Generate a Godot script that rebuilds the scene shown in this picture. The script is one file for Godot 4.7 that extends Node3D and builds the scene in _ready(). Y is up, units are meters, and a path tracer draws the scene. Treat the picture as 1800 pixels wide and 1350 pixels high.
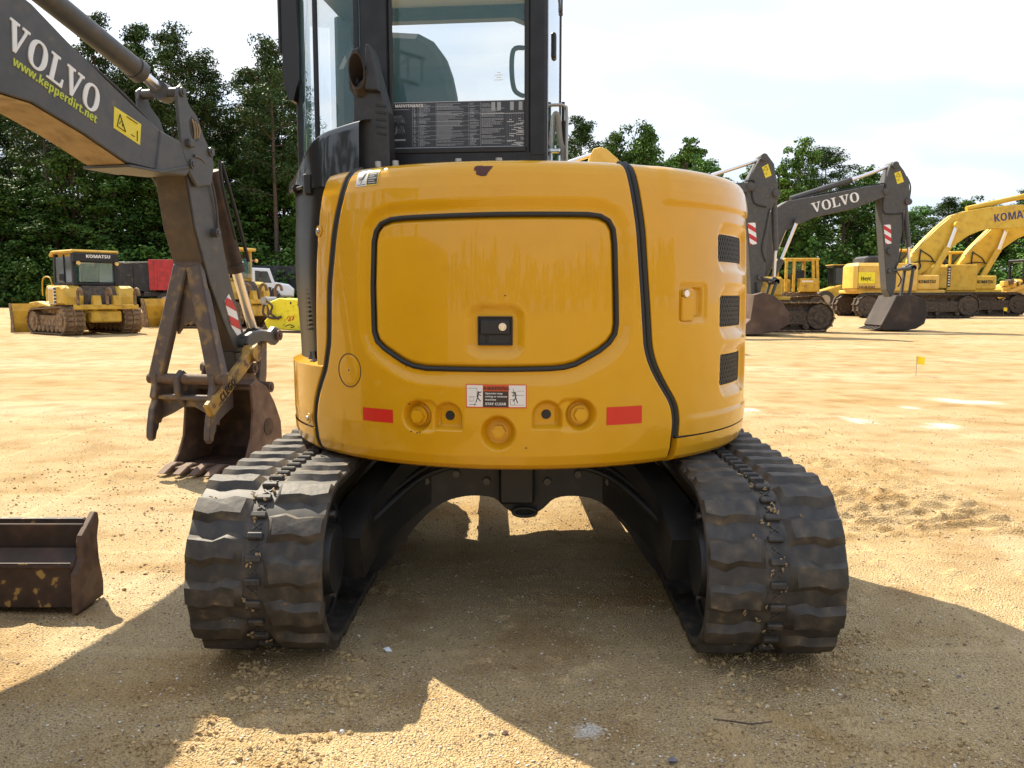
extends Node3D

var M := {}
var used := {}
var rng := RandomNumberGenerator.new()
const FLAT := 4294967295

# ---------------------------------------------------------------- naming and tagging
func tag(o: Node, label := "", category := "", group := "", kind := "") -> Node:
	if label: o.set_meta("label", label)
	if category: o.set_meta("category", category)
	if group: o.set_meta("group", group)
	if kind: o.set_meta("kind", kind)
	return o

func numbered(n: String) -> String:
	if not used.has(n):
		used[n] = 0
		return n
	used[n] += 1
	return "%s_%03d" % [n, used[n]]

func thing(called: String, label: String, category: String, at := Vector3.ZERO, turn := 0.0, group := "") -> Node3D:
	var o := Node3D.new()
	o.name = numbered(called)
	add_child(o)
	o.position = at
	o.rotation.y = turn
	tag(o, label, category, group)
	return o

func child_name(parent: Node, n: String) -> String:
	if parent == self: return numbered(n)
	var k := 0
	var t := n
	while parent.has_node(t):
		k += 1
		t = "%s_%03d" % [n, k]
	return t

func put_mesh(mesh: Mesh, called: String, m: Material, parent: Node = self, xf := Transform3D()) -> MeshInstance3D:
	var o := MeshInstance3D.new()
	o.mesh = mesh
	o.material_override = m
	o.name = child_name(parent, called)
	o.transform = xf
	parent.add_child(o, true)
	return o

func begin() -> SurfaceTool:
	var st := SurfaceTool.new()
	st.begin(Mesh.PRIMITIVE_TRIANGLES)
	st.set_smooth_group(FLAT)
	return st

func done(st: SurfaceTool, called: String, m: Material, parent: Node = self, xf := Transform3D()) -> MeshInstance3D:
	st.generate_normals()
	return put_mesh(st.commit(), called, m, parent, xf)

# ---------------------------------------------------------------- shapes
func tri(st: SurfaceTool, a: Vector3, b: Vector3, c: Vector3, out: Vector3) -> void:
	if (b - a).cross(c - a).dot(out) > 0.0:
		var t := b
		b = c
		c = t
	st.add_vertex(a)
	st.add_vertex(b)
	st.add_vertex(c)

func quad(st: SurfaceTool, a: Vector3, b: Vector3, c: Vector3, d: Vector3, out: Vector3) -> void:
	tri(st, a, b, c, out)
	tri(st, a, c, d, out)

func box(st: SurfaceTool, size: Vector3, xf := Transform3D(), bev := 0.0) -> void:
	var h := size / 2.0
	bev = minf(bev, minf(h.x, minf(h.y, h.z)) * 0.9)
	st.set_smooth_group(FLAT)
	var axes := [Vector3.RIGHT, Vector3.UP, Vector3.BACK]
	for i in 3:
		var n: Vector3 = axes[i]
		var u: Vector3 = axes[(i + 1) % 3]
		var v: Vector3 = axes[(i + 2) % 3]
		var hu: float = h[(i + 1) % 3] - bev
		var hv: float = h[(i + 2) % 3] - bev
		for s in [-1.0, 1.0]:
			var c: Vector3 = n * s * h[i]
			quad(st, xf * (c - u * hu - v * hv), xf * (c + u * hu - v * hv), xf * (c + u * hu + v * hv), xf * (c - u * hu + v * hv), xf.basis * n * s)
	if bev > 0.0:
		for i in 3:
			var w: Vector3 = axes[i]
			var a: Vector3 = axes[(i + 1) % 3]
			var b: Vector3 = axes[(i + 2) % 3]
			var ha: float = h[(i + 1) % 3]
			var hb: float = h[(i + 2) % 3]
			var hw: float = h[i] - bev
			for sa in [-1.0, 1.0]:
				for sb in [-1.0, 1.0]:
					var p: Vector3 = a * sa * ha + b * sb * (hb - bev)
					var q: Vector3 = a * sa * (ha - bev) + b * sb * hb
					quad(st, xf * (p - w * hw), xf * (p + w * hw), xf * (q + w * hw), xf * (q - w * hw), xf.basis * (a * sa + b * sb))
		for sx in [-1.0, 1.0]:
			for sy in [-1.0, 1.0]:
				for sz in [-1.0, 1.0]:
					var s3 := Vector3(sx, sy, sz)
					var k := Vector3(h.x - bev, h.y - bev, h.z - bev)
					tri(st, xf * (s3 * Vector3(h.x, k.y, k.z)), xf * (s3 * Vector3(k.x, h.y, k.z)), xf * (s3 * Vector3(k.x, k.y, h.z)), xf.basis * s3)

func at(x: float, y: float, z: float, rx := 0.0, ry := 0.0, rz := 0.0) -> Transform3D:
	return Transform3D(Basis.from_euler(Vector3(deg_to_rad(rx), deg_to_rad(ry), deg_to_rad(rz))), Vector3(x, y, z))

# a bar of rectangular section from a to b; w across (horizontal-ish), h the other way
func bar(st: SurfaceTool, a: Vector3, b: Vector3, w: float, h: float, bev := 0.0, up := Vector3.UP) -> void:
	var d := (b - a).normalized()
	if absf(d.dot(up)) > 0.98: up = Vector3.RIGHT
	var s := d.cross(up).normalized()
	var u := s.cross(d).normalized()
	box(st, Vector3(a.distance_to(b), h, w), Transform3D(Basis(d, u, s), (a + b) / 2.0), bev)

func inset(poly: PackedVector2Array, b: float) -> PackedVector2Array:
	var n := poly.size()
	var out := PackedVector2Array()
	for i in n:
		var p := poly[i]
		var d0 := (p - poly[(i + n - 1) % n]).normalized()
		var d1 := (poly[(i + 1) % n] - p).normalized()
		var n0 := Vector2(-d0.y, d0.x)
		var n1 := Vector2(-d1.y, d1.x)
		var m := (n0 + n1)
		var k := maxf(m.length_squared(), 0.35)
		out.append(p + m * (2.0 * b / k))
	return out

func ccw(poly: PackedVector2Array) -> PackedVector2Array:
	var q := poly.duplicate()
	if Geometry2D.is_polygon_clockwise(q): q.reverse()
	# is_polygon_clockwise answers for a y-down plane; check the signed area for certainty
	var a := 0.0
	for i in q.size():
		a += q[i].cross(q[(i + 1) % q.size()])
	if a < 0: q.reverse()
	return q

# outline in the local xy plane, from z0 to z1, edges chamfered by bev
func prism(st: SurfaceTool, outline: Array, z0: float, z1: float, xf := Transform3D(), bev := 0.0) -> void:
	var poly := ccw(PackedVector2Array(outline))
	if z1 < z0:
		var t := z0
		z0 = z1
		z1 = t
	var n := poly.size()
	st.set_smooth_group(FLAT)
	var small := inset(poly, bev) if bev > 0.0 else poly
	var idx := Geometry2D.triangulate_polygon(small)
	if idx.is_empty():
		small = poly
		idx = Geometry2D.triangulate_polygon(poly)
	for side in [[z0, -1.0], [z1, 1.0]]:
		var z: float = side[0]
		var s: float = side[1]
		for k in range(0, idx.size(), 3):
			var a := small[idx[k]]
			var b := small[idx[k + 1]]
			var c := small[idx[k + 2]]
			tri(st, xf * Vector3(a.x, a.y, z), xf * Vector3(b.x, b.y, z), xf * Vector3(c.x, c.y, z), xf.basis * Vector3(0, 0, s))
		if bev > 0.0:
			for i in n:
				var j := (i + 1) % n
				var e := (poly[j] - poly[i])
				var o := Vector3(e.y, -e.x, s * e.length())
				var zb := z - s * bev
				quad(st, xf * Vector3(small[i].x, small[i].y, z), xf * Vector3(small[j].x, small[j].y, z), xf * Vector3(poly[j].x, poly[j].y, zb), xf * Vector3(poly[i].x, poly[i].y, zb), xf.basis * o)
	for i in n:
		var j := (i + 1) % n
		var e := (poly[j] - poly[i])
		quad(st, xf * Vector3(poly[i].x, poly[i].y, z0 + bev), xf * Vector3(poly[j].x, poly[j].y, z0 + bev), xf * Vector3(poly[j].x, poly[j].y, z1 - bev), xf * Vector3(poly[i].x, poly[i].y, z1 - bev), xf.basis * Vector3(e.y, -e.x, 0))

func cyl(st: SurfaceTool, a: Vector3, b: Vector3, r0: float, r1 := -1.0, seg := 14, caps := true) -> void:
	if r1 < 0.0: r1 = r0
	var d := (b - a).normalized()
	var s := d.cross(Vector3.UP if absf(d.y) < 0.9 else Vector3.RIGHT).normalized()
	var u := s.cross(d)
	for i in seg:
		var t0 := TAU * i / seg
		var t1 := TAU * (i + 1) / seg
		var p := s * cos(t0) + u * sin(t0)
		var q := s * cos(t1) + u * sin(t1)
		st.set_smooth_group(1)
		quad(st, a + p * r0, a + q * r0, b + q * r1, b + p * r1, p + q)
		if caps:
			st.set_smooth_group(FLAT)
			tri(st, a, a + p * r0, a + q * r0, -d)
			tri(st, b, b + p * r1, b + q * r1, d)
	st.set_smooth_group(FLAT)

func tube(st: SurfaceTool, pts: Array, r: float, seg := 8, closed := false) -> void:
	var n := pts.size()
	var rings := []
	var ref := Vector3.UP
	for i in n:
		var p: Vector3 = pts[i]
		var before: Vector3 = pts[(i + n - 1) % n] if (closed or i > 0) else p
		var after: Vector3 = pts[(i + 1) % n] if (closed or i < n - 1) else p
		var d := (after - before).normalized()
		if i == 0 and absf(d.dot(ref)) > 0.9: ref = Vector3.RIGHT
		var s := d.cross(ref).normalized()
		var u := s.cross(d).normalized()
		ref = u
		var ring := []
		for k in seg:
			var t := TAU * k / seg
			ring.append(p + (s * cos(t) + u * sin(t)) * r)
		rings.append(ring)
	st.set_smooth_group(1)
	for i in (n if closed else n - 1):
		var j := (i + 1) % n
		var mid: Vector3 = (pts[i] + pts[j]) / 2.0
		for k in seg:
			var l := (k + 1) % seg
			var a: Vector3 = rings[i][k]
			var b: Vector3 = rings[i][l]
			var c: Vector3 = rings[j][l]
			var e: Vector3 = rings[j][k]
			quad(st, a, b, c, e, (a + b + c + e) / 4.0 - mid)
	st.set_smooth_group(FLAT)
	if not closed:
		for k in seg:
			var l := (k + 1) % seg
			tri(st, pts[0], rings[0][k], rings[0][l], pts[0] - pts[1])
			tri(st, pts[n - 1], rings[n - 1][k], rings[n - 1][l], pts[n - 1] - pts[n - 2])

# rectangular section swept along a path, w across (level), h tall, tapering to h1
func sweep(st: SurfaceTool, path: Array, w: float, h: float, h1: float) -> void:
	var rings := []
	var n := path.size()
	for i in n:
		var d: Vector3 = (path[mini(i + 1, n - 1)] - path[maxi(i - 1, 0)]).normalized()
		var s := d.cross(Vector3.UP).normalized() * w * 0.5
		var u := s.cross(d).normalized() * lerpf(h, h1, float(i) / (n - 1)) * 0.5
		rings.append([path[i] - s - u, path[i] + s - u, path[i] + s + u, path[i] - s + u])
	for i in n - 1:
		var mid: Vector3 = (path[i] + path[i + 1]) * 0.5
		for k in 4:
			var l := (k + 1) % 4
			st.set_smooth_group(4 + k)
			var c: Vector3 = (rings[i][k] + rings[i][l] + rings[i + 1][k] + rings[i + 1][l]) * 0.25
			quad(st, rings[i][k], rings[i][l], rings[i + 1][l], rings[i + 1][k], c - mid)
	st.set_smooth_group(FLAT)
	quad(st, rings[0][0], rings[0][1], rings[0][2], rings[0][3], path[0] - path[1])
	quad(st, rings[n - 1][0], rings[n - 1][1], rings[n - 1][2], rings[n - 1][3], path[n - 1] - path[n - 2])

func smooth_path(pts: Array, per := 5) -> Array:
	var c := Curve3D.new()
	for i in pts.size():
		var p: Vector3 = pts[i]
		var t := Vector3.ZERO
		if i > 0 and i < pts.size() - 1: t = (pts[i + 1] - pts[i - 1]) / 6.0
		c.add_point(p, -t, t)
	var out := []
	var n := (pts.size() - 1) * per
	for i in n + 1:
		out.append(c.samplef(float(i) / per))
	return out

# a sheet of nu x nv points (row by row); normals by differences, facing out(hint)
func sheet(pts: PackedVector3Array, nu: int, nv: int, keep := PackedByteArray(), colors := PackedColorArray(), hint := Vector3.ZERO, centre := Vector3.ZERO, uvs := PackedVector2Array()) -> ArrayMesh:
	var nor := PackedVector3Array()
	nor.resize(pts.size())
	for j in nv:
		for i in nu:
			var a := pts[j * nu + mini(i + 1, nu - 1)] - pts[j * nu + maxi(i - 1, 0)]
			var b := pts[mini(j + 1, nv - 1) * nu + i] - pts[maxi(j - 1, 0) * nu + i]
			nor[j * nu + i] = a.cross(b).normalized()
	var mid := (nv / 2) * nu + nu / 2
	var want := hint if hint != Vector3.ZERO else pts[mid] - centre
	var flip := nor[mid].dot(want) < 0.0
	if flip:
		for k in nor.size(): nor[k] = -nor[k]
	var idx := PackedInt32Array()
	for j in nv - 1:
		for i in nu - 1:
			var k := j * nu + i
			if keep.size() and (keep[k] == 0 or keep[k + 1] == 0 or keep[k + nu] == 0 or keep[k + nu + 1] == 0): continue
			if flip: idx.append_array([k, k + 1, k + nu + 1, k, k + nu + 1, k + nu])
			else: idx.append_array([k, k + nu + 1, k + 1, k, k + nu, k + nu + 1])
	var arr := []
	arr.resize(Mesh.ARRAY_MAX)
	arr[Mesh.ARRAY_VERTEX] = pts
	arr[Mesh.ARRAY_NORMAL] = nor
	arr[Mesh.ARRAY_INDEX] = idx
	if colors.size(): arr[Mesh.ARRAY_COLOR] = colors
	if uvs.size(): arr[Mesh.ARRAY_TEX_UV] = uvs
	var m := ArrayMesh.new()
	m.add_surface_from_arrays(Mesh.PRIMITIVE_TRIANGLES, arr)
	return m

func letters(text: String, height: float, width: float, serif: bool, m: Material, parent: Node, xf: Transform3D, called := "lettering", depth := 0.006, bold := true) -> MeshInstance3D:
	var f := SystemFont.new()
	f.font_names = PackedStringArray(["Droid Serif" if serif else "Droid Sans"])
	f.font_weight = 700 if bold else 400
	var t := TextMesh.new()
	t.font = f
	t.text = text
	t.font_size = 64
	t.pixel_size = 0.01
	t.depth = 0.05
	t.curve_step = 2.0
	var b := t.get_aabb()
	var sx := width / maxf(b.size.x, 0.01)
	var sy := height / maxf(b.size.y, 0.01)
	var arr := t.get_mesh_arrays()
	var v: PackedVector3Array = arr[Mesh.ARRAY_VERTEX]
	var c := b.get_center()
	for i in v.size():
		v[i] = Vector3((v[i].x - c.x) * sx, (v[i].y - c.y) * sy, (v[i].z - c.z) * depth / 0.05)
	arr[Mesh.ARRAY_VERTEX] = v
	arr[Mesh.ARRAY_TANGENT] = null
	var am := ArrayMesh.new()
	am.add_surface_from_arrays(Mesh.PRIMITIVE_TRIANGLES, arr)
	return put_mesh(am, called, m, parent, xf)

func V(x: float, y: float) -> Vector2: return Vector2(x, y)
func W3(x: float, y: float, z: float) -> Vector3: return Vector3(x, y, z)

# ---------------------------------------------------------------- materials
func L(r: float, g: float, b: float, a := 1.0) -> Color:
	var c := Color(r, g, b).linear_to_srgb()
	c.a = a
	return c

func noise(seed_: int, freq: float, oct := 4, kind := FastNoiseLite.TYPE_SIMPLEX_SMOOTH) -> FastNoiseLite:
	var n := FastNoiseLite.new()
	n.seed = seed_
	n.frequency = freq
	n.noise_type = kind
	n.fractal_octaves = oct
	return n

func tex(n: FastNoiseLite, stops: Array, size := 512) -> NoiseTexture2D:
	var t := NoiseTexture2D.new()
	t.width = size
	t.height = size
	t.seamless = true
	t.noise = n
	var g := Gradient.new()
	var off := PackedFloat32Array()
	var col := PackedColorArray()
	for s in stops:
		off.append(s[0])
		col.append(s[1])
	g.offsets = off
	g.colors = col
	t.color_ramp = g
	return t

func gray(v: float) -> Color: return Color(v, v, v)

func mat(called: String, c: Color, rough := 0.6, metal := 0.0) -> StandardMaterial3D:
	var m := StandardMaterial3D.new()
	m.resource_name = called
	m.albedo_color = c
	m.roughness = rough
	m.metallic = metal
	M[called] = m
	return m

func mapped(called: String, t: Texture2D, scale: float, rough := 0.7, metal := 0.0, world := false, tint := Color.WHITE) -> StandardMaterial3D:
	var m := mat(called, tint, rough, metal)
	m.albedo_texture = t
	m.uv1_triplanar = true
	m.uv1_world_triplanar = world
	m.uv1_scale = Vector3.ONE * scale
	return m

func bumpy(m: StandardMaterial3D, t: Texture2D, cm: float) -> void:
	m.heightmap_enabled = true
	m.heightmap_texture = t
	m.heightmap_scale = cm

func materials() -> void:
	var fine := tex(noise(3, 0.05, 5), [[0.0, gray(0.0)], [1.0, gray(1.0)]])
	var blotch := noise(11, 0.012, 5)
	var streaks := noise(17, 0.02, 5)
	# bright enamel of the near machine
	var y := mat("yellow_paint", L(0.65, 0.33, 0.009), 0.28)
	y.clearcoat_enabled = true
	y.clearcoat = 0.6
	y.metallic_specular = 0.3
	y.clearcoat_roughness = 0.03
	y.roughness_texture = tex(noise(5, 0.01, 5), [[0.2, gray(0.75)], [0.8, gray(1.0)]])
	y.albedo_texture = tex(noise(6, 0.012, 6), [[0.0, L(0.93, 0.91, 0.9)], [0.35, L(0.98, 0.975, 0.97)], [0.7, L(1, 1, 1)], [1.0, L(1, 0.99, 0.97)]])
	y.uv1_triplanar = true
	y.uv1_scale = Vector3.ONE * 1.1
	mapped("yellow_dusty", tex(blotch, [[0.0, L(0.24, 0.145, 0.045)], [0.35, L(0.5, 0.3, 0.03)], [0.7, L(0.6, 0.375, 0.035)], [1.0, L(0.5, 0.37, 0.15)]]), 0.35, 0.55)
	mapped("yellow_far", tex(noise(23, 0.012, 5), [[0.0, L(0.42, 0.28, 0.06)], [0.4, L(0.6, 0.385, 0.03)], [1.0, L(0.64, 0.45, 0.075)]]), 0.3, 0.45)
	mapped("yellow_cream", tex(noise(24, 0.012, 5), [[0.0, L(0.55, 0.34, 0.08)], [0.4, L(0.66, 0.4, 0.06)], [1.0, L(0.7, 0.48, 0.13)]]), 0.3, 0.5)
	mapped("yellow_worn", tex(noise(25, 0.02, 6), [[0.0, L(0.07, 0.04, 0.03)], [0.38, L(0.1, 0.06, 0.035)], [0.46, L(0.36, 0.21, 0.04)], [1.0, L(0.46, 0.29, 0.06)]]), 0.9, 0.6)
	mapped("lemon_paint", tex(noise(26, 0.015, 5), [[0.0, L(0.4, 0.34, 0.03)], [0.3, L(0.8, 0.68, 0.02)], [1.0, L(0.88, 0.75, 0.03)]]), 0.6, 0.5)
	mapped("grey_paint", tex(noise(31, 0.012, 6), [[0.0, L(0.09, 0.07, 0.055)], [0.3, L(0.075, 0.072, 0.07)], [0.6, L(0.055, 0.056, 0.058)], [0.85, L(0.085, 0.075, 0.06)], [1.0, L(0.17, 0.13, 0.09)]]), 0.7, 0.5)
	bumpy(M.grey_paint, fine, 0.05)
	mapped("rust_far", tex(noise(55, 0.012, 4), [[0.0, L(0.05, 0.028, 0.02)], [0.5, L(0.085, 0.05, 0.035)], [1.0, L(0.15, 0.095, 0.065)]]), 0.22, 0.7)
	mapped("dark_far", tex(noise(56, 0.012, 4), [[0.0, L(0.022, 0.016, 0.013)], [0.6, L(0.04, 0.027, 0.021)], [1.0, L(0.085, 0.056, 0.04)]]), 0.22, 0.75)
	mapped("arm_front", tex(noise(57, 0.014, 6), [[0.0, L(0.035, 0.026, 0.021)], [0.45, L(0.065, 0.046, 0.033)], [0.75, L(0.095, 0.064, 0.04)], [1.0, L(0.19, 0.125, 0.06)]]), 0.9, 0.6)
	mapped("boom_belly", tex(noise(33, 0.015, 6), [[0.0, L(0.14, 0.075, 0.025)], [0.35, L(0.25, 0.175, 0.09)], [0.7, L(0.33, 0.235, 0.12)], [1.0, L(0.2, 0.12, 0.05)]]), 0.8, 0.7)
	mapped("rusty_steel", tex(noise(35, 0.016, 6), [[0.0, L(0.04, 0.023, 0.018)], [0.35, L(0.085, 0.05, 0.034)], [0.6, L(0.135, 0.08, 0.05)], [0.8, L(0.1, 0.075, 0.06)], [1.0, L(0.22, 0.15, 0.095)]]), 0.9, 0.75)
	bumpy(M.rusty_steel, fine, 0.1)
	mapped("thumb_steel", tex(noise(36, 0.014, 6), [[0.0, L(0.07, 0.04, 0.035)], [0.4, L(0.075, 0.06, 0.058)], [0.6, L(0.095, 0.07, 0.055)], [0.74, L(0.21, 0.13, 0.05)], [1.0, L(0.3, 0.19, 0.06)]]), 1.1, 0.5)
	mapped("dark_rust", tex(noise(37, 0.014, 6), [[0.0, L(0.02, 0.014, 0.012)], [0.5, L(0.05, 0.03, 0.022)], [0.8, L(0.1, 0.05, 0.03)], [1.0, L(0.16, 0.09, 0.045)]]), 0.9, 0.7)
	mapped("blade_box", tex(noise(38, 0.022, 7), [[0.0, L(0.022, 0.014, 0.013)], [0.64, L(0.05, 0.03, 0.025)], [0.7, L(0.12, 0.065, 0.03)], [0.74, L(0.3, 0.2, 0.06)], [1.0, L(0.42, 0.29, 0.09)]]), 1.0, 0.6)
	mapped("bucket_face", tex(noise(39, 0.014, 6), [[0.0, L(0.07, 0.038, 0.027)], [0.4, L(0.14, 0.085, 0.058)], [0.75, L(0.18, 0.115, 0.075)], [1.0, L(0.27, 0.19, 0.13)]]), 0.9, 0.8)
	mapped("track_dusty", tex(noise(41, 0.016, 6), [[0.0, L(0.07, 0.045, 0.025)], [0.4, L(0.17, 0.105, 0.055)], [0.75, L(0.29, 0.19, 0.1)], [1.0, L(0.4, 0.28, 0.16)]]), 0.8, 0.8)
	mapped("track_dark", tex(noise(42, 0.016, 6), [[0.0, L(0.03, 0.024, 0.018)], [0.5, L(0.065, 0.048, 0.034)], [1.0, L(0.15, 0.1, 0.06)]]), 0.8, 0.85)
	mapped("rubber_lug", tex(noise(43, 0.02, 6), [[0.0, L(0.02, 0.0175, 0.015)], [0.38, L(0.04, 0.0345, 0.028)], [0.6, L(0.062, 0.05, 0.037)], [0.8, L(0.095, 0.073, 0.048)], [1.0, L(0.22, 0.15, 0.08)]]), 1.3, 0.62, 0.0, true)
	bumpy(M.rubber_lug, fine, 0.12)
	mapped("rubber_belt", tex(noise(44, 0.02, 6), [[0.0, L(0.018, 0.017, 0.016)], [0.5, L(0.04, 0.035, 0.03)], [0.8, L(0.08, 0.062, 0.042)], [1.0, L(0.22, 0.15, 0.07)]]), 1.3, 0.6)
	mapped("chassis_black", tex(noise(45, 0.015, 5), [[0.0, L(0.008, 0.008, 0.008)], [0.6, L(0.016, 0.015, 0.014)], [1.0, L(0.045, 0.035, 0.025)]]), 0.9, 0.5)
	mat("seal_rubber", L(0.012, 0.012, 0.012), 0.55)
	mat("black_plastic", L(0.012, 0.012, 0.013), 0.42)
	var cabm := mapped("cab_black", tex(noise(46, 0.02, 5), [[0.0, L(0.009, 0.0095, 0.011)], [0.5, L(0.014, 0.015, 0.018)], [1.0, L(0.023, 0.024, 0.027)]]), 1.0, 0.45)
	cabm.metallic_specular = 0.38
	cabm.clearcoat_enabled = true
	cabm.clearcoat = 0.15
	cabm.clearcoat_roughness = 0.25
	var gb := mat("gloss_black", L(0.008, 0.008, 0.009), 0.2)
	gb.clearcoat_enabled = true
	gb.clearcoat = 1.0
	gb.clearcoat_roughness = 0.04
	mapped("trim_brown", tex(noise(47, 0.02, 5), [[0.0, L(0.008, 0.007, 0.006)], [0.6, L(0.013, 0.011, 0.009)], [1.0, L(0.024, 0.019, 0.015)]]), 1.0, 0.32)
	M.trim_brown.metallic_specular = 0.36
	mapped("stack_black", tex(noise(48, 0.03, 5), [[0.0, L(0.012, 0.011, 0.011)], [0.7, L(0.022, 0.0205, 0.0195)], [1.0, L(0.05, 0.043, 0.035)]]), 1.4, 0.42)
	mat("pipe_inside", L(0.02, 0.013, 0.01), 0.9)
	mapped("pipe_steel", tex(noise(49, 0.02, 5), [[0.0, L(0.03, 0.024, 0.02)], [1.0, L(0.07, 0.055, 0.043)]]), 1.5, 0.55, 0.4)
	mat("seat_cloth", L(0.035, 0.042, 0.048), 0.9)
	mat("headliner", L(0.42, 0.44, 0.43), 0.9)
	mat("chrome", L(0.72, 0.71, 0.69), 0.18, 1.0)
	mat("rod_chrome", L(0.78, 0.74, 0.72), 0.3, 1.0)
	mat("steel", L(0.38, 0.36, 0.33), 0.4, 0.9)
	mat("hose_black", L(0.015, 0.014, 0.014), 0.55)
	mat("hose_grey", L(0.3, 0.29, 0.26), 0.7)
	mat("white_paint", L(0.78, 0.78, 0.77), 0.5)
	mat("truck_white", L(0.7, 0.74, 0.78), 0.3)
	mapped("truck_red", tex(noise(51, 0.012, 5), [[0.0, L(0.24, 0.02, 0.02)], [0.6, L(0.42, 0.02, 0.025)], [1.0, L(0.46, 0.05, 0.05)]]), 0.3, 0.45)
	mapped("truck_black", tex(noise(52, 0.012, 5), [[0.0, L(0.014, 0.014, 0.015)], [0.6, L(0.025, 0.025, 0.027)], [1.0, L(0.07, 0.062, 0.055)]]), 0.3, 0.5)
	mat("reflector_red", L(0.62, 0.022, 0.012), 0.35)
	mat("stripe_red", L(0.52, 0.03, 0.03), 0.5)
	mat("sticker_yellow", L(0.75, 0.6, 0.03), 0.5)
	mat("sticker_white", L(0.72, 0.7, 0.66), 0.45)
	mat("sticker_orange", L(0.7, 0.1, 0.02), 0.45)
	mat("print_black", L(0.02, 0.02, 0.02), 0.55)
	mat("print_blue", L(0.05, 0.05, 0.16), 0.55)
	mat("print_white", L(0.78, 0.77, 0.75), 0.55)
	mat("print_gold", L(0.5, 0.55, 0.06), 0.55)
	mat("print_red", L(0.5, 0.03, 0.02), 0.5)
	mat("lamp_amber", L(0.75, 0.5, 0.2), 0.3)
	mat("primer_scar", L(0.07, 0.022, 0.016), 0.7)
	var g := mat("cab_glass", L(0.13, 0.4, 0.42, 0.17), 0.02)
	g.transparency = BaseMaterial3D.TRANSPARENCY_ALPHA
	g.metallic_specular = 0.62
	var g2 := mat("dark_glass", L(0.02, 0.03, 0.034), 0.06)
	g2.clearcoat_enabled = true
	mat("grille_grey", L(0.07, 0.067, 0.062), 0.45, 0.3)
	mat("hub_black", L(0.02, 0.02, 0.021), 0.4)
	mapped("tire_rubber", tex(noise(53, 0.02, 5), [[0.0, L(0.02, 0.019, 0.018)], [1.0, L(0.09, 0.07, 0.05)]]), 0.8, 0.85)
	# bark and leaves
	mapped("pine_bark", tex(noise(61, 0.03, 5), [[0.0, L(0.045, 0.03, 0.022)], [0.5, L(0.1, 0.07, 0.05)], [1.0, L(0.18, 0.13, 0.095)]]), 0.6, 0.95)
	for k in 4:
		var c := [L(0.85, 0.9, 0.8), L(1, 1, 1), L(0.9, 1, 0.75), L(1, 0.95, 0.8)]
		var lm := mat("leaf_%d" % k, c[k], 0.55)
		lm.vertex_color_use_as_albedo = true
		lm.backlight_enabled = true
		lm.backlight = Color(0.26, 0.34, 0.12)
		lm.metallic_specular = 0.22
	# the yard
	var s := mat("sand", Color.WHITE, 0.95)
	s.vertex_color_use_as_albedo = true
	s.albedo_texture = tex(noise(71, 0.09, 5), [[0.12, L(0.4, 0.36, 0.31)], [0.36, L(0.78, 0.76, 0.73)], [0.55, L(0.9, 0.89, 0.87)], [0.75, L(0.97, 0.965, 0.96)], [0.92, L(1, 1, 1)]], 1024)
	s.uv1_triplanar = true
	s.uv1_world_triplanar = true
	s.uv1_scale = Vector3.ONE * 0.9
	s.detail_enabled = true
	s.detail_blend_mode = BaseMaterial3D.BLEND_MODE_MUL
	s.detail_albedo = tex(noise(72, 0.015, 6), [[0.2, L(0.78, 0.71, 0.63)], [0.45, L(0.94, 0.92, 0.89)], [0.7, L(1, 1, 1)]], 1024)
	s.detail_uv_layer = BaseMaterial3D.DETAIL_UV_2
	s.uv2_triplanar = true
	s.uv2_world_triplanar = true
	s.uv2_scale = Vector3(0.1, 0.13, 0.13)
	s.metallic_specular = 0.2
	var sb := tex(noise(73, 0.11, 5), [[0.0, gray(0.0)], [1.0, gray(1.0)]], 1024)
	bumpy(s, sb, 1.3)
	var st := mat("stone", Color.WHITE, 0.85)
	st.vertex_color_use_as_albedo = true
	mat("flag_yellow", L(0.8, 0.62, 0.02), 0.6)
	M.flag_yellow.backlight_enabled = true
	M.flag_yellow.backlight = Color(0.5, 0.4, 0.05)
	mapped("pole_wood", tex(noise(62, 0.03, 5), [[0.0, L(0.05, 0.04, 0.032)], [1.0, L(0.12, 0.095, 0.075)]]), 0.8, 0.95)

# ---------------------------------------------------------------- air and light
func make_sky() -> Sky:
	var w := 1024
	var h := 512
	var im := Image.create(w, h, false, Image.FORMAT_RGBF)
	var cl := noise(81, 0.9, 6)
	var wisp := noise(82, 0.55, 5)
	var sun := Vector3(-0.55, 1.0, -0.65).normalized()
	for j in h:
		var el := PI * (0.5 - (j + 0.5) / h)
		for i in w:
			var az := TAU * (i + 0.5) / w
			var d := Vector3(sin(az) * cos(el), sin(el), -cos(az) * cos(el))
			if el < -0.03:
				im.set_pixel(i, j, Color(0.55, 0.45, 0.32))
				continue
			var y := maxf(d.y, 0.0)
			var k := pow(1.0 - y, 1.7)
			var c := Vector3(0.42, 0.53, 0.75).lerp(Vector3(0.53, 0.615, 0.71), k)
			# thin high cloud, drawn out along one direction on a layer overhead
			var p := Vector2(d.x, d.z) / (y + 0.22)
			var n := wisp.get_noise_2d(p.x * 2.2 + p.y * 0.8, p.y * 5.5) * 0.6 + cl.get_noise_2d(p.x * 2.0 + 40.0, p.y * 3.4) * 0.5
			var cover := smoothstep(-0.24, 0.4, n)
			c = c.lerp(Vector3(0.69, 0.71, 0.735), 0.85 * cover)
			var a := d.angle_to(sun)
			c += Vector3(1.0, 0.97, 0.92) * (0.55 * exp(-a / 0.42) + 0.24 * exp(-a / 0.8))
			im.set_pixel(i, j, Color(c.x, c.y, c.z))
	var m := PanoramaSkyMaterial.new()
	m.panorama = ImageTexture.create_from_image(im)
	var s := Sky.new()
	s.sky_material = m
	return s

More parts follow.
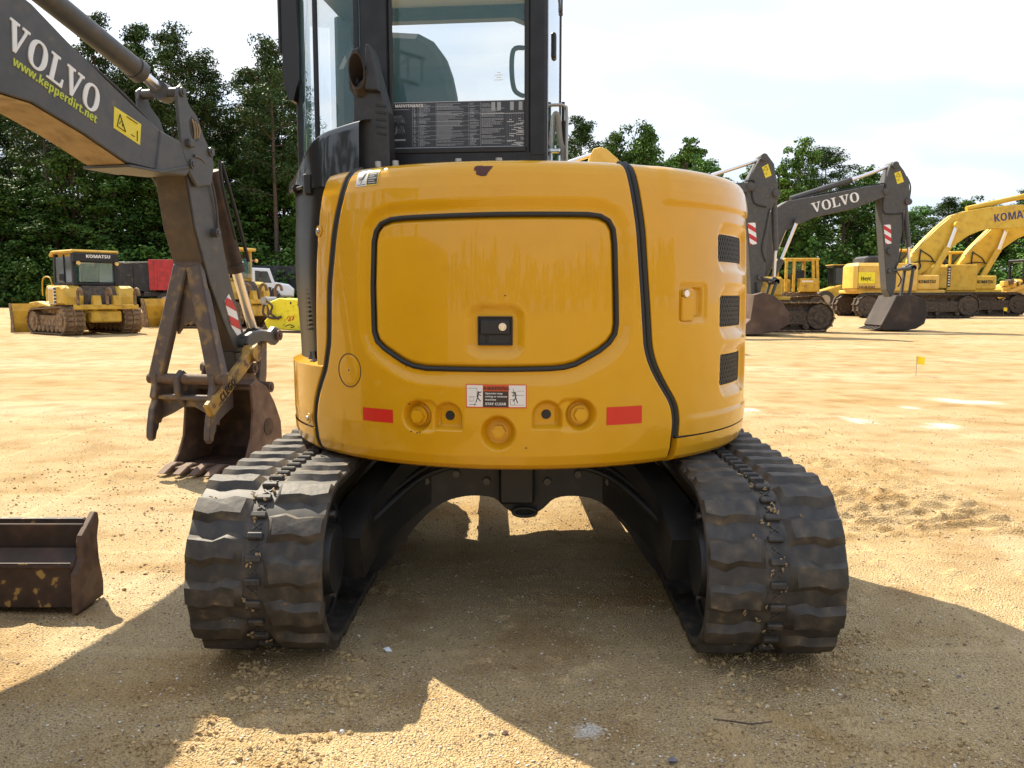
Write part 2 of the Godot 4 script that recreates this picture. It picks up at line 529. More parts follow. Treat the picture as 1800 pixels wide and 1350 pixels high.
# ---------------------------------------------------------------- the yard
func far_rise(z: float) -> float:
	return 0.3 * smoothstep(30.0, 62.0, -z) + 0.25 * smoothstep(60.0, 110.0, -z)

var gn: FastNoiseLite
var gn2: FastNoiseLite
var gn3: FastNoiseLite

func tread(x: float, z: float, x0: float, x1: float, z0: float, z1: float, pitch: float, skew: float) -> float:
	var ex := minf(x - x0, x1 - x) + gn2.get_noise_2d(x * 3.0, z * 3.0) * 0.12
	var ez := minf(z - z0, z1 - z) + gn2.get_noise_2d(x * 2.0 + 9.0, z * 2.0) * 0.2
	var m := smoothstep(0.0, 0.09, ex) * smoothstep(0.0, 0.25, ez)
	if m <= 0.0: return 0.0
	var ph := (z + x * skew) / pitch + gn2.get_noise_2d(x * 2.0, z * 2.0) * 0.5
	var r := sin(ph * TAU)
	var broken := clampf(0.55 + gn3.get_noise_2d(x * 5.0, z * 5.0) * 1.1, 0.0, 1.0)
	return m * broken * (r * 0.5 + absf(r) * 0.2)

func ground_height(x: float, z: float) -> float:
	var y := far_rise(z)
	var near := smoothstep(14.0, 4.0, Vector2(x, z).length())
	y += gn.get_noise_2d(x, z) * (0.012 + 0.02 * smoothstep(8.0, 25.0, -z)) - 0.012
	if near > 0.0:
		y += near * 0.007 * gn2.get_noise_2d(x * 1.4, z * 1.4)
		y += near * 0.006 * gn3.get_noise_2d(x * 2.2, z * 2.2)
	y += 0.055 * tread(x, z, 1.62, 2.75, -6.2, -4.0, 0.145, 0.1)
	y += 0.034 * tread(x, z, 0.52, 1.25, -2.45, -1.2, 0.14, -0.25)
	y += 0.03 * tread(x, z, -1.1, -0.5, -2.42, -1.2, 0.145, 0.2)
	y += 0.009 * tread(x, z, 0.0, 0.95, -4.6, -2.9, 0.12, 0.0)
	y += 0.036 * tread(x, z, 1.3, 2.9, -7.6, -5.6, 0.16, -0.3)
	# loose crumbs pushed up in places
	var c := gn3.get_noise_2d(x * 4.0 + 50.0, z * 4.0)
	y += near * 0.012 * smoothstep(0.28, 0.6, c)
	return y

func ground_color(x: float, z: float) -> Color:
	var c := Vector3(0.55, 0.415, 0.23)
	var a := gn.get_noise_2d(x * 0.5 + 90.0, z * 0.9)
	var b := gn2.get_noise_2d(x * 0.35, z * 1.1 + 31.0)
	c = c.lerp(Vector3(0.6, 0.48, 0.3), smoothstep(0.0, 0.5, a))
	c = c.lerp(Vector3(0.47, 0.31, 0.135), 0.7 * smoothstep(0.1, 0.55, b))
	var t := tread(x, z, 1.55, 2.85, -6.3, -3.9, 5.0, 0.0) + tread(x, z, 0.45, 1.3, -2.5, -1.1, 5.0, 0.0) + tread(x, z, -1.15, -0.45, -2.45, -1.1, 5.0, 0.0)
	c = c.lerp(Vector3(0.42, 0.28, 0.125), clampf(absf(t) * 1.6, 0.0, 0.8))
	var speck := gn3.get_noise_2d(x * 9.0, z * 9.0)
	c *= 1.0 + 0.1 * speck
	# crushed white stone spilt in small patches
	for p in [Vector3(3.36, -8.07, 0.2), Vector3(5.2, -9.4, 0.27), Vector3(4.05, -7.7, 0.19), Vector3(2.5, -8.7, 0.14), Vector3(4.9, -7.4, 0.12), Vector3(0.2, -2.2, 0.045), Vector3(4.3, -8.9, 0.1)]:
		var dx: float = x - p.x
		var dz: float = z - p.y
		var r: float = sqrt(dx * dx + dz * dz) / p.z + gn3.get_noise_2d(x * 6.0, z * 6.0) * 1.5
		if r < 1.0: c = c.lerp(Vector3(0.88, 0.87, 0.84), 0.75 * smoothstep(1.0, 0.2, r))
	return Color(c.x, c.y, c.z)

func lines(lo: float, hi: float, near_lo: float, near_hi: float, step: float, grow: float) -> PackedFloat32Array:
	var out := PackedFloat32Array()
	var x := near_lo
	while x <= near_hi:
		out.append(x)
		x += step
	var s := step
	while x < hi:
		s *= grow
		x += s
		out.append(x)
	s = step
	x = near_lo
	var before := PackedFloat32Array()
	while x > lo:
		s *= grow
		x -= s
		before.append(x)
	before.reverse()
	before.append_array(out)
	return before

func build_ground() -> void:
	gn = noise(91, 0.35, 4)
	gn2 = noise(92, 0.8, 4)
	gn3 = noise(93, 1.2, 4)
	var xs := lines(-400.0, 400.0, -2.1, 2.4, 0.017, 1.05)
	var zs := lines(-420.0, 250.0, -4.7, -1.75, 0.014, 1.045)
	var nu := xs.size()
	var nv := zs.size()
	var pts := PackedVector3Array()
	var col := PackedColorArray()
	for j in nv:
		for i in nu:
			pts.append(Vector3(xs[i], ground_height(xs[i], zs[j]), zs[j]))
			col.append(ground_color(xs[i], zs[j]))
	var o := put_mesh(sheet(pts, nu, nv, PackedByteArray(), col, Vector3.UP), "ground", M.sand)
	tag(o, "pale tan sand and gravel yard with tyre and track marks", "", "", "structure")
	# loose stones
	var base := begin()
	base.set_smooth_group(FLAT)
	var rr := RandomNumberGenerator.new()
	rr.seed = 5
	var ico := [Vector3(0, 0.7, 0), Vector3(0.9, 0.1, 0.2), Vector3(0.2, 0.15, 0.8), Vector3(-0.8, 0.05, 0.3), Vector3(-0.3, 0.1, -0.75), Vector3(0.6, 0.2, -0.6), Vector3(0, -0.5, 0)]
	for k in 5:
		var a: Vector3 = ico[1 + k]
		var b: Vector3 = ico[1 + (k + 1) % 5]
		tri(base, ico[0], a, b, a + b + ico[0])
		tri(base, ico[6], a, b, a + b + ico[6])
	base.generate_normals()
	var mm := MultiMesh.new()
	mm.transform_format = MultiMesh.TRANSFORM_3D
	mm.use_colors = true
	mm.mesh = base.commit()
	var n := 70000
	mm.instance_count = n
	for k in n:
		var d := 1.7 + 7.0 * pow(rr.randf(), 1.7)
		var ang := rr.randf_range(-0.72, 0.72)
		var x := tan(ang) * d
		var z := -d
		var size := 0.002 + 0.0045 * pow(rr.randf(), 3.0)
		if rr.randf() < 0.008: size = rr.randf_range(0.006, 0.011)
		if d > 4.0: size *= 1.25
		var bs := Basis.from_euler(Vector3(rr.randf() * 0.6, rr.randf() * TAU, rr.randf() * 0.6)).scaled(Vector3(1, rr.randf_range(0.5, 0.9), rr.randf_range(0.6, 1.0)) * size)
		mm.set_instance_transform(k, Transform3D(bs, Vector3(x, ground_height(x, z) + size * 0.15, z)))
		var t := rr.randf()
		var c := Color(0.46, 0.33, 0.19)
		if t < 0.3: c = Color(0.56, 0.46, 0.33)
		elif t < 0.36: c = Color(0.68, 0.65, 0.6)
		elif t < 0.62: c = Color(0.22, 0.13, 0.075)
		elif t < 0.72: c = Color(0.2, 0.17, 0.15)
		c *= rr.randf_range(0.8, 1.15)
		mm.set_instance_color(k, c)
	var cm := MultiMesh.new()
	cm.transform_format = MultiMesh.TRANSFORM_3D
	cm.use_colors = true
	cm.mesh = mm.mesh
	var spots := [[1.62, 2.75, -6.2, -4.0], [0.5, 1.3, -2.5, -1.7], [-1.1, -0.45, -2.45, -1.75], [1.3, 2.9, -7.6, -5.6], [-0.9, -0.4, -2.75, -2.3], [0.6, 1.3, -2.9, -2.4], [-3.4, -1.4, -6.0, -3.2]]
	cm.instance_count = 5200
	for k in 5200:
		var sp: Array = spots[k % 7]
		var x := 0.0
		var z := 0.0
		for q in 12:
			x = rr.randf_range(sp[0], sp[1])
			z = rr.randf_range(sp[2], sp[3])
			if gn3.get_noise_2d(x * 3.0 + 20.0, z * 6.0) > 0.12: break
		var size := 0.004 + 0.011 * pow(rr.randf(), 3.5)
		var bs := Basis.from_euler(Vector3(rr.randf() * 2.0, rr.randf() * TAU, rr.randf() * 2.0)).scaled(Vector3(1, rr.randf_range(0.5, 0.9), rr.randf_range(0.6, 1.0)) * size)
		cm.set_instance_transform(k, Transform3D(bs, Vector3(x, ground_height(x, z) + size * 0.2, z)))
		var c := Color(0.43, 0.3, 0.14) * rr.randf_range(0.7, 1.2)
		cm.set_instance_color(k, c)
	var ci := MultiMeshInstance3D.new()
	ci.name = "clods"
	ci.multimesh = cm
	ci.material_override = M.stone
	add_child(ci)
	tag(ci, "crumbled clods of damp sand along the tread prints", "clods", "", "stuff")
	var mi := MultiMeshInstance3D.new()
	mi.name = "gravel"
	mi.multimesh = mm
	mi.material_override = M.stone
	add_child(mi)
	tag(mi, "loose gravel and grit lying on the sand", "gravel", "", "stuff")
	# single stones and sticks one can point at
	for s in [[-0.425, -2.72, 0.02, Color(0.7, 0.72, 0.74), "white pebble in the shadow behind the left rubber track"], [-0.62, -1.98, 0.012, Color(0.1, 0.07, 0.06), "dark pebble on sunlit sand below the shadow notch"], [0.42, -2.04, 0.018, Color(0.16, 0.15, 0.17), "blue grey pebble in shade near the lower edge of the photo"], [-0.02, -2.2, 0.012, Color(0.15, 0.09, 0.07), "dark brown pebble on the sunlit strip near the lower edge"]]:
		var o2 := put_mesh(base_stone(base), "pebble", mat_stone(s[3]))
		o2.transform = Transform3D(Basis.from_euler(Vector3(0.2, s[0] * 9.0, 0.1)).scaled(Vector3.ONE * s[2]), Vector3(s[0], ground_height(s[0], s[1]) + s[2] * 0.3, s[1]))
		tag(o2, s[4], "stone")
	var tw := begin()
	tube(tw, smooth_path([Vector3(0, 0.004, 0), Vector3(0.05, 0.008, 0.02), Vector3(0.1, 0.005, 0.028), Vector3(0.16, 0.008, 0.02)], 4), 0.0025, 5)
	var o3 := done(tw, "twig", M.pine_bark)
	o3.position = Vector3(0.57, ground_height(0.62, -2.2) + 0.003, -2.23)
	tag(o3, "thin dark twig lying on shaded sand", "twig")

func base_stone(st: SurfaceTool) -> Mesh:
	return st.commit()

func mat_stone(c: Color) -> Material:
	return mat("pebble_%d" % M.size(), L(c.r, c.g, c.b), 0.8)

# ---------------------------------------------------------------- trees
func leaf(st: SurfaceTool, p: Vector3, n: Vector3, size: float, aspect: float, r: RandomNumberGenerator) -> void:
	var u := n.cross(Vector3(r.randf() - 0.5, r.randf() - 0.5, r.randf() - 0.5)).normalized()
	var v := n.cross(u)
	var a := p - u * size * 0.5
	var b := p + v * size * 0.5 * aspect + n * size * 0.1
	var c := p + u * size * 0.5
	var d := p - v * size * 0.5 * aspect - n * size * 0.08
	st.add_vertex(a)
	st.add_vertex(b)
	st.add_vertex(c)
	st.add_vertex(a)
	st.add_vertex(c)
	st.add_vertex(d)

func rand_dir(r: RandomNumberGenerator) -> Vector3:
	var z := r.randf_range(-1, 1)
	var t := r.randf() * TAU
	var q := sqrt(1.0 - z * z)
	return Vector3(q * cos(t), z, q * sin(t))

func clump(st: SurfaceTool, c: Vector3, rad: Vector3, n: int, size: float, aspect: float, tint: Vector3, r: RandomNumberGenerator) -> void:
	for k in n:
		var d := rand_dir(r)
		if d.y < -0.3 and r.randf() < 0.6: d.y = -d.y
		var q := pow(r.randf(), 0.4)
		var p := c + d * rad * q
		var nn := (d + Vector3(0, 0.5, 0) + rand_dir(r) * 0.9).normalized()
		var t := tint * r.randf_range(0.7, 1.3)
		st.set_color(Color(t.x * r.randf_range(0.85, 1.25), t.y, t.z * r.randf_range(0.7, 1.2)))
		leaf(st, p, nn, size * r.randf_range(0.65, 1.3), aspect, r)

func pine_proto(seed_: int, h: float, spread: float, bare: float) -> Dictionary:
	var r := RandomNumberGenerator.new()
	r.seed = seed_
	var t := begin()
	var lean := Vector3(r.randf_range(-0.3, 0.3), 0, r.randf_range(-0.3, 0.3))
	var spine := []
	for k in 8:
		var f := k / 7.0
		spine.append(Vector3(lean.x * f * f, h * f * 0.97, lean.z * f * f))
	for k in 7: cyl(t, spine[k], spine[k + 1], 0.2 * (1.0 - k / 7.4) + 0.02, 0.2 * (1.0 - (k + 1) / 7.4) + 0.02, 8, false)
	var st := begin()
	var n := 30
	for k in n:
		var f := bare + (1.0 - bare) * pow((k + 0.5) / n, 0.9)
		var c: Vector3 = Vector3(lean.x * f * f, h * f, lean.z * f * f)
		var az := k * 2.4 + r.randf_range(-0.5, 0.5)
		var g := (f - bare) / (1.0 - bare)
		var reach := spread * (0.55 + 0.6 * sin(PI * clampf(g * 0.86 + 0.16, 0, 1))) * r.randf_range(0.55, 1.1) * (1.0 if g < 0.8 else 0.6)
		var e := c + Vector3(cos(az) * reach, reach * r.randf_range(0.1, 0.45), sin(az) * reach)
		bar(t, c, e, 0.05, 0.05)
		var tint := Vector3(0.044, 0.078, 0.026) * r.randf_range(0.75, 1.3)
		for m in 4:
			var p := c.lerp(e, 0.45 + 0.2 * m) + rand_dir(r) * 0.35
			var rad := r.randf_range(0.55, 0.95) * (0.7 + 0.14 * spread)
			clump(st, p, Vector3(rad, rad * 0.62, rad), 100, 0.25, 0.36, tint, r)
	clump(st, Vector3(lean.x, h * 0.98, lean.z), Vector3(0.7, 0.8, 0.7), 170, 0.25, 0.36, Vector3(0.046, 0.082, 0.027), r)
	return pack("pine", t, st)

func broad_proto(seed_: int, h: float, wide: float, low: float, tint0: Vector3, pointed := 0.0) -> Dictionary:
	var r := RandomNumberGenerator.new()
	r.seed = seed_
	var t := begin()
	cyl(t, Vector3.ZERO, Vector3(0, h * 0.45, 0), 0.22, 0.14, 8, false)
	cyl(t, Vector3(0, h * 0.45, 0), Vector3(0.1, h * 0.9, 0), 0.14, 0.03, 8, false)
	var st := begin()
	var n := 34
	for k in n:
		var f := low + (1.0 - low) * (k + 0.5) / n
		var g := (f - low) / (1.0 - low)
		var prof := sin(PI * clampf(0.18 + 0.78 * g, 0, 1))
		prof = lerpf(prof, 1.05 - g, pointed)
		var az := k * 2.4 + r.randf_range(-0.6, 0.6)
		var reach := wide * prof * r.randf_range(0.35, 1.0)
		var e := Vector3(cos(az) * reach, h * f * r.randf_range(0.93, 1.03), sin(az) * reach)
		bar(t, Vector3(0, h * f * 0.75, 0), e, 0.06, 0.06)
		var tint := tint0 * r.randf_range(0.7, 1.35)
		for m in 3:
			var p := e + rand_dir(r) * wide * 0.2
			var rad := r.randf_range(0.5, 0.95) * wide * 0.3
			clump(st, p, Vector3(rad, rad * 0.72, rad), 105, 0.25, 0.62, tint, r)
	return pack("broad", t, st)

func bush_proto(seed_: int, h: float, wide: float, tint0: Vector3) -> Dictionary:
	var r := RandomNumberGenerator.new()
	r.seed = seed_
	var t := begin()
	cyl(t, Vector3.ZERO, Vector3(0, h * 0.7, 0), 0.06, 0.02, 6, false)
	var st := begin()
	for k in 26:
		var az := r.randf() * TAU
		var q := sqrt(r.randf()) * wide
		var y := r.randf_range(0.08, 0.95) * h * (1.0 - 0.4 * q / wide)
		clump(st, Vector3(cos(az) * q, y, sin(az) * q), Vector3.ONE * r.randf_range(0.5, 0.9), 95, 0.23, 0.62, tint0 * r.randf_range(0.65, 1.4), r)
	return pack("bush", t, st)

func pack(kind: String, trunk: SurfaceTool, crown: SurfaceTool) -> Dictionary:
	trunk.generate_normals()
	crown.generate_normals()
	return {"kind": kind, "trunk": trunk.commit(), "crown": crown.commit()}

var leaf_turn := 0
func plant(p: Dictionary, called: String, label: String, category: String, group: String, x: float, z: float, turn: float, size := 1.0, tall := 1.0) -> void:
	var o := thing(called, label, category, Vector3(x, far_rise(z) - 0.05, z), turn, group)
	o.scale = Vector3(size, size * tall, size)
	leaf_turn += 1
	put_mesh(p.trunk, "stem" if p.kind == "bush" else "trunk", M.pine_bark, o)
	put_mesh(p.crown, "foliage" if p.kind == "bush" else "crown", M["leaf_%d" % (leaf_turn % 4)], o)

func px_x(px: float, d: float) -> float: return (px - 900.0) / 1456.0 * d
func top_h(py: float, d: float) -> float: return 1.2 + d * tan(atan((675.0 - py) / 1456.0) - deg_to_rad(6.1)) - far_rise(-d)

func build_trees() -> void:
	var r := RandomNumberGenerator.new()
	r.seed = 77
	var deep := Vector3(0.046, 0.09, 0.024)
	var mid := Vector3(0.062, 0.12, 0.028)
	var fresh := Vector3(0.072, 0.142, 0.03)
	var pines := [pine_proto(1, 18.0, 2.1, 0.5), pine_proto(2, 18.0, 2.6, 0.42), pine_proto(3, 18.0, 1.8, 0.34), pine_proto(4, 18.0, 3.0, 0.55)]
	var broads := [broad_proto(11, 12.0, 3.4, 0.12, deep), broad_proto(12, 12.0, 3.0, 0.1, mid), broad_proto(13, 12.0, 2.6, 0.15, fresh), broad_proto(14, 12.0, 3.2, 0.2, mid, 0.7)]
	var lush := [broad_proto(31, 12.0, 3.4, 0.12, mid * 1.1), broad_proto(32, 12.0, 3.0, 0.1, fresh * 1.05), broad_proto(33, 12.0, 2.6, 0.15, fresh * 1.25), broad_proto(34, 12.0, 3.2, 0.2, fresh * 1.1, 0.7)]
	var bushes := [bush_proto(21, 3.6, 2.2, deep), bush_proto(22, 3.0, 2.4, mid), bush_proto(23, 4.2, 2.0, fresh)]
	# the tall pines whose tops show against the sky on the left: pixel of the top, distance
	for s in [[195, 38, 50, 0, "tallest dark pine, rising above the hydraulic cylinder of the grey boom"], [262, 52, 52, 2, "narrow pine just right of the tallest pine on the left"], [318, 62, 50, 1, "broad crowned pine rising over the bent elbow of the grey digger arm"], [365, 108, 53, 3, "lower pine right of the broad crowned pine"], [492, 82, 49, 1, "tall pine with a bare trunk beside the black cab"], [455, 130, 52, 2, "slim pine left of the tall pine beside the cab"], [100, 96, 52, 3, "pine partly hidden behind the grey boom, left of the tallest pine"]]:
		var d: float = s[2] + 20.0
		plant(pines[s[3]], "pine_tree", s[4], "tree", "tall pines of the left treeline", px_x(s[0], d), -d, r.randf() * TAU, 1.15, top_h(s[1], d) / 18.0 / 1.15)
	for k in 26:
		var px := -60.0 + 34.0 * k + r.randf_range(-14, 14)
		var d := r.randf_range(74, 90)
		var want := 150.0 + r.randf_range(-30, 60)
		if px > 395 and px < 440: want = 215
		if px > 540: want = 215 + r.randf_range(-10, 40)
		plant(pines[k % 4], "pine_tree", "pine standing in the dark depth of the left treeline", "tree", "pines deep in the left treeline", px_x(px, d), -d, r.randf() * TAU, 1.2, top_h(want, d) / 18.0 / 1.2)
	for k in 30:
		var px := -70.0 + 24.0 * k + r.randf_range(-12, 12)
		var d := r.randf_range(68.5, 75)
		var want := 300.0 + r.randf_range(-70, 60)
		plant(broads[k % 4], "broadleaf_tree", "dark leafy tree filling the left treeline below the pines", "tree", "leafy trees of the left treeline", px_x(px, d), -d, r.randf() * TAU, 1.2, top_h(want, d) / 12.0 / 1.2)
	for k in 22:
		var px := -70.0 + 33.0 * k + r.randf_range(-12, 12)
		var d := r.randf_range(65.5, 67.5)
		plant(bushes[k % 3], "shrub", "dense dark shrub at the foot of the left treeline", "shrub", "shrubs along the left edge of the yard", px_x(px, d), -d, r.randf() * TAU, r.randf_range(1.2, 1.7))
	# beyond the cab and to the right: lower, farther, leafier
	for s in [[1016, 214, 70, "p", 0, "dark round topped pine just right of the cab handrail"], [1082, 240, 76, "b", 0, "dark leafy tree behind the yellow knuckle of a hidden digger"], [1128, 220, 74, "b", 3, "pointed leafy tree rising over the yellow engine cover"], [1195, 256, 76, "b", 2, "pale green leafy tree over the right end of the engine cover"], [1232, 282, 78, "b", 1, "smaller leafy tree at the right edge of the engine cover"], [1040, 262, 78, "b", 1, "low leafy tree between the round pine and the pointed tree"], [1312, 300, 78, "b", 2, "sparse pale tree left of the nearer grey arm"], [1395, 248, 76, "b", 1, "largest leafy tree on the right, behind the grey booms"], [1440, 268, 78, "p", 3, "dark crowned tree at the right shoulder of the largest leafy tree"], [1372, 300, 74, "b", 2, "light green tree in front of the largest leafy tree"], [1512, 296, 80, "b", 3, "tree with a thin top behind the upper grey boom"], [1475, 330, 78, "b", 0, "tree filling the gap under the upper grey boom"], [1655, 352, 82, "p", 0, "dark small pine above the yellow boom on the right"], [1690, 356, 84, "b", 0, "dark tree just right of the small dark pine"], [1792, 335, 86, "p", 1, "dark tree top at the right edge of the photo"]]:
		var d: float = s[2]
		var pr: Dictionary = pines[s[4]] if s[3] == "p" else lush[s[4]]
		var hh := 18.0 if s[3] == "p" else 12.0
		plant(pr, "pine_tree" if s[3] == "p" else "broadleaf_tree", s[5], "tree", "trees of the right treeline", px_x(s[0], d), -d, r.randf() * TAU, 0.95, top_h(s[1], d) / hh / 0.95)
	for k in 34:
		var px := 690.0 + 37.0 * k + r.randf_range(-12, 12)
		var d := r.randf_range(76, 92)
		var want := 372.0 + r.randf_range(-22, 25)
		if px < 1000: want = 240 + r.randf_range(-25, 20)
		if px >= 1000 and px < 1250: want = 270 + r.randf_range(-14, 16)
		if px > 1250 and px < 1340: want = 335
		plant(lush[k % 4], "broadleaf_tree", "leafy tree in the lower dark mass of the right treeline", "tree", "leafy trees in the right treeline", px_x(px, d), -d, r.randf() * TAU, 1.1, top_h(want, d) / 12.0 / 1.1)
	for k in 30:
		var px := 700.0 + 42.0 * k + r.randf_range(-14, 14)
		var d := r.randf_range(69, 74)
		plant(bushes[k % 3], "shrub", "green shrub at the foot of the right treeline", "shrub", "shrubs along the right edge of the yard", px_x(px, d), -d, r.randf() * TAU, r.randf_range(1.0, 1.6))
	for k in 24:
		var a := deg_to_rad(-36.0 - 3.4 * k)
		var d := r.randf_range(64, 78)
		plant(pines[k % 4] if k % 2 == 0 else broads[k % 4], "pine_tree" if k % 2 == 0 else "broadleaf_tree", "tree of the forest edge left of the photo, mirrored in the black cab", "tree", "forest edge mirrored in the cab", sin(a) * d, -cos(a) * d, r.randf() * TAU, 1.2, 1.0)
	# behind the photographer: seen only mirrored in paint and glass
	for k in 84:
		var a := deg_to_rad(-80.0 + 1.9 * k)
		var d := r.randf_range(95, 120)
		var x := sin(a) * d
		var z := cos(a) * d
		if k % 3 == 0: plant(pines[k % 4], "pine_tree", "pine behind the photographer, mirrored in the yellow engine door", "tree", "mirrored pines behind the photographer", x, z, r.randf() * TAU, 0.9, r.randf_range(0.6, 0.95))
		else: plant(broads[k % 4], "broadleaf_tree", "leafy tree behind the photographer, mirrored in the yellow engine door", "tree", "mirrored leafy trees behind the photographer", x, z, r.randf() * TAU, 1.25, r.randf_range(0.6, 0.9))

func build_power_pole() -> void:
	var o := thing("utility_pole", "tall wooden power pole with crossarms, mirrored in the rear cab window", "utility pole", Vector3(-14.1, 0, 35.0), deg_to_rad(-62))
	var st := begin()
	cyl(st, Vector3.ZERO, Vector3(0, 16.4, 0), 0.2, 0.13, 12)
	done(st, "pole", M.pole_wood, o)
	for y in [13.6, 12.2]:
		var a := begin()
		box(a, Vector3(4.2 if y > 13 else 3.2, 0.16, 0.12), at(0, y, 0.16), 0.01)
		done(a, "crossarm", M.pole_wood, o)
		for s in [-1, 1]:
			var b := begin()
			bar(b, Vector3(s * 1.2, y, 0.16), Vector3(0, y - 0.9, 0.16), 0.05, 0.05)
			done(b, "brace", M.pole_wood, o)
	for x in [-1.9, 0.9, 1.9]:
		var i := begin()
		for k in 7: cyl(i, Vector3(x, 13.45 - 0.16 * k, 0.16), Vector3(x, 13.37 - 0.16 * k, 0.16), 0.08, 0.04, 8)
		done(i, "insulator", M.seal_rubber, o)
	for x in [-1.9, 0.9, 1.9]:
		var w := begin()
		var pts := []
		for k in 17:
			var f := k / 16.0
			pts.append(Vector3(x, 12.3 - 1.6 * (1.0 - pow(2.0 * f - 1.0, 2.0)) , 0.16 - 34.0 * f))
		tube(w, pts, 0.014, 5)
		var pts2 := []
		for p in pts: pts2.append(Vector3(p.x, p.y, 0.32 - p.z))
		tube(w, pts2, 0.014, 5)
		done(w, "cable", M.hose_black, o)

# ---------------------------------------------------------------- the near yellow mini excavator
const R0 := 0.98
var PROF := [[0.60, 0.90], [0.606, 0.928], [0.614, 0.948], [0.628, 0.962], [0.66, 0.972], [0.75, 0.979], [0.95, 0.981], [1.2, 0.979], [1.40, 0.974], [1.50, 0.969], [1.56, 0.963], [1.60, 0.955], [1.62, 0.947], [1.632, 0.938], [1.641, 0.924], [1.647, 0.905], [1.651, 0.87], [1.652, 0.76]]
var SEAM_L := [[0.60, -46.6], [0.66, -46.9], [0.72, -47.2], [0.80, -46.0], [0.86, -44.1], [0.93, -41.3], [1.03, -39.7], [1.24, -39.2], [1.44, -37.2], [1.62, -34.0], [1.66, -33.0]]
var SEAM_R := [[0.60, 40.0], [0.70, 40.3], [0.77, 40.3], [0.82, 39.5], [0.90, 35.9], [0.96, 33.7], [1.02, 32.5], [1.24, 31.4], [1.43, 30.5], [1.63, 28.6], [1.66, 28.2]]
var DOOR := [V(-0.449, 1.238), V(-0.444, 1.385), V(-0.434, 1.42), V(-0.412, 1.445), V(-0.37, 1.458), V(-0.32, 1.461), V(0.014, 1.465), V(0.33, 1.467), V(0.375, 1.463), V(0.407, 1.448), V(0.424, 1.42), V(0.43, 1.37), V(0.438, 1.104), V(0.432, 1.07), V(0.41, 1.04), V(0.375, 1.014), V(0.29, 0.97), V(0.25, 0.96), V(0.2, 0.956), V(0.014, 0.953), V(-0.23, 0.953), V(-0.28, 0.96), V(-0.32, 0.974), V(-0.4, 1.017), V(-0.43, 1.04), V(-0.445, 1.075)]

func table(t: Array, x: float) -> float:
	if x <= t[0][0]: return t[0][1]
	for i in range(1, t.size()):
		if x <= t[i][0]:
			var f: float = (x - t[i - 1][0]) / (t[i][0] - t[i - 1][0])
			return lerpf(t[i - 1][1], t[i][1], f)
	return t[t.size() - 1][1]

func soft(t: Array, x: float, w := 0.022) -> float:
	return (table(t, x - w) + table(t, x - w * 0.5) + table(t, x) + table(t, x + w * 0.5) + table(t, x + w)) / 5.0

func sd_poly(p: Vector2, poly: Array) -> float:
	var d := 1e9
	var inside := false
	var n := poly.size()
	var j := n - 1
	for i in n:
		var a: Vector2 = poly[i]
		var b: Vector2 = poly[j]
		var e := b - a
		var w := p - a
		var q := w - e * clampf(w.dot(e) / e.length_squared(), 0.0, 1.0)
		d = minf(d, q.length_squared())
		if (a.y > p.y) != (b.y > p.y) and p.x < (b.x - a.x) * (p.y - a.y) / (b.y - a.y) + a.x: inside = not inside
		j = i
	return -sqrt(d) if inside else sqrt(d)

func sd_rect(s: float, y: float, s0: float, s1: float, y0: float, y1: float, r: float) -> float:
	var qx := absf(s - (s0 + s1) / 2.0) - (s1 - s0) / 2.0 + r
	var qy := absf(y - (y0 + y1) / 2.0) - (y1 - y0) / 2.0 + r
	return Vector2(maxf(qx, 0.0), maxf(qy, 0.0)).length() + minf(maxf(qx, qy), 0.0) - r

func sd_arch(s: float, y: float, c: float, w: float, y0: float, yc: float) -> float:
	if y > yc: return Vector2(s - c, y - yc).length() - w
	return maxf(absf(s - c) - w, y0 - y)

func on(th_: float, y: float, r: float) -> Vector3:
	return Vector3(r * sin(th_), y, r * cos(th_))

func skin_r(y: float) -> float:
	return table(PROF, y)

# depth added to the counterweight's skin at arc length s, height y; x: distance to the door's edge
func centre_dr(s: float, y: float, dd: float) -> float:
	var dr := 0.0
	dr -= 0.013 * smoothstep(0.06, 0.016, dd)
	if y < 0.86:
		for c in [V(-0.265, 0.788), V(0.308, 0.799)]:
			var d: float = V(s, y).distance_to(c)
			dr -= 0.034 * smoothstep(0.056, 0.038, d) - 0.012 * smoothstep(0.030, 0.024, d)
		var d3 := V(s, y).distance_to(V(0.025, 0.74))
		dr -= 0.042 * smoothstep(0.062, 0.040, d3)
		for c in [V(-0.149, 0.79), V(0.191, 0.798)]:
			var d2 := sd_arch(s, y, c.x, 0.050, c.y - 0.042, c.y)
			dr -= 0.030 * smoothstep(0.004, -0.010, d2)
		# the flat step that joins each bolt to its arch
		dr -= 0.010 * smoothstep(0.012, -0.004, sd_rect(s, y, -0.285, -0.19, 0.742, 0.838, 0.03)) * smoothstep(0.02, 0.06, V(s, y).distance_to(V(-0.265, 0.788)))
		dr -= 0.010 * smoothstep(0.012, -0.004, sd_rect(s, y, 0.23, 0.33, 0.752, 0.848, 0.03)) * smoothstep(0.02, 0.06, V(s, y).distance_to(V(0.308, 0.799)))
	return dr

func ylist(y0: float, y1: float, step: float) -> PackedFloat32Array:
	var out := PackedFloat32Array()
	var y := y0
	while y < y1 - 1e-6:
		out.append(y)
		y += minf(step, 0.0022) if (y > 1.63 or y < 0.63) else step
	out.append(y1)
	return out

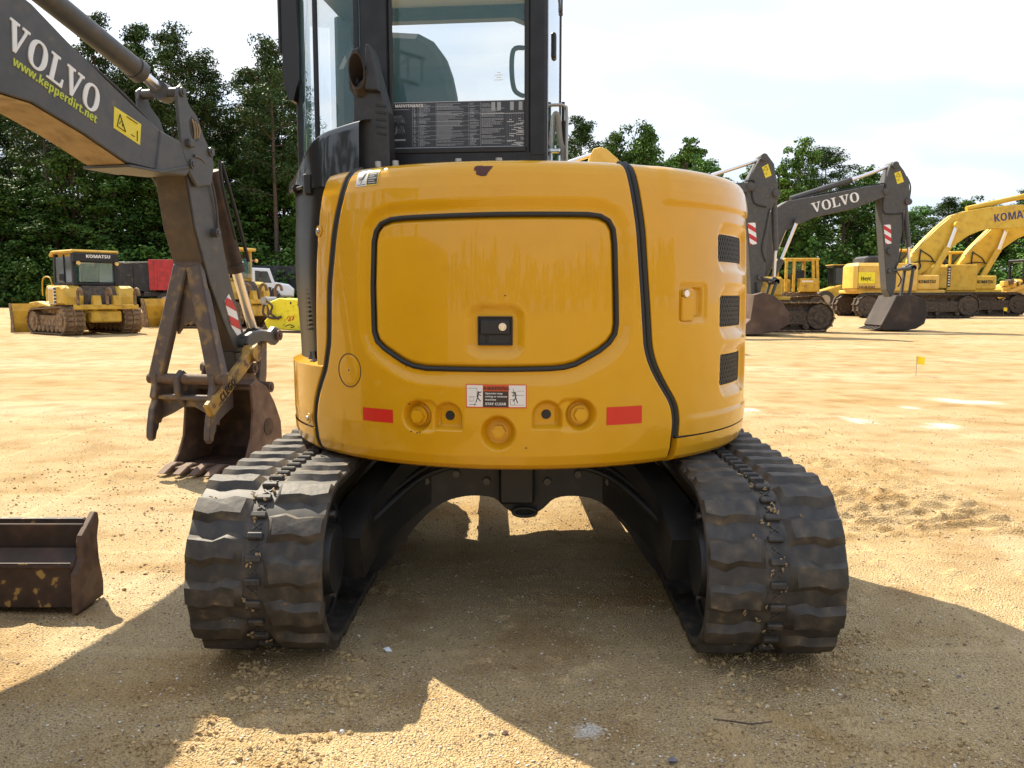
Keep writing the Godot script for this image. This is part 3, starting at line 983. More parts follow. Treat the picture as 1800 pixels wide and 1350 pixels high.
# strip of skin between two seams; the first and last columns turn inwards
func shell(lo: Array, hi: Array, gap: float, ys: PackedFloat32Array, nu: int, side: int, add := 0.0) -> Array:
	var pts := PackedVector3Array()
	var sd := PackedFloat32Array()
	for y in ys:
		var a := deg_to_rad(soft(lo, y) + (gap if lo.size() > 2 else 0.0))
		var b := deg_to_rad(soft(hi, y) - (gap if hi.size() > 2 else 0.0))
		var r := skin_r(y) + add
		for i in nu:
			var f := clampf((i - 2.0) / (nu - 5.0), 0.0, 1.0)
			var t := lerpf(a, b, f)
			var s := t * R0
			var dd := 9.0
			var dr := 0.0
			if side == 0:
				if y > 0.88 and y < 1.54 and absf(s) < 0.53: dd = sd_poly(V(s, y), DOOR)
				dr = centre_dr(s, y, dd)
			elif side == 1: dr = right_dr(s, y)
			if i == 0 or i == nu - 1: dr -= 0.03
			elif i == 1 or i == nu - 2: dr -= 0.004
			pts.append(on(t, y, r + dr))
			sd.append(dd)
	return [pts, sd]

var VENTS := [[0.968, 1.27, 1.326, 1.424], [0.985, 1.28, 1.083, 1.197], [0.995, 1.28, 0.862, 0.977]]

func right_dr(s: float, y: float) -> float:
	var dr := 0.0
	var e := smoothstep(0.60, 0.66, s)
	dr += 0.009 * smoothstep(1.505, 1.53, y) * e
	dr += 0.007 * smoothstep(0.775, 0.755, y) * smoothstep(0.72, 0.8, s)
	for v in VENTS:
		var d := sd_rect(s, y, v[0], v[1], v[2], v[3], 0.018)
		dr -= 0.022 * smoothstep(0.05, 0.004, d)
	var l := sd_rect(s, y, 0.70, 0.842, 1.112, 1.236, 0.012)
	dr -= 0.007 * smoothstep(0.01, -0.004, l)
	dr -= 0.014 * smoothstep(0.004, -0.004, sd_rect(s, y, 0.765, 0.825, 1.125, 1.225, 0.006))
	return dr

func patch(s0: float, s1: float, y0: float, y1: float, off: float, nu := 12, nv := 4) -> ArrayMesh:
	var pts := PackedVector3Array()
	var uv := PackedVector2Array()
	for j in nv:
		for i in nu:
			var u := i / (nu - 1.0)
			var v := j / (nv - 1.0)
			var y := lerpf(y0, y1, v)
			pts.append(on(lerpf(s0, s1, u) / R0, y, skin_r(y) + off))
			uv.append(Vector2(u, 1.0 - v))
	return sheet(pts, nu, nv, PackedByteArray(), PackedColorArray(), Vector3.ZERO, Vector3(0, (y0 + y1) / 2, 0), uv)

func place_on(s: float, y: float, off: float) -> Transform3D:
	var t := s / R0
	return Transform3D(Basis(Vector3.UP, t), on(t, y, skin_r(y) + off))

func draw_line(im: Image, x0: float, y0: float, x1: float, y1: float, c: Color, w := 2) -> void:
	var n := int(maxf(absf(x1 - x0), absf(y1 - y0))) + 1
	for k in n + 1:
		var f := float(k) / n
		im.fill_rect(Rect2i(int(lerpf(x0, x1, f)) - w / 2, int(lerpf(y0, y1, f)) - w / 2, w, w), c)

func picture(im: Image, called: String, rough := 0.45) -> StandardMaterial3D:
	var m := mat(called, Color.WHITE, rough)
	m.albedo_texture = ImageTexture.create_from_image(im)
	return m

func warning_print() -> StandardMaterial3D:
	var im := Image.create(512, 208, false, Image.FORMAT_RGB8)
	im.fill(L(0.62, 0.09, 0.02))
	im.fill_rect(Rect2i(8, 8, 136, 190), L(0.74, 0.71, 0.68))
	im.fill_rect(Rect2i(362, 8, 142, 190), L(0.74, 0.71, 0.68))
	im.fill_rect(Rect2i(146, 60, 214, 140), L(0.035, 0.025, 0.02))
	var k := L(0.04, 0.04, 0.05)
	draw_line(im, 20, 36, 94, 36, k, 3)
	draw_line(im, 94, 36, 94, 110, k, 3)
	draw_line(im, 20, 110, 94, 110, k, 2)
	draw_line(im, 20, 150, 60, 150, k, 2)
	for q in 24:
		var a := TAU * q / 24.0
		im.fill_rect(Rect2i(int(50 + 18 * cos(a)), int(132 + 18 * sin(a)), 3, 3), k)
	draw_line(im, 30, 180, 84, 180, k, 4)
	draw_line(im, 84, 180, 72, 172, k, 4)
	draw_line(im, 84, 180, 72, 188, k, 4)
	# figures struck by the swinging tail
	for f in [[100.0, 1.0], [420.0, -1.0]]:
		var x: float = f[0]
		var d: float = f[1]
		im.fill_rect(Rect2i(int(x + d * 8) - 7, 62, 14, 16), k)
		draw_line(im, x + d * 4, 76, x, 122, k, 11)
		draw_line(im, x + d * 4, 82, x + d * 32, 66, k, 6)
		draw_line(im, x + d * 4, 88, x + d * 26, 100, k, 6)
		draw_line(im, x, 120, x - d * 16, 160, k, 7)
		draw_line(im, x, 120, x + d * 22, 146, k, 7)
	draw_line(im, 400, 40, 400, 108, k, 4)
	draw_line(im, 430, 58, 490, 58, k, 2)
	draw_line(im, 420, 96, 490, 96, k, 3)
	draw_line(im, 420, 96, 432, 90, k, 3)
	draw_line(im, 376, 130, 410, 130, k, 3)
	draw_line(im, 376, 130, 376, 180, k, 3)
	draw_line(im, 410, 130, 410, 180, k, 3)
	draw_line(im, 376, 180, 490, 180, k, 3)
	return picture(im, "warning_print")

func hand_print() -> StandardMaterial3D:
	var im := Image.create(256, 192, false, Image.FORMAT_RGB8)
	im.fill(L(0.66, 0.5, 0.02))
	im.fill_rect(Rect2i(0, 0, 128, 192), L(0.7, 0.68, 0.64))
	im.fill_rect(Rect2i(132, 44, 116, 136), L(0.03, 0.026, 0.02))
	var k := L(0.03, 0.03, 0.03)
	for j in 5:
		var x := 146.0
		var r := [80, 60, 88, 70, 84]
		im.fill_rect(Rect2i(int(x), 60 + j * 24, r[j], 9), L(0.5, 0.48, 0.45))
	draw_line(im, 104, 40, 80, 110, k, 22)
	draw_line(im, 80, 100, 22, 96, k, 9)
	draw_line(im, 80, 110, 26, 116, k, 9)
	draw_line(im, 78, 112, 60, 160, k, 9)
	draw_line(im, 84, 104, 40, 136, k, 8)
	im.fill_rect(Rect2i(14, 172, 104, 8), k)
	return picture(im, "hand_print")

func chart_print() -> StandardMaterial3D:
	var w := 1024
	var h := 328
	var im := Image.create(w, h, false, Image.FORMAT_RGB8)
	var r := RandomNumberGenerator.new()
	r.seed = 12
	im.fill(L(0.03, 0.032, 0.038))
	var g := L(0.3, 0.31, 0.33)
	var lt := L(0.55, 0.56, 0.58)
	for q in 3:
		im.fill_rect(Rect2i(q, q, w - 2 * q, 1), lt)
		im.fill_rect(Rect2i(q, h - 1 - q, w - 2 * q, 1), lt)
		im.fill_rect(Rect2i(w - 1 - q, q, 1, h - 2 * q), lt)
	# columns of fine text, ruled off
	for c in [[210, 20, 0.9], [250, 80, 0.8], [375, 200, 0.95], [610, 62, 0.7], [690, 170, 0.6]]:
		var y := 14
		while y < h - 16:
			if r.randf() < 0.86:
				var len_ := int(c[1] * (r.randf_range(0.35, 1.0) if c[2] < 0.9 else r.randf_range(0.4, 1.0)))
				var x: int = c[0]
				while x < c[0] + len_:
					var b := r.randi_range(5, 16)
					im.fill_rect(Rect2i(x, y, mini(b, c[0] + len_ - x), 4), g)
					x += b + 3
			y += 8
	for x in [200, 240, 368, 600, 682]: im.fill_rect(Rect2i(x, 8, 2, h - 16), g)
	for y in [34, 82, 92, 140, 170, 206, 240, 268]: im.fill_rect(Rect2i(200, y, 480, 2), g)
	im.fill_rect(Rect2i(684, 92, 330, 3), lt)
	for x in range(868, 1012, 16): im.fill_rect(Rect2i(x, 96, 1, 220), g)
	for k in 30:
		var x := 868 + 16 * r.randi_range(0, 6)
		im.fill_rect(Rect2i(x, 130 + 7 * k - (7 if k > 26 else 0), 16 * r.randi_range(1, 4), 4), lt if r.randf() < 0.6 else g)
	for x in [760, 800, 890, 950]: im.fill_rect(Rect2i(x, 12, 26, 60), g)
	# small drawings of the machine
	for q in [[60, 92], [70, 170]]:
		for a in 14:
			draw_line(im, q[0] + r.randi_range(0, 70), q[1] + r.randi_range(0, 60), q[0] + r.randi_range(0, 90), q[1] + r.randi_range(0, 60), g, 2)
		im.fill_rect(Rect2i(q[0] + 20, q[1] + 14, 44, 36), L(0.06, 0.062, 0.07))
	im.fill_rect(Rect2i(40, 262, 110, 12), g)
	im.fill_rect(Rect2i(30, 50, 150, 2), lt)
	return picture(im, "chart_print", 0.3)

func hexbolt(o: Node, s: float, y: float, depth: float, m: Material, r := 0.024) -> void:
	var st := begin()
	var xf := place_on(s, y, depth)
	cyl(st, xf * Vector3(0, 0, -0.004), xf * Vector3(0, 0, 0.004), r * 1.32, -1, 20)
	cyl(st, xf * Vector3(0, 0, 0.004), xf * Vector3(0, 0, 0.02), r, r * 0.96, 6)
	done(st, "bolt", m, o, HX)

var HX: Transform3D

func rubber_track(o: Node, x: float, side: float) -> void:
	# an endless belt round two wheels, with two staggered rows of lugs
	var zc := 0.965
	var r := 0.277
	var yc := 0.3
	var straight := zc * 2.0
	var whole := 2.0 * straight + TAU * r
	var frame_at := func(t: float) -> Transform3D:
		t = fposmod(t, whole)
		var p: Vector3
		var n: Vector3
		if t < straight:
			p = Vector3(0, yc + r, zc - t)
			n = Vector3.UP
		elif t < straight + PI * r:
			var a := (t - straight) / r
			n = Vector3(0, cos(a), -sin(a))
			p = Vector3(0, yc, -zc) + n * r
		elif t < 2.0 * straight + PI * r:
			p = Vector3(0, yc - r, -zc + (t - straight - PI * r))
			n = Vector3.DOWN
		else:
			var a := (t - 2.0 * straight - PI * r) / r
			n = Vector3(0, -cos(a), sin(a))
			p = Vector3(0, yc, zc) + n * r
		var tan_ := Vector3.RIGHT.cross(n)
		return Transform3D(Basis(Vector3.RIGHT, n, tan_), p)
	var belt := begin()
	belt.set_smooth_group(1)
	var n := 120
	var sec := [V(-0.213, -0.026), V(-0.215, -0.006), V(-0.21, 0.0), V(0.21, 0.0), V(0.215, -0.006), V(0.213, -0.026)]
	for k in n:
		var a: Transform3D = frame_at.call(whole * k / n)
		var b: Transform3D = frame_at.call(whole * (k + 1) / n)
		for i in 6:
			var p: Vector2 = sec[i]
			var q: Vector2 = sec[(i + 1) % 6]
			var e := q - p
			belt.set_smooth_group(2 + i)
			quad(belt, a * Vector3(p.x, p.y, 0), a * Vector3(q.x, q.y, 0), b * Vector3(q.x, q.y, 0), b * Vector3(p.x, p.y, 0), a.basis * Vector3(-e.y, e.x, 0))
	var tr := done(belt, "rubber_track", M.rubber_belt, o, Transform3D(Basis.IDENTITY, Vector3(x, 0, 0)))
	# lug shapes, outer and inner row (mirrored)
	var pitch := whole / 40.0
	var lugs := []
	for row in 2:
		for variant in 2:
			var st := begin()
			var w := 0.004 * variant
			st.set_smooth_group(1)
			var low := [V(0.028, -0.042), V(0.085, -0.054 - w), V(0.125, -0.039), V(0.213, -0.048), V(0.2155, 0.04), V(0.16, 0.055 + w), V(0.12, 0.042), V(0.034, 0.05)]
			var hi := [V(0.05, -0.026), V(0.09, -0.036), V(0.128, -0.022), V(0.207, -0.030), V(0.208, 0.022), V(0.158, 0.036), V(0.118, 0.025), V(0.056, 0.031)]
			var sx := 1.0 if row == 0 else -1.0
			var c := Vector3(0.11 * sx, 0.01, 0)
			for i in 8:
				var j := (i + 1) % 8
				var a := Vector3(low[i].x * sx, -0.006, low[i].y)
				var b := Vector3(low[j].x * sx, -0.006, low[j].y)
				var d := Vector3(hi[j].x * sx, 0.02, hi[j].y)
				var e := Vector3(hi[i].x * sx, 0.02, hi[i].y)
				quad(st, a, b, d, e, (a + b + d + e) / 4.0 - c)
				st.set_smooth_group(FLAT)
				tri(st, Vector3(c.x, 0.0215, 0), e, d, Vector3.UP)
				st.set_smooth_group(1)
			st.generate_normals()
			lugs.append(st.commit())
	for k in 40:
		for row in 2:
			var t := pitch * (k + (0.5 if row == 1 else 0.0) + 0.2)
			var f: Transform3D = frame_at.call(t)
			put_mesh(lugs[row * 2 + (k % 2)], "lug", M.rubber_lug, tr, f)
	# raised guide bars down the middle
	var bars := begin()
	for k in 80:
		var f: Transform3D = frame_at.call(pitch * 0.5 * k)
		box(bars, Vector3(0.05, 0.018, 0.022), f * at(0, 0.006, 0), 0.004)
		var f2: Transform3D = frame_at.call(pitch * 0.5 * (k + 0.5))
		box(bars, Vector3(0.034, 0.004, 0.005), f2 * at(0, 0.001, 0, 0, 40, 0))
		box(bars, Vector3(0.034, 0.005, 0.005), f2 * at(0, 0.001, 0, 0, -40, 0))
	done(bars, "guide_bar", M.rubber_belt, tr)
	# clods of dirt stuck in the tread
	var rr := RandomNumberGenerator.new()
	rr.seed = 40 + int(side)
	var cl := begin()
	for k in 46:
		var f: Transform3D = frame_at.call(whole * (0.72 + 0.3 * rr.randf()))
		var c := Vector3(rr.randf_range(-0.045, 0.02), 0.004, 0)
		if k % 3 == 0: c.x = rr.randf_range(-0.18, 0.18)
		for q in 3:
			box(cl, Vector3(rr.randf_range(0.004, 0.014), rr.randf_range(0.003, 0.007), rr.randf_range(0.004, 0.014)), f * at(c.x + rr.randf_range(-0.01, 0.01), c.y + 0.003 * q, rr.randf_range(-0.01, 0.01), rr.randf() * 60, rr.randf() * 90, 0), 0.002)
	tag(done(cl, "dirt_clod", M.boom_belly, tr), "", "", "", "stuff")
	# frame, wheels and rollers inside the belt
	var fr := begin()
	box(fr, Vector3(0.2, 0.2, 1.62), at(0, 0.3, 0), 0.03)
	box(fr, Vector3(0.3, 0.05, 1.5), at(0, 0.4, 0, 0, 0, -side * 6), 0.01)
	done(fr, "track_frame", M.chassis_black, o, Transform3D(Basis.IDENTITY, Vector3(x, 0, 0)))
	for z in [-zc, zc]:
		var wh := begin()
		cyl(wh, Vector3(-0.14, yc, z), Vector3(0.14, yc, z), 0.215, -1, 32)
		cyl(wh, Vector3(-side * 0.15, yc, z), Vector3(-side * 0.16, yc, z), 0.205, 0.19, 32)
		cyl(wh, Vector3(-side * 0.15, yc, z), Vector3(-side * 0.2, yc, z), 0.125, 0.115, 24)
		var w := done(wh, "drive_wheel" if z > 0 else "idler_wheel", M.hub_black, o, Transform3D(Basis.IDENTITY, Vector3(x, 0, 0)))
		var ring := begin()
		var pts := []
		for k in 40: pts.append(Vector3(-side * 0.162, yc + 0.2 * cos(TAU * k / 40.0), z + 0.2 * sin(TAU * k / 40.0)))
		tube(ring, pts, 0.012, 8, true)
		done(ring, "rim", M.chassis_black, w)
		for k in 6:
			var b := begin()
			var a := TAU * (k + 0.4) / 6.0
			var p := Vector3(-side * 0.158, yc + 0.162 * cos(a), z + 0.162 * sin(a))
			cyl(b, p, p - Vector3(side * 0.018, 0, 0), 0.014, -1, 6)
			done(b, "bolt", M.steel, w)
	for k in 4:
		var ro := begin()
		cyl(ro, Vector3(-0.13, 0.11, -0.6 + 0.4 * k), Vector3(0.13, 0.11, -0.6 + 0.4 * k), 0.075, -1, 20)
		done(ro, "roller", M.hub_black, o, Transform3D(Basis.IDENTITY, Vector3(x, 0, 0)))

func build_main() -> void:
	var o := thing("mini_excavator", "large yellow compact excavator seen from behind on black rubber tracks, filling the middle", "excavator", Vector3(0.03, 0, -3.72), -0.02)
	HX = Transform3D(Basis(Vector3.UP, deg_to_rad(-6.0) + 0.02), Vector3(0.0, 0, 0))
	# --- counterweight skin and engine door
	var ys := ylist(0.60, 1.652, 0.0042)
	var nu := 330
	var a := shell(SEAM_L, SEAM_R, 1.1, ys, nu, 0)
	var pts: PackedVector3Array = a[0]
	var sd: PackedFloat32Array = a[1]
	var keep := PackedByteArray()
	keep.resize(pts.size())
	for k in pts.size(): keep[k] = 1 if sd[k] > -0.003 else 0
	var cw := put_mesh(sheet(pts, nu, ys.size(), keep, PackedColorArray(), Vector3(0, 0, 1)), "counterweight", M.yellow_paint, o, HX)
	# door: its own panel, edges rolled in
	var dpts := PackedVector3Array()
	var dkeep := PackedByteArray()
	var dn := 230
	var dm := 150
	for j in dm:
		for i in dn:
			var s := lerpf(-0.46, 0.45, i / (dn - 1.0))
			var y := lerpf(0.94, 1.48, j / (dm - 1.0))
			var d := sd_poly(V(s, y), DOOR)
			var dr := -0.011 - 0.016 * smoothstep(-0.022, 0.0, d)
			var l := sd_rect(s, y, -0.044, 0.073, 1.034, 1.131, 0.01)
			dr -= 0.016 * smoothstep(0.048, 0.012, l)
			dpts.append(on(s / R0, y, skin_r(y) + dr))
			dkeep.append(1 if d < 0.003 else 0)
	var door := put_mesh(sheet(dpts, dn, dm, dkeep, PackedColorArray(), Vector3(0, 0, 1)), "engine_door", M.yellow_paint, o, HX)
	var seal := begin()
	var sp := []
	for i in DOOR.size():
		var p: Vector2 = DOOR[i]
		var q: Vector2 = DOOR[(i + 1) % DOOR.size()]
		var n := maxi(1, int(p.distance_to(q) / 0.02))
		for k in n:
			var e := p.lerp(q, float(k) / n)
			sp.append(on(e.x / R0, e.y, skin_r(e.y) - 0.014))
	tube(seal, sp, 0.0088, 8, true)
	done(seal, "door_seal", M.seal_rubber, door)
	# latch: black tray with a flap and a key barrel
	var lx := place_on(0.0145, 1.0825, -0.027)
	var la := begin()
	for e in [[0.117, 0.006, 0.0, 0.0455], [0.117, 0.006, 0.0, -0.0455], [0.006, 0.085, 0.0555, 0.0], [0.006, 0.085, -0.0555, 0.0]]:
		box(la, Vector3(e[0], e[1], 0.012), lx * at(e[2], e[3], 0.005), 0.002)
	box(la, Vector3(0.108, 0.088, 0.006), lx * at(0, 0, 0.001))
	var lt := done(la, "door_latch", M.black_plastic, door)
	var fl := begin()
	box(fl, Vector3(0.1, 0.048, 0.01), lx * at(0, 0.012, 0.008), 0.003)
	box(fl, Vector3(0.008, 0.02, 0.008), lx * at(-0.028, -0.026, 0.007), 0.002)
	done(fl, "latch_flap", M.black_plastic, door)
	var ke := begin()
	cyl(ke, lx * Vector3(0.026, 0.014, 0.012), lx * Vector3(0.026, 0.014, 0.019), 0.0145, 0.013, 20)
	cyl(ke, lx * Vector3(0.026, 0.014, 0.019), lx * Vector3(0.026, 0.014, 0.021), 0.009, 0.008, 16)
	box(ke, Vector3(0.002, 0.009, 0.002), lx * at(0.026, 0.014, 0.0215))
	done(ke, "lock", M.chrome, door)
	# round inspection plug
	var cpts := PackedVector3Array()
	for j in 8:
		for i in 41:
			var rr := 0.0575 * j / 7.0
			var t := TAU * i / 40.0
			var s := -0.558 + rr * cos(t)
			var y := 0.934 + rr * sin(t)
			cpts.append(on(s / R0, y, skin_r(y) + (0.0022 if j < 7 else -0.001)))
	put_mesh(sheet(cpts, 41, 8, PackedByteArray(), PackedColorArray(), on(-0.57, 0, 1)), "inspection_plug", M.yellow_paint, cw)
	var rg := begin()
	var rp := []
	for i in 40:
		var t := TAU * i / 40.0
		rp.append(on((-0.558 + 0.0595 * cos(t)) / R0, 0.934 + 0.0595 * sin(t), skin_r(0.934) + 0.0004))
	tube(rg, rp, 0.0016, 6, true)
	done(rg, "plug_gap", M.seal_rubber, cw)
	# bolts, plugs
	hexbolt(o, -0.265, 0.788, -0.024, M.yellow_paint)
	hexbolt(o, 0.308, 0.799, -0.024, M.yellow_paint)
	hexbolt(o, 0.025, 0.742, -0.04, M.yellow_paint)
	for c in [V(-0.149, 0.793), V(0.191, 0.801)]:
		var bp := begin()
		var xf := place_on(c.x, c.y, -0.03)
		cyl(bp, xf * Vector3.ZERO, xf * Vector3(0, 0, 0.006), 0.0165, 0.015, 20)
		done(bp, "rubber_plug", M.seal_rubber, o, HX)
	# stickers
	put_mesh(patch(-0.0825, 0.1216, 0.826, 0.9055, 0.0015, 12, 3), "warning_sticker", warning_print(), cw)
	var mid := 0.0205
	letters("WARNING", 0.0125, 0.074, false, M.print_black, cw, place_on(0.026, 0.8925, 0.003), "lettering", 0.0006)
	letters("A", 0.011, 0.011, false, M.print_black, cw, place_on(-0.018, 0.8925, 0.003), "lettering", 0.0006)
	letters("Operator may", 0.0078, 0.058, false, M.print_white, cw, place_on(mid - 0.008, 0.8745, 0.003), "lettering", 0.0006)
	letters("swing or reverse", 0.0078, 0.073, false, M.print_white, cw, place_on(mid - 0.0005, 0.8643, 0.003), "lettering", 0.0006)
	letters("machine", 0.0064, 0.036, false, M.print_white, cw, place_on(mid - 0.019, 0.8546, 0.003), "lettering", 0.0006)
	letters("STAY CLEAR", 0.0088, 0.07, false, M.print_white, cw, place_on(mid - 0.002, 0.8402, 0.003), "lettering", 0.0006)
	put_mesh(patch(-0.528, -0.4235, 1.577, 1.638, 0.0018, 8, 8), "hand_sticker", hand_print(), cw)
	put_mesh(patch(-0.492, -0.357, 0.7595, 0.806, 0.0012, 8, 3), "reflector", M.reflector_red, cw)
	put_mesh(patch(0.398, 0.535, 0.7615, 0.823, 0.0012, 8, 3), "reflector", M.reflector_red, cw)
	# chipped paint below the rim
	var chip := [V(1135, 880), V(1150, 870), V(1168, 868), V(1192, 871), V(1245, 873), V(1236, 884), V(1226, 896), V(1206, 918), V(1178, 917), V(1160, 915), V(1148, 908), V(1150, 896), V(1139, 893)]
	var hp := PackedVector3Array()
	var hk := PackedByteArray()
	for j in 24:
		for i in 44:
			var x := lerpf(1130, 1250, i / 43.0)
			var yy := lerpf(925, 862, j / 23.0)
			var s := lerpf(-0.064, 0.013, i / 43.0)
			var y := lerpf(1.583, 1.631, j / 23.0)
			hp.append(on(s / R0, y, skin_r(y) + 0.0012))
			hk.append(1 if sd_poly(V(x + 3.0 * sin(yy * 0.7), yy), chip) < 0.0 else 0)
	put_mesh(sheet(hp, 44, 24, hk, PackedColorArray(), Vector3(0, 0.3, 1)), "chipped_paint", M.primer_scar, cw)
	# --- right side panel and its skirt
	var ys2 := ylist(0.7, 1.652, 0.0042)
	var b := shell(SEAM_R, [[0, 122.0], [2, 122.0]], 1.25, ys2, 400, 1)
	pts = b[0]
	keep = PackedByteArray()
	keep.resize(pts.size())
	for k in pts.size():
		var t := atan2(pts[k].x, pts[k].z) * R0
		var hole := false
		for v in VENTS:
			if sd_rect(t, pts[k].y, v[0], v[1], v[2], v[3], 0.018) < 0.0: hole = true
		keep[k] = 0 if hole else 1
	var rp2 := put_mesh(sheet(pts, 400, ys2.size(), keep, PackedColorArray(), Vector3(1, 0, 0.2)), "side_panel", M.yellow_paint, o, HX)
	var sk := shell([[0.6, 40.9], [0.7, 40.9]], [[0, 122.0], [2, 122.0]], 0.0, ylist(0.60, 0.694, 0.006), 120, 2, 0.006)
	var skm := put_mesh(sheet(sk[0], 120, (sk[0] as PackedVector3Array).size() / 120, PackedByteArray(), PackedColorArray(), Vector3(1, 0, 0.2)), "skirt", M.yellow_paint, o, HX)
	var sl := begin()
	var slp := []
	for k in 40: slp.append(on(deg_to_rad(lerpf(40.8, 121, k / 39.0)), 0.697, skin_r(0.697) - 0.006))
	tube(sl, slp, 0.007, 6)
	done(sl, "skirt_seal", M.seal_rubber, skm)
	# grilles: dark plate and expanded-metal mesh behind each opening
	for v in VENTS:
		var gp := PackedVector3Array()
		for j in 6:
			for i in 20:
				var s := lerpf(v[0] - 0.03, v[1] + 0.03, i / 19.0)
				var y := lerpf(v[2] - 0.03, v[3] + 0.03, j / 5.0)
				gp.append(on(s / R0, y, skin_r(y) - 0.034))
		var gr := put_mesh(sheet(gp, 20, 6, PackedByteArray(), PackedColorArray(), Vector3(1, 0, 0.6)), "vent", M.seal_rubber, rp2)
		var gm := begin()
		var step := 0.019
		var h: float = v[3] - v[2] + 0.02
		var nl := int((v[1] - v[0] + h) / step)
		for dir in [1.0, -1.0]:
			for k in nl + 1:
				var sa: float = v[0] - 0.01 + step * k - (h * 0.55 if dir > 0 else -0.0)
				var run: float = h * 0.55 * dir
				var n := 5
				for q in n:
					var f0 := float(q) / n
					var f1 := float(q + 1) / n
					var s0: float = sa + run * f0
					var s1: float = sa + run * f1
					if minf(s0, s1) < v[0] - 0.012 or maxf(s0, s1) > v[1] + 0.012: continue
					var y0 := lerpf(v[2] - 0.01, v[3] + 0.01, f0)
					var y1 := lerpf(v[2] - 0.01, v[3] + 0.01, f1)
					bar(gm, on(s0 / R0, y0, skin_r(y0) - 0.026), on(s1 / R0, y1, skin_r(y1) - 0.026), 0.0042, 0.003)
		done(gm, "grille", M.grille_grey, rp2)
	# recessed pull with key barrel
	var hx2 := place_on(0.745, 1.165, -0.004)
	var pl := begin()
	box(pl, Vector3(0.062, 0.085, 0.016), hx2 * at(-0.008, -0.012, 0.0), 0.004)
	box(pl, Vector3(0.034, 0.045, 0.014), hx2 * at(0.006, 0.036, 0.0), 0.004)
	done(pl, "panel_pull", M.yellow_paint, rp2)
	var k2 := begin()
	var kx := place_on(0.7225, 1.207, 0.0)
	cyl(k2, kx * Vector3.ZERO, kx * Vector3(0, 0, 0.01), 0.0145, 0.0125, 20)
	done(k2, "lock", M.chrome, rp2)
	# --- left side panel: lower part, strip beside the seam, black door trim with slots
	var ys3 := ylist(0.70, 0.945, 0.006)
	var c3 := shell([[0, -122.0], [2, -122.0]], SEAM_L, 1.25, ys3, 120, 2, 0.0)
	var pl3: PackedVector3Array = c3[0]
	for k in 120: # shoulder: the top row turns inwards
		var q := pl3[(ys3.size() - 1) * 120 + k]
		pl3[(ys3.size() - 1) * 120 + k] = Vector3(q.x * 0.955, q.y + 0.012, q.z * 0.955)
	var lp := put_mesh(sheet(pl3, 120, ys3.size(), PackedByteArray(), PackedColorArray(), Vector3(-1, 0, 0.4)), "side_panel", M.yellow_paint, o, HX)
	var sk2 := shell([[0, -122.0], [2, -122.0]], [[0.6, -47.6], [0.7, -48.0]], 0.0, ylist(0.60, 0.694, 0.006), 100, 2, 0.004)
	put_mesh(sheet(sk2[0], 100, (sk2[0] as PackedVector3Array).size() / 100, PackedByteArray(), PackedColorArray(), Vector3(-1, 0, 0.4)), "skirt", M.yellow_paint, o, HX)
	var c4 := shell([[0.93, -46.3], [1.1, -46.4], [1.3, -46.0], [1.5, -44.8], [1.62, -43.4], [1.66, -43.0]], SEAM_L, 1.25, ylist(0.935, 1.648, 0.006), 30, 2, -0.002)
	put_mesh(sheet(c4[0], 30, (c4[0] as PackedVector3Array).size() / 30, PackedByteArray(), PackedColorArray(), Vector3(-1, 0, 0.8)), "corner_strip", M.yellow_paint, o, HX)
	var ys5 := ylist(0.905, 1.67, 0.01)
	var tp := PackedVector3Array()
	for y in ys5:
		var edge := table([[0.9, -47.2], [1.1, -46.6], [1.3, -46.2], [1.5, -45.0], [1.62, -43.7], [1.68, -43.0]], y)
		for i in 60:
			var t := deg_to_rad(lerpf(edge, -122.0, i / 59.0))
			var taper := 0.035 * smoothstep(1.35, 0.95, y)
			tp.append(on(t, y, skin_r(minf(y, 1.5)) - 0.014 - 0.02 * smoothstep(0.06, 0.0, i / 59.0) - taper * 0.6))
	var trim := put_mesh(sheet(tp, 60, ys5.size(), PackedByteArray(), PackedColorArray(), Vector3(-1, 0, 0.3)), "door_trim", M.trim_brown, o, HX)
	for k in 11:
		var s := begin()
		var y := 1.07 + 0.017 * k
		box(s, Vector3(0.032, 0.007, 0.006), Transform3D(Basis(Vector3.UP, deg_to_rad(-53.0)), on(deg_to_rad(-53.0), y, skin_r(y) - 0.022)))
		done(s, "slot", M.seal_rubber, trim)
	var dk := begin()
	var dxf := Transform3D(Basis(Vector3.UP, deg_to_rad(-50)), on(deg_to_rad(-50), 0.955, 0.95))
	cyl(dk, dxf * Vector3(-0.02, 0, 0), dxf * Vector3(-0.02, 0.03, 0.0), 0.022, 0.016, 14)
	cyl(dk, dxf * Vector3(0.012, -0.005, 0.004), dxf * Vector3(0.012, 0.004, 0.004), 0.014, 0.01, 14)
	done(dk, "roller_stop", M.gloss_black, trim)
	for q in [[-0.745, 1.435, 0.002, 0.011], [-0.845, 0.73, 0.012, 0.012]]:
		var sb := begin()
		var xf := place_on(q[0], q[1], q[2])
		cyl(sb, xf * Vector3(0, 0, -0.002), xf * Vector3(0, 0, 0.0015), 0.021, 0.019, 18)
		done(sb, "dimple", M.yellow_paint, o, HX)
		var sb2 := begin()
		cyl(sb2, xf * Vector3(0, 0, 0.003), xf * Vector3(0, 0, 0.007), q[3] * 0.85, q[3] * 0.7, 12)
		done(sb2, "bolt", M.steel, o, HX)
	# rubber strips along both seams
	for e in [SEAM_L, SEAM_R]:
		var st := begin()
		for off in [-0.65, 0.65]:
			var path := []
			for k in 60:
				var y := lerpf(0.606 if e == SEAM_L else 0.7, 1.645, k / 59.0)
				path.append(on(deg_to_rad(soft(e, y) + off), y, skin_r(y) - 0.013))
			tube(st, path, 0.0125, 8)
		done(st, "seam_rubber", M.seal_rubber, o, HX)
	# --- decks that close the body
	var dk2 := begin()
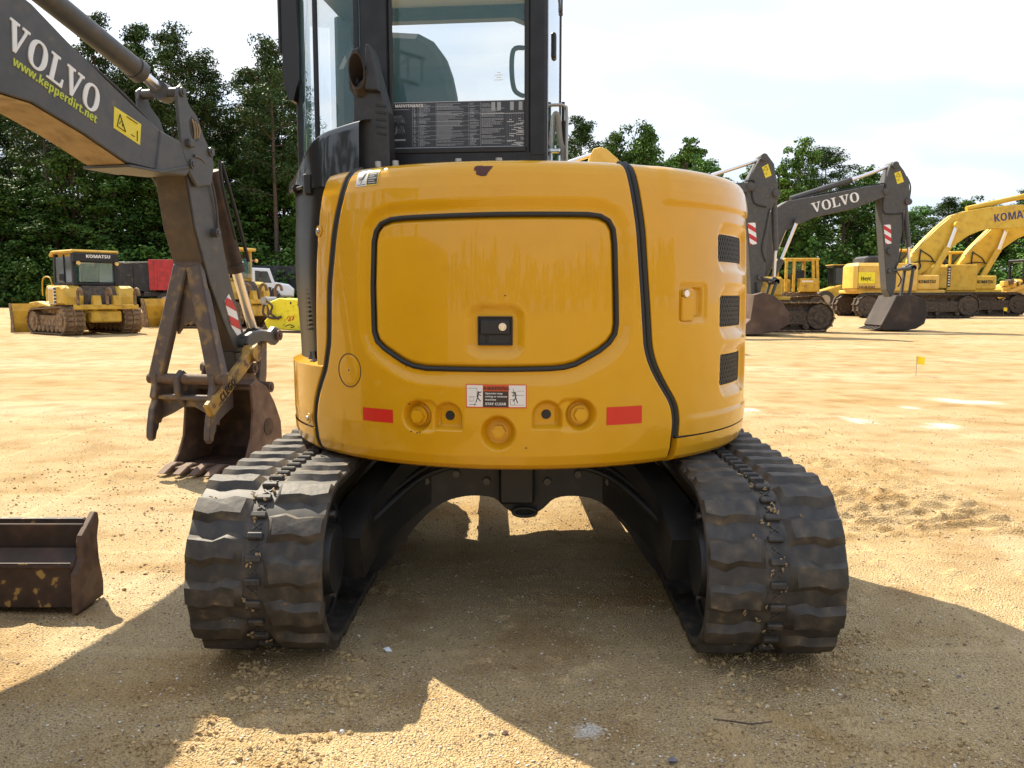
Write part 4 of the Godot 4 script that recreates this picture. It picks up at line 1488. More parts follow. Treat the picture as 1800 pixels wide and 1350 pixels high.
	cyl(dk2, Vector3(0, 1.60, 0), Vector3(0, 1.6505, 0), 0.79, -1, 64)
	done(dk2, "engine_deck", M.yellow_paint, o, HX)
	var bd := begin()
	cyl(bd, Vector3(0, 0.64, 0), Vector3(0, 1.59, 0), 0.9, -1, 64)
	cyl(bd, Vector3(0, 0.42, 0), Vector3(0, 0.64, 0), 0.42, -1, 40)
	done(bd, "house_frame", M.chassis_black, o, HX)
	build_cab(o)
	build_under(o)

func build_cab(o: Node) -> void:
	var P := [V(0.155, 0.49), V(-0.575, 0.49), V(-0.67, 0.48), V(-0.75, 0.46), V(-0.825, 0.40), V(-0.895, 0.25), V(-0.94, 0.05), V(-0.965, -0.2), V(-0.965, -0.5), V(-0.90, -0.66), V(0.155, -0.66)]
	var flat := Basis(Vector3.RIGHT, Vector3(0, 0, 1), Vector3(0, -1, 0)) # plan x,y -> x,z ; prism z -> -y
	var plan := func(poly: Array, y0: float, y1: float) -> Array: return [poly, -y1, -y0]
	var st := begin()
	var low := []
	for p in P: low.append(Vector2(p.x * 0.985, p.y * 0.97))
	prism(st, low, -1.76, -1.6, Transform3D(flat, Vector3.ZERO), 0.01)
	done(st, "cab_base", M.cab_black, o, HX)
	# glossy moulded shoulder under the corner window
	var sp := PackedVector3Array()
	var top := [[-74.0, 1.64], [-57.0, 1.65], [-53.0, 1.71], [-50.0, 1.75], [-46.0, 1.785], [-40.0, 1.80], [-34.0, 1.813]]
	var rr := [[-74.0, 0.982], [-60.0, 0.98], [-52.0, 0.968], [-46.0, 0.95], [-40.0, 0.922], [-34.0, 0.9]]
	for j in 18:
		for i in 50:
			var d := lerpf(-72.0, -33.5, i / 49.0)
			var f := minf(j / 10.0, 1.0)
			var g := clampf((j - 10.0) / 7.0, 0.0, 1.0)
			var yt := soft(top, d, 3.0)
			var y := lerpf(1.6, yt, f) + 0.025 * sin(g * PI * 0.5)
			var c := deg_to_rad(d)
			var r := soft(rr, d, 3.0) + 0.004 * (1.0 - f) - 0.16 * g * g - 0.01 * g
			sp.append(on(c, y, r))
	put_mesh(sheet(sp, 50, 18, PackedByteArray(), PackedColorArray(), Vector3(-0.7, 0.2, 0.7)), "cab_shoulder", M.gloss_black, o, HX)
	# frame of the rear window
	var rw := begin()
	box(rw, Vector3(0.73, 0.10, 0.06), at(-0.21, 1.70, 0.46), 0.008)
	box(rw, Vector3(0.075, 0.96, 0.07), at(0.1175, 2.2, 0.457), 0.012)
	box(rw, Vector3(0.73, 0.12, 0.07), at(-0.21, 2.65, 0.455), 0.012)
	done(rw, "rear_frame", M.cab_black, o, HX)
	var bp := begin()
	box(bp, Vector3(0.12, 0.98, 0.055), at(-0.512, 2.19, 0.462), 0.012)
	box(bp, Vector3(0.02, 0.9, 0.02), at(-0.58, 2.2, 0.482), 0.004)
	done(bp, "corner_pillar", M.cab_black, o, HX)
	var wr := begin()
	box(wr, Vector3(0.53, 0.022, 0.014), at(-0.18, 1.754, 0.484), 0.004)
	box(wr, Vector3(0.02, 0.86, 0.014), at(0.078, 2.17, 0.484), 0.004)
	box(wr, Vector3(0.014, 0.86, 0.012), at(-0.446, 2.17, 0.484), 0.004)
	done(wr, "window_rubber", M.seal_rubber, o, HX)
	var gl := begin()
	quad(gl, Vector3(-0.45, 1.745, 0.478), Vector3(0.085, 1.745, 0.478), Vector3(0.085, 2.6, 0.478), Vector3(-0.45, 2.6, 0.478), Vector3.BACK)
	var rg := done(gl, "rear_window", M.cab_glass, o, HX)
	# curved corner and side glass
	var cg := begin()
	cg.set_smooth_group(1)
	var path := []
	for p in [P[1] + V(0.02, 0), P[2], P[3], P[4], P[5], P[6], P[7], P[8]]: path.append(Vector3(p.x, 0, p.y))
	path = smooth_path(path, 5)
	for k in path.size() - 1:
		var a: Vector3 = path[k] * 0.992
		var b: Vector3 = path[k + 1] * 0.992
		cg.set_smooth_group(1)
		quad(cg, a + Vector3(0, 1.66, 0), b + Vector3(0, 1.66, 0), b + Vector3(0, 2.6, 0), a + Vector3(0, 2.6, 0), Vector3(a.x + 0.3, 0, a.z))
	done(cg, "corner_window", M.cab_glass, o, HX)
	for q in [[P[3], 0.01], [P[5] * 0.995, 0.018]]:
		var s := begin()
		cyl(s, Vector3(q[0].x, 1.72, q[0].y), Vector3(q[0].x, 2.6, q[0].y), q[1], -1, 10)
		done(s, "glazing_bar", M.cab_black, o, HX)
	# door pull column on the outer edge of the cab
	var hb := begin()
	prism(hb, [V(-0.03, 2.62), V(0.035, 2.62), V(0.035, 2.08), V(0.012, 2.0), V(-0.004, 2.0), V(-0.03, 2.07)], -0.045, 0.045, at(-0.918, 0, 0.25), 0.012)
	done(hb, "door_column", M.black_plastic, o, HX)
	var mr := begin()
	box(mr, Vector3(0.014, 0.22, 0.1), at(-0.956, 2.3, 0.25), 0.005)
	done(mr, "mirror", M.black_plastic, o, HX)
	# door catch below the corner window
	var dc := begin()
	var dx := Transform3D(Basis(Vector3.UP, deg_to_rad(-56)), on(deg_to_rad(-50), 1.615, 0.965))
	box(dc, Vector3(0.035, 0.08, 0.03), dx, 0.006)
	cyl(dc, dx * Vector3(-0.02, -0.008, 0.012), dx * Vector3(-0.085, -0.008, 0.02), 0.007, -1, 10)
	cyl(dc, dx * Vector3(-0.085, -0.008, 0.02), dx * Vector3(-0.1, -0.008, 0.022), 0.017, 0.015, 14)
	done(dc, "door_catch", M.black_plastic, o, HX)
	# front frame, roof rails
	var fr := begin()
	box(fr, Vector3(1.06, 0.13, 0.1), at(-0.37, 2.645, -0.61), 0.02)
	box(fr, Vector3(1.0, 0.3, 0.05), at(-0.37, 1.75, -0.635), 0.02)
	box(fr, Vector3(0.16, 0.95, 0.08), at(0.075, 2.15, -0.62), 0.02)
	box(fr, Vector3(0.11, 0.95, 0.1), at(-0.945, 2.15, -0.6), 0.02)
	prism(fr, [V(-0.005, 2.585), V(-0.09, 2.585), V(-0.03, 2.56), V(-0.005, 2.48)], -0.66, -0.58)
	done(fr, "front_frame", M.cab_black, o, HX)
	var rf := begin()
	for e in [[Vector3(0.14, 0.13, 1.2), 0.085, -0.08], [Vector3(0.2, 0.13, 1.1), -0.87, -0.12]]:
		box(rf, e[0], at(e[1], 2.65, e[2]), 0.02)
	box(rf, Vector3(0.3, 0.12, 0.1), at(-0.62, 2.65, 0.42), 0.02)
	box(rf, Vector3(1.0, 0.06, 0.22), at(-0.37, 2.69, -0.5), 0.01)
	box(rf, Vector3(1.0, 0.06, 0.3), at(-0.37, 2.69, 0.32), 0.01)
	done(rf, "roof_rail", M.cab_black, o, HX)
	var hl := begin()
	box(hl, Vector3(0.82, 0.02, 0.2), at(-0.37, 2.648, -0.47), 0.006)
	box(hl, Vector3(0.82, 0.02, 0.24), at(-0.37, 2.648, 0.3), 0.006)
	done(hl, "headliner", M.headliner, o, HX)
	var ws := begin()
	quad(ws, Vector3(-0.86, 1.85, -0.64), Vector3(-0.01, 1.85, -0.64), Vector3(-0.01, 2.6, -0.64), Vector3(-0.86, 2.6, -0.64), Vector3.FORWARD)
	done(ws, "windscreen", M.cab_glass, o, HX)
	var ss := begin()
	quad(ss, Vector3(0.15, 1.8, -0.56), Vector3(0.15, 1.8, 0.42), Vector3(0.15, 2.6, 0.42), Vector3(0.15, 2.6, -0.56), Vector3.RIGHT)
	done(ss, "side_window", M.cab_glass, o, HX)
	var kl := begin()
	quad(kl, Vector3(-0.78, 2.7, -0.4), Vector3(0.02, 2.7, -0.4), Vector3(0.02, 2.7, 0.2), Vector3(-0.78, 2.7, 0.2), Vector3.UP)
	done(kl, "roof_window", M.cab_glass, o, HX)
	# seat
	var se := begin()
	prism(se, [V(-0.76, 1.7), V(-0.76, 2.16), V(-0.72, 2.24), V(-0.65, 2.285), V(-0.53, 2.305), V(-0.41, 2.295), V(-0.345, 2.26), V(-0.30, 2.2), V(-0.275, 2.13), V(-0.258, 2.05), V(-0.249, 1.96), V(-0.24, 1.7)], 0.04, 0.17, Transform3D(), 0.03)
	done(se, "seat_back", M.seat_cloth, o, HX)
	var se2 := begin()
	box(se2, Vector3(0.52, 0.14, 0.5), at(-0.5, 1.68, -0.2), 0.04)
	done(se2, "seat_cushion", M.seat_cloth, o, HX)
	var gb := begin()
	tube(gb, smooth_path([Vector3(-0.03, 2.42, -0.54), Vector3(-0.075, 2.4, -0.5), Vector3(-0.082, 2.3, -0.48), Vector3(-0.07, 2.21, -0.5), Vector3(-0.03, 2.19, -0.54)], 5), 0.012, 8)
	done(gb, "grab_bar", M.black_plastic, o, HX)
	# maintenance chart stuck along the foot of the rear window
	var ch := begin()
	var z := 0.4815
	ch.set_uv(Vector2(0, 1))
	var q4 := [[Vector3(-0.475, 1.766, z), Vector2(0, 1)], [Vector3(0.0865, 1.766, z), Vector2(1, 1)], [Vector3(0.0865, 1.938, z), Vector2(1, 0)], [Vector3(-0.475, 1.938, z), Vector2(0, 0)]]
	for i in [0, 2, 1, 0, 3, 2]:
		ch.set_uv(q4[i][1])
		ch.add_vertex(q4[i][0])
	done(ch, "maintenance_chart", chart_print(), rg)
	letters("PERIODIC MAINTENANCE", 0.011, 0.185, false, M.print_white, rg, at(-0.415, 1.925, 0.483), "lettering", 0.0006)
	for k in 4:
		var s := begin()
		box(s, Vector3([0.012, 0.03, 0.02, 0.034][k], 0.003, 0.0006), at(-0.03, 2.04 - 0.009 * k, 0.4795))
		done(s, "glass_mark", M.print_white, rg)
	# work lamp on the right pillar, handrail, hoses
	var wl := begin()
	box(wl, Vector3(0.02, 0.1, 0.05), at(0.168, 2.18, 0.3), 0.006)
	done(wl, "bracket", M.black_plastic, o, HX)
	var hr := begin()
	tube(hr, smooth_path([Vector3(0.13, 2.066, -0.2), Vector3(0.172, 2.066, -0.2), Vector3(0.192, 2.058, -0.2), Vector3(0.2, 2.035, -0.2), Vector3(0.2, 1.85, -0.2), Vector3(0.2, 1.65, -0.2)], 6), 0.0075, 8)
	done(hr, "handrail", M.steel, o, HX)
	var hp := begin()
	cyl(hp, Vector3(0.182, 1.65, -0.25), Vector3(0.182, 2.09, -0.25), 0.008, -1, 10)
	cyl(hp, Vector3(0.19, 1.65, -0.23), Vector3(0.19, 2.0, -0.23), 0.012, -1, 10)
	done(hp, "mirror_post", M.black_plastic, o, HX)
	var ho := begin()
	tube(ho, smooth_path([Vector3(0.12, 2.0, -0.22), Vector3(0.14, 2.03, -0.22), Vector3(0.158, 2.02, -0.22), Vector3(0.165, 1.96, -0.22), Vector3(0.172, 1.9, -0.22), Vector3(0.185, 1.86, -0.22), Vector3(0.18, 1.8, -0.22)], 6), 0.014, 10)
	done(ho, "hose", M.hose_grey, o, HX)
	var rd := begin()
	cyl(rd, Vector3(0.128, 1.65, -0.2), Vector3(0.134, 2.03, -0.2), 0.008, -1, 10)
	cyl(rd, Vector3(0.168, 1.65, -0.2), Vector3(0.168, 1.84, -0.2), 0.007, -1, 10)
	box(rd, Vector3(0.055, 0.018, 0.03), at(0.145, 1.862, -0.2), 0.004)
	cyl(rd, Vector3(0.145, 1.87, -0.2), Vector3(0.145, 1.885, -0.2), 0.01, -1, 10)
	done(rd, "linkage_rod", M.chrome, o, HX)
	# exhaust stack
	var ex := begin()
	prism(ex, [V(-0.532, 1.6), V(-0.532, 1.95), V(-0.45, 2.02), V(-0.44, 1.985), V(-0.406, 1.86), V(-0.402, 1.6)], 0.60, 0.70, Transform3D(), 0.008)
	var exo := done(ex, "exhaust_stack", M.stack_black, o, HX)
	for sh in [[[V(-0.532, 1.915), V(-0.551, 1.945), V(-0.553, 2.05), V(-0.538, 2.082), V(-0.512, 2.088), V(-0.512, 1.925)], 0.62, 0.69], [[V(-0.486, 1.93), V(-0.43, 1.925), V(-0.44, 1.99), V(-0.455, 2.06), V(-0.464, 2.086), V(-0.478, 2.09)], 0.62, 0.725]]:
		var c := begin()
		prism(c, sh[0], sh[1], sh[2], Transform3D(), 0.005)
		done(c, "heat_shield", M.stack_black, exo)
	var pi := begin()
	var a0 := Vector3(-0.498, 1.90, 0.63)
	var a1 := Vector3(-0.506, 1.992, 0.745)
	var ax := (a1 - a0).normalized()
	var sx := Vector3.RIGHT
	var open := begin()
	for k in 28:
		var t0 := TAU * k / 28.0
		var t1 := TAU * (k + 1) / 28.0
		var p0 := sx * cos(t0) * 0.029
		var p1 := sx * cos(t1) * 0.029
		var q0 := a1 + p0 + Vector3(0, 0.062, 0.012) * sin(t0)
		var q1 := a1 + p1 + Vector3(0, 0.062, 0.012) * sin(t1)
		var b0 := a0 + p0 + Vector3(0, 0.03, -0.02) * sin(t0)
		var b1 := a0 + p1 + Vector3(0, 0.03, -0.02) * sin(t1)
		pi.set_smooth_group(1)
		quad(pi, b0, b1, q1, q0, (q0 - a1))
		var i0 := a1 + (q0 - a1) * 0.9
		var i1 := a1 + (q1 - a1) * 0.9
		pi.set_smooth_group(FLAT)
		quad(pi, q0, q1, i1, i0, Vector3.BACK)
		var d0 := a0 + (b0 - a0) * 0.85
		var d1 := a0 + (b1 - a0) * 0.85
		open.set_smooth_group(1)
		quad(open, d0, d1, i1, i0, a1 - q0)
		open.set_smooth_group(FLAT)
		tri(open, a0, d0, d1, Vector3.BACK)
	done(pi, "tail_pipe", M.pipe_steel, exo)
	done(open, "pipe_bore", M.pipe_inside, exo)
	for k in 5:
		var s := begin()
		box(s, Vector3(0.04, 0.0085, 0.004), at(-0.429, 1.879 - 0.0245 * k, 0.7008, 0, 0, -8), 0.001)
		done(s, "slot", M.seal_rubber, exo)
	# deck bolts along the rim
	for x in [[-0.42, 0.79], [-0.355, 0.8], [-0.13, 0.82], [0.01, 0.82]]:
		var s := begin()
		cyl(s, Vector3(x[0], 1.648, x[1]), Vector3(x[0], 1.668, x[1]), 0.012, -1, 8)
		done(s, "bolt", M.steel, o, HX)

func build_under(o: Node) -> void:
	rubber_track(o, -0.812, -1.0)
	rubber_track(o, 0.812, 1.0)
	var st := begin()
	# arched cross member between the tracks, with its towing eye
	var arch := []
	for q in smooth_path([W3(-0.62, 0.09, 0), W3(-0.56, 0.1, 0), W3(-0.49, 0.17, 0), W3(-0.42, 0.265, 0), W3(-0.34, 0.35, 0), W3(-0.26, 0.395, 0), W3(-0.17, 0.41, 0), W3(-0.09, 0.4, 0), W3(-0.045, 0.36, 0), W3(0.0, 0.336, 0), W3(0.06, 0.336, 0), W3(0.105, 0.36, 0), W3(0.15, 0.4, 0), W3(0.23, 0.41, 0), W3(0.32, 0.39, 0), W3(0.41, 0.315, 0), W3(0.49, 0.19, 0), W3(0.56, 0.1, 0), W3(0.62, 0.09, 0)], 3): arch.append(V(q.x, q.y))
	prism(st, arch + [V(0.63, 0.42), V(0.52, 0.52), V(0.4, 0.585), V(0.3, 0.61), V(-0.3, 0.61), V(-0.4, 0.585), V(-0.52, 0.52), V(-0.63, 0.42)], 0.28, 0.5, Transform3D(), 0.012)
	# curved legs that sweep back and down to each track frame
	for s in [-1.0, 1.0]:
		var leg_path := smooth_path([W3(s * 0.22, 0.53, 0.36), W3(s * 0.38, 0.5, 0.45), W3(s * 0.5, 0.42, 0.56), W3(s * 0.585, 0.33, 0.7), W3(s * 0.61, 0.27, 0.86)], 4)
		sweep(st, leg_path, 0.13, 0.25, 0.17)
	prism(st, [V(-0.62, 0.12), V(-0.5, 0.16), V(-0.36, 0.34), V(-0.2, 0.44), V(0.2, 0.44), V(0.36, 0.34), V(0.5, 0.16), V(0.62, 0.12), V(0.62, 0.42), V(0.4, 0.58), V(-0.4, 0.58), V(-0.62, 0.42)], -0.5, 0.28, Transform3D(), 0.015)
	box(st, Vector3(0.14, 0.22, 0.06), at(0.0, 0.5, 0.535), 0.01)
	done(st, "cross_member", M.chassis_black, o)
	var ey := begin()
	var pts := []
	for k in 20: pts.append(Vector3(0.03 + 0.045 * cos(TAU * k / 20.0), 0.352 + 0.016 * sin(TAU * k / 20.0), 0.53))
	tube(ey, pts, 0.008, 8, true)
	done(ey, "towing_eye", M.chassis_black, o)
	# hoses and fastenings under the house
	for s in [-1.0, 1.0]:
		var hs := begin()
		tube(hs, smooth_path([W3(s * 0.06, 0.6, 0.3), W3(s * 0.16, 0.56, 0.52), W3(s * 0.36, 0.5, 0.56), W3(s * 0.52, 0.38, 0.7), W3(s * 0.6, 0.32, 0.84)], 5), 0.012, 8)
		tube(hs, smooth_path([W3(s * 0.04, 0.6, 0.3), W3(s * 0.13, 0.585, 0.5), W3(s * 0.34, 0.535, 0.52), W3(s * 0.52, 0.42, 0.66), W3(s * 0.61, 0.36, 0.82)], 5), 0.012, 8)
		done(hs, "hydraulic_hose", M.hose_black, o)
		for q in [[0.12, 0.47], [0.24, 0.5], [0.36, 0.47], [0.5, 0.34]]:
			var b := begin()
			cyl(b, W3(s * q[0], q[1], 0.5), W3(s * q[0], q[1], 0.516), 0.015, -1, 6)
			done(b, "bolt", M.grille_grey, o)
	for q in [V(-0.285, 0.735), V(-0.262, 0.732), V(-0.252, 0.735), V(-0.62, 0.655), V(0.05, 1.2), V(-0.3, 0.96), V(-0.29, 0.83), V(0.12, 0.69)]:
		var ch := begin()
		box(ch, Vector3(0.006, 0.004, 0.001), place_on(q.x, q.y, 0.0006).scaled_local(Vector3(1, 1, 1)), 0.0003)
		done(ch, "paint_chip", M.primer_scar, o, HX)
	# dozer blade and its arms ahead of the tracks
	var bl := begin()
	prism(bl, [V(-1.62, 0.02), V(-1.68, 0.02), V(-1.73, 0.12), V(-1.74, 0.24), V(-1.70, 0.36), V(-1.66, 0.36), V(-1.66, 0.2)], -0.98, 0.98, Transform3D(Basis(Vector3(0, 0, 1), Vector3.UP, Vector3(-1, 0, 0)), Vector3.ZERO), 0.004)
	done(bl, "dozer_blade", M.yellow_dusty, o)
	for x in [-0.3, 0.3]:
		var ar := begin()
		bar(ar, Vector3(x, 0.3, -0.45), Vector3(x, 0.2, -1.66), 0.1, 0.14, 0.01)
		done(ar, "blade_arm", M.chassis_black, o)
	# boom laid out ahead, below the line of the engine cover
	var bm := begin()
	var side := Basis(Vector3(0, 0, -1), Vector3.UP, Vector3(1, 0, 0))
	prism(bm, [V(0.95, 0.85), V(1.1, 0.8), V(2.0, 1.35), V(3.2, 1.2), V(3.25, 1.4), V(2.1, 1.66), V(1.7, 1.6)], -0.12, 0.12, Transform3D(side, Vector3(0.3, 0, 0)), 0.015)
	done(bm, "boom", M.yellow_paint, o, HX)
	var am := begin()
	prism(am, [V(2.95, 1.5), V(3.15, 1.6), V(3.35, 1.35), V(3.62, 0.3), V(3.5, 0.28)], -0.1, 0.1, Transform3D(side, Vector3(0.3, 0, 0)), 0.012)
	done(am, "digger_arm", M.yellow_paint, o, HX)
	var bk := begin()
	prism(bk, [V(3.35, 0.1), V(3.45, 0.5), V(3.75, 0.45), V(3.85, 0.15), V(3.7, 0.02)], -0.3, 0.3, Transform3D(side, Vector3(0.3, 0, 0)), 0.01)
	done(bk, "bucket", M.rusty_steel, o, HX)
	var cy := begin()
	cyl(cy, HX * Vector3(0.3, 0.8, -1.05), HX * Vector3(0.3, 1.35, -1.7), 0.05, -1, 12)
	done(cy, "boom_cylinder", M.stack_black, o)

# ---------------------------------------------------------------- steel tracks of the larger machines
# a stadium of separate shoes; every shoe a mesh of its own, or one joined piece where they are too small to pick apart
func steel_track(o: Node, xf: Transform3D, half: float, r0: float, r1: float, yb: float, width: float, shoes: int, single: bool, m: Material, fm: Material, lug := 0.03, th := 0.03) -> void:
	var pts := []
	var c0 := Vector2(-half + r0, yb + r0)
	var c1 := Vector2(half - r1, yb + r1)
	for k in 13:
		var a := PI * 1.5 - PI * k / 12.0
		pts.append(c0 + Vector2(cos(a), sin(a)) * r0)
	for k in 13:
		var a := PI * 0.5 - PI * k / 12.0
		pts.append(c1 + Vector2(cos(a), sin(a)) * r1)
	pts.append(pts[0])
	var len_ := PackedFloat32Array([0.0])
	for k in range(1, pts.size()): len_.append(len_[k - 1] + (pts[k] as Vector2).distance_to(pts[k - 1]))
	var whole := len_[len_.size() - 1]
	var tr := begin()
	for k in pts.size() - 1:
		var a: Vector2 = pts[k]
		var b: Vector2 = pts[k + 1]
		if a.distance_to(b) < 0.005: continue
		var d := (b - a).normalized()
		var n := Vector2(-d.y, d.x)
		bar(tr, Vector3(a.x - n.x * 0.05, a.y - n.y * 0.05, 0), Vector3(b.x - n.x * 0.05, b.y - n.y * 0.05, 0), width * 0.4, 0.06, 0.0, Vector3(0, 0, 1))
	var t := done(tr, "crawler_track", fm, o, xf)
	var pitch := whole / shoes
	var one := begin()
	box(one, Vector3(pitch * 0.93, th, width), Transform3D(), 0.004)
	prism(one, [V(-pitch * 0.42, th * 0.4), V(-pitch * 0.2, th * 0.4), V(-pitch * 0.26, th * 0.5 + lug), V(-pitch * 0.38, th * 0.5 + lug)], -width / 2, width / 2)
	one.generate_normals()
	var shoe := one.commit()
	var joined := SurfaceTool.new()
	joined.begin(Mesh.PRIMITIVE_TRIANGLES)
	for k in shoes:
		var s := fposmod(pitch * (k + 0.5), whole)
		var i := 0
		while i < len_.size() - 2 and len_[i + 1] < s: i += 1
		var a: Vector2 = pts[i]
		var b: Vector2 = pts[i + 1]
		var f: float = (s - len_[i]) / maxf(len_[i + 1] - len_[i], 1e-5)
		var p := a.lerp(b, f)
		var d := (b - a).normalized()
		var n := Vector2(-d.y, d.x)
		var sx := Transform3D(Basis(Vector3(d.x, d.y, 0), Vector3(n.x, n.y, 0), Vector3(0, 0, 1)), Vector3(p.x - n.x * th * 0.5, p.y - n.y * th * 0.5, 0))
		if single: put_mesh(shoe, "track_shoe", m, t, sx)
		else: joined.append_from(shoe, 0, sx)
	if not single: tag(put_mesh(joined.commit(), "track_shoe", m, t), "", "", "", "stuff")
	var fr := begin()
	bar(fr, Vector3(c0.x, yb + (r0 + r1) * 0.45, 0), Vector3(c1.x, yb + (r0 + r1) * 0.45, 0), width * 0.75, (r0 + r1) * 0.42, 0.03, Vector3(0, 0, 1))
	done(fr, "track_frame", fm, o, xf)
	for c in [[c0, r0], [c1, r1]]:
		var w := begin()
		cyl(w, Vector3(c[0].x, c[0].y, -width * 0.42), Vector3(c[0].x, c[0].y, width * 0.42), c[1] - 0.07, -1, 24)
		cyl(w, Vector3(c[0].x, c[0].y, -width * 0.47), Vector3(c[0].x, c[0].y, width * 0.47), (c[1] - 0.07) * 0.5, -1, 16)
		done(w, "track_wheel", fm, o, xf)
	for k in 5:
		var w := begin()
		var x := lerpf(c0.x + r0 * 0.9, c1.x - r1 * 0.9, k / 4.0)
		cyl(w, Vector3(x, yb + 0.16, -width * 0.4), Vector3(x, yb + 0.16, width * 0.4), 0.1, -1, 12)
		done(w, "roller", fm, o, xf)

func ram(o: Node, a: Vector3, b: Vector3, c: Vector3, rb: float, rr: float, barrel: Material, xf := Transform3D(), called := "hydraulic_cylinder") -> void:
	# barrel from a to b, bright rod from b to c
	var st := begin()
	cyl(st, a, b, rb, -1, 18)
	cyl(st, b - (b - a).normalized() * 0.05, b + (b - a).normalized() * 0.01, rb * 1.12, -1, 18)
	var n := done(st, called, barrel, o, xf)
	var s2 := begin()
	cyl(s2, b, c, rr, -1, 14)
	done(s2, "piston_rod", M.rod_chrome, n)
	var s3 := begin()
	var side := Vector3(0, 0, 1) * rb * 1.05
	cyl(s3, c - side, c + side, rr * 1.7, -1, 14)
	done(s3, "rod_eye", barrel, n)

func stripes(o: Node, quad_: Array, z: float, xf := Transform3D()) -> void:
	var st := begin()
	prism(st, quad_, z, z + 0.004)
	var base := done(st, "warning_stripe", M.white_paint, o, xf)
	var poly := PackedVector2Array(quad_)
	var lo := Vector2(1e9, 1e9)
	var hi := Vector2(-1e9, -1e9)
	for p in poly:
		lo = lo.min(p)
		hi = hi.max(p)
	var w := (hi.y - lo.y) / 5.0
	for k in range(-1, 6, 2):
		var y := lo.y + w * k
		var band := PackedVector2Array([V(lo.x - 0.1, y + w * 1.3), V(hi.x + 0.1, y - w * 0.9), V(hi.x + 0.1, y + w * 0.1), V(lo.x - 0.1, y + w * 2.3)])
		for piece in Geometry2D.intersect_polygons(poly, band):
			var s := begin()
			prism(s, Array(piece), z + 0.003, z + 0.007)
			done(s, "red_band", M.stripe_red, base)

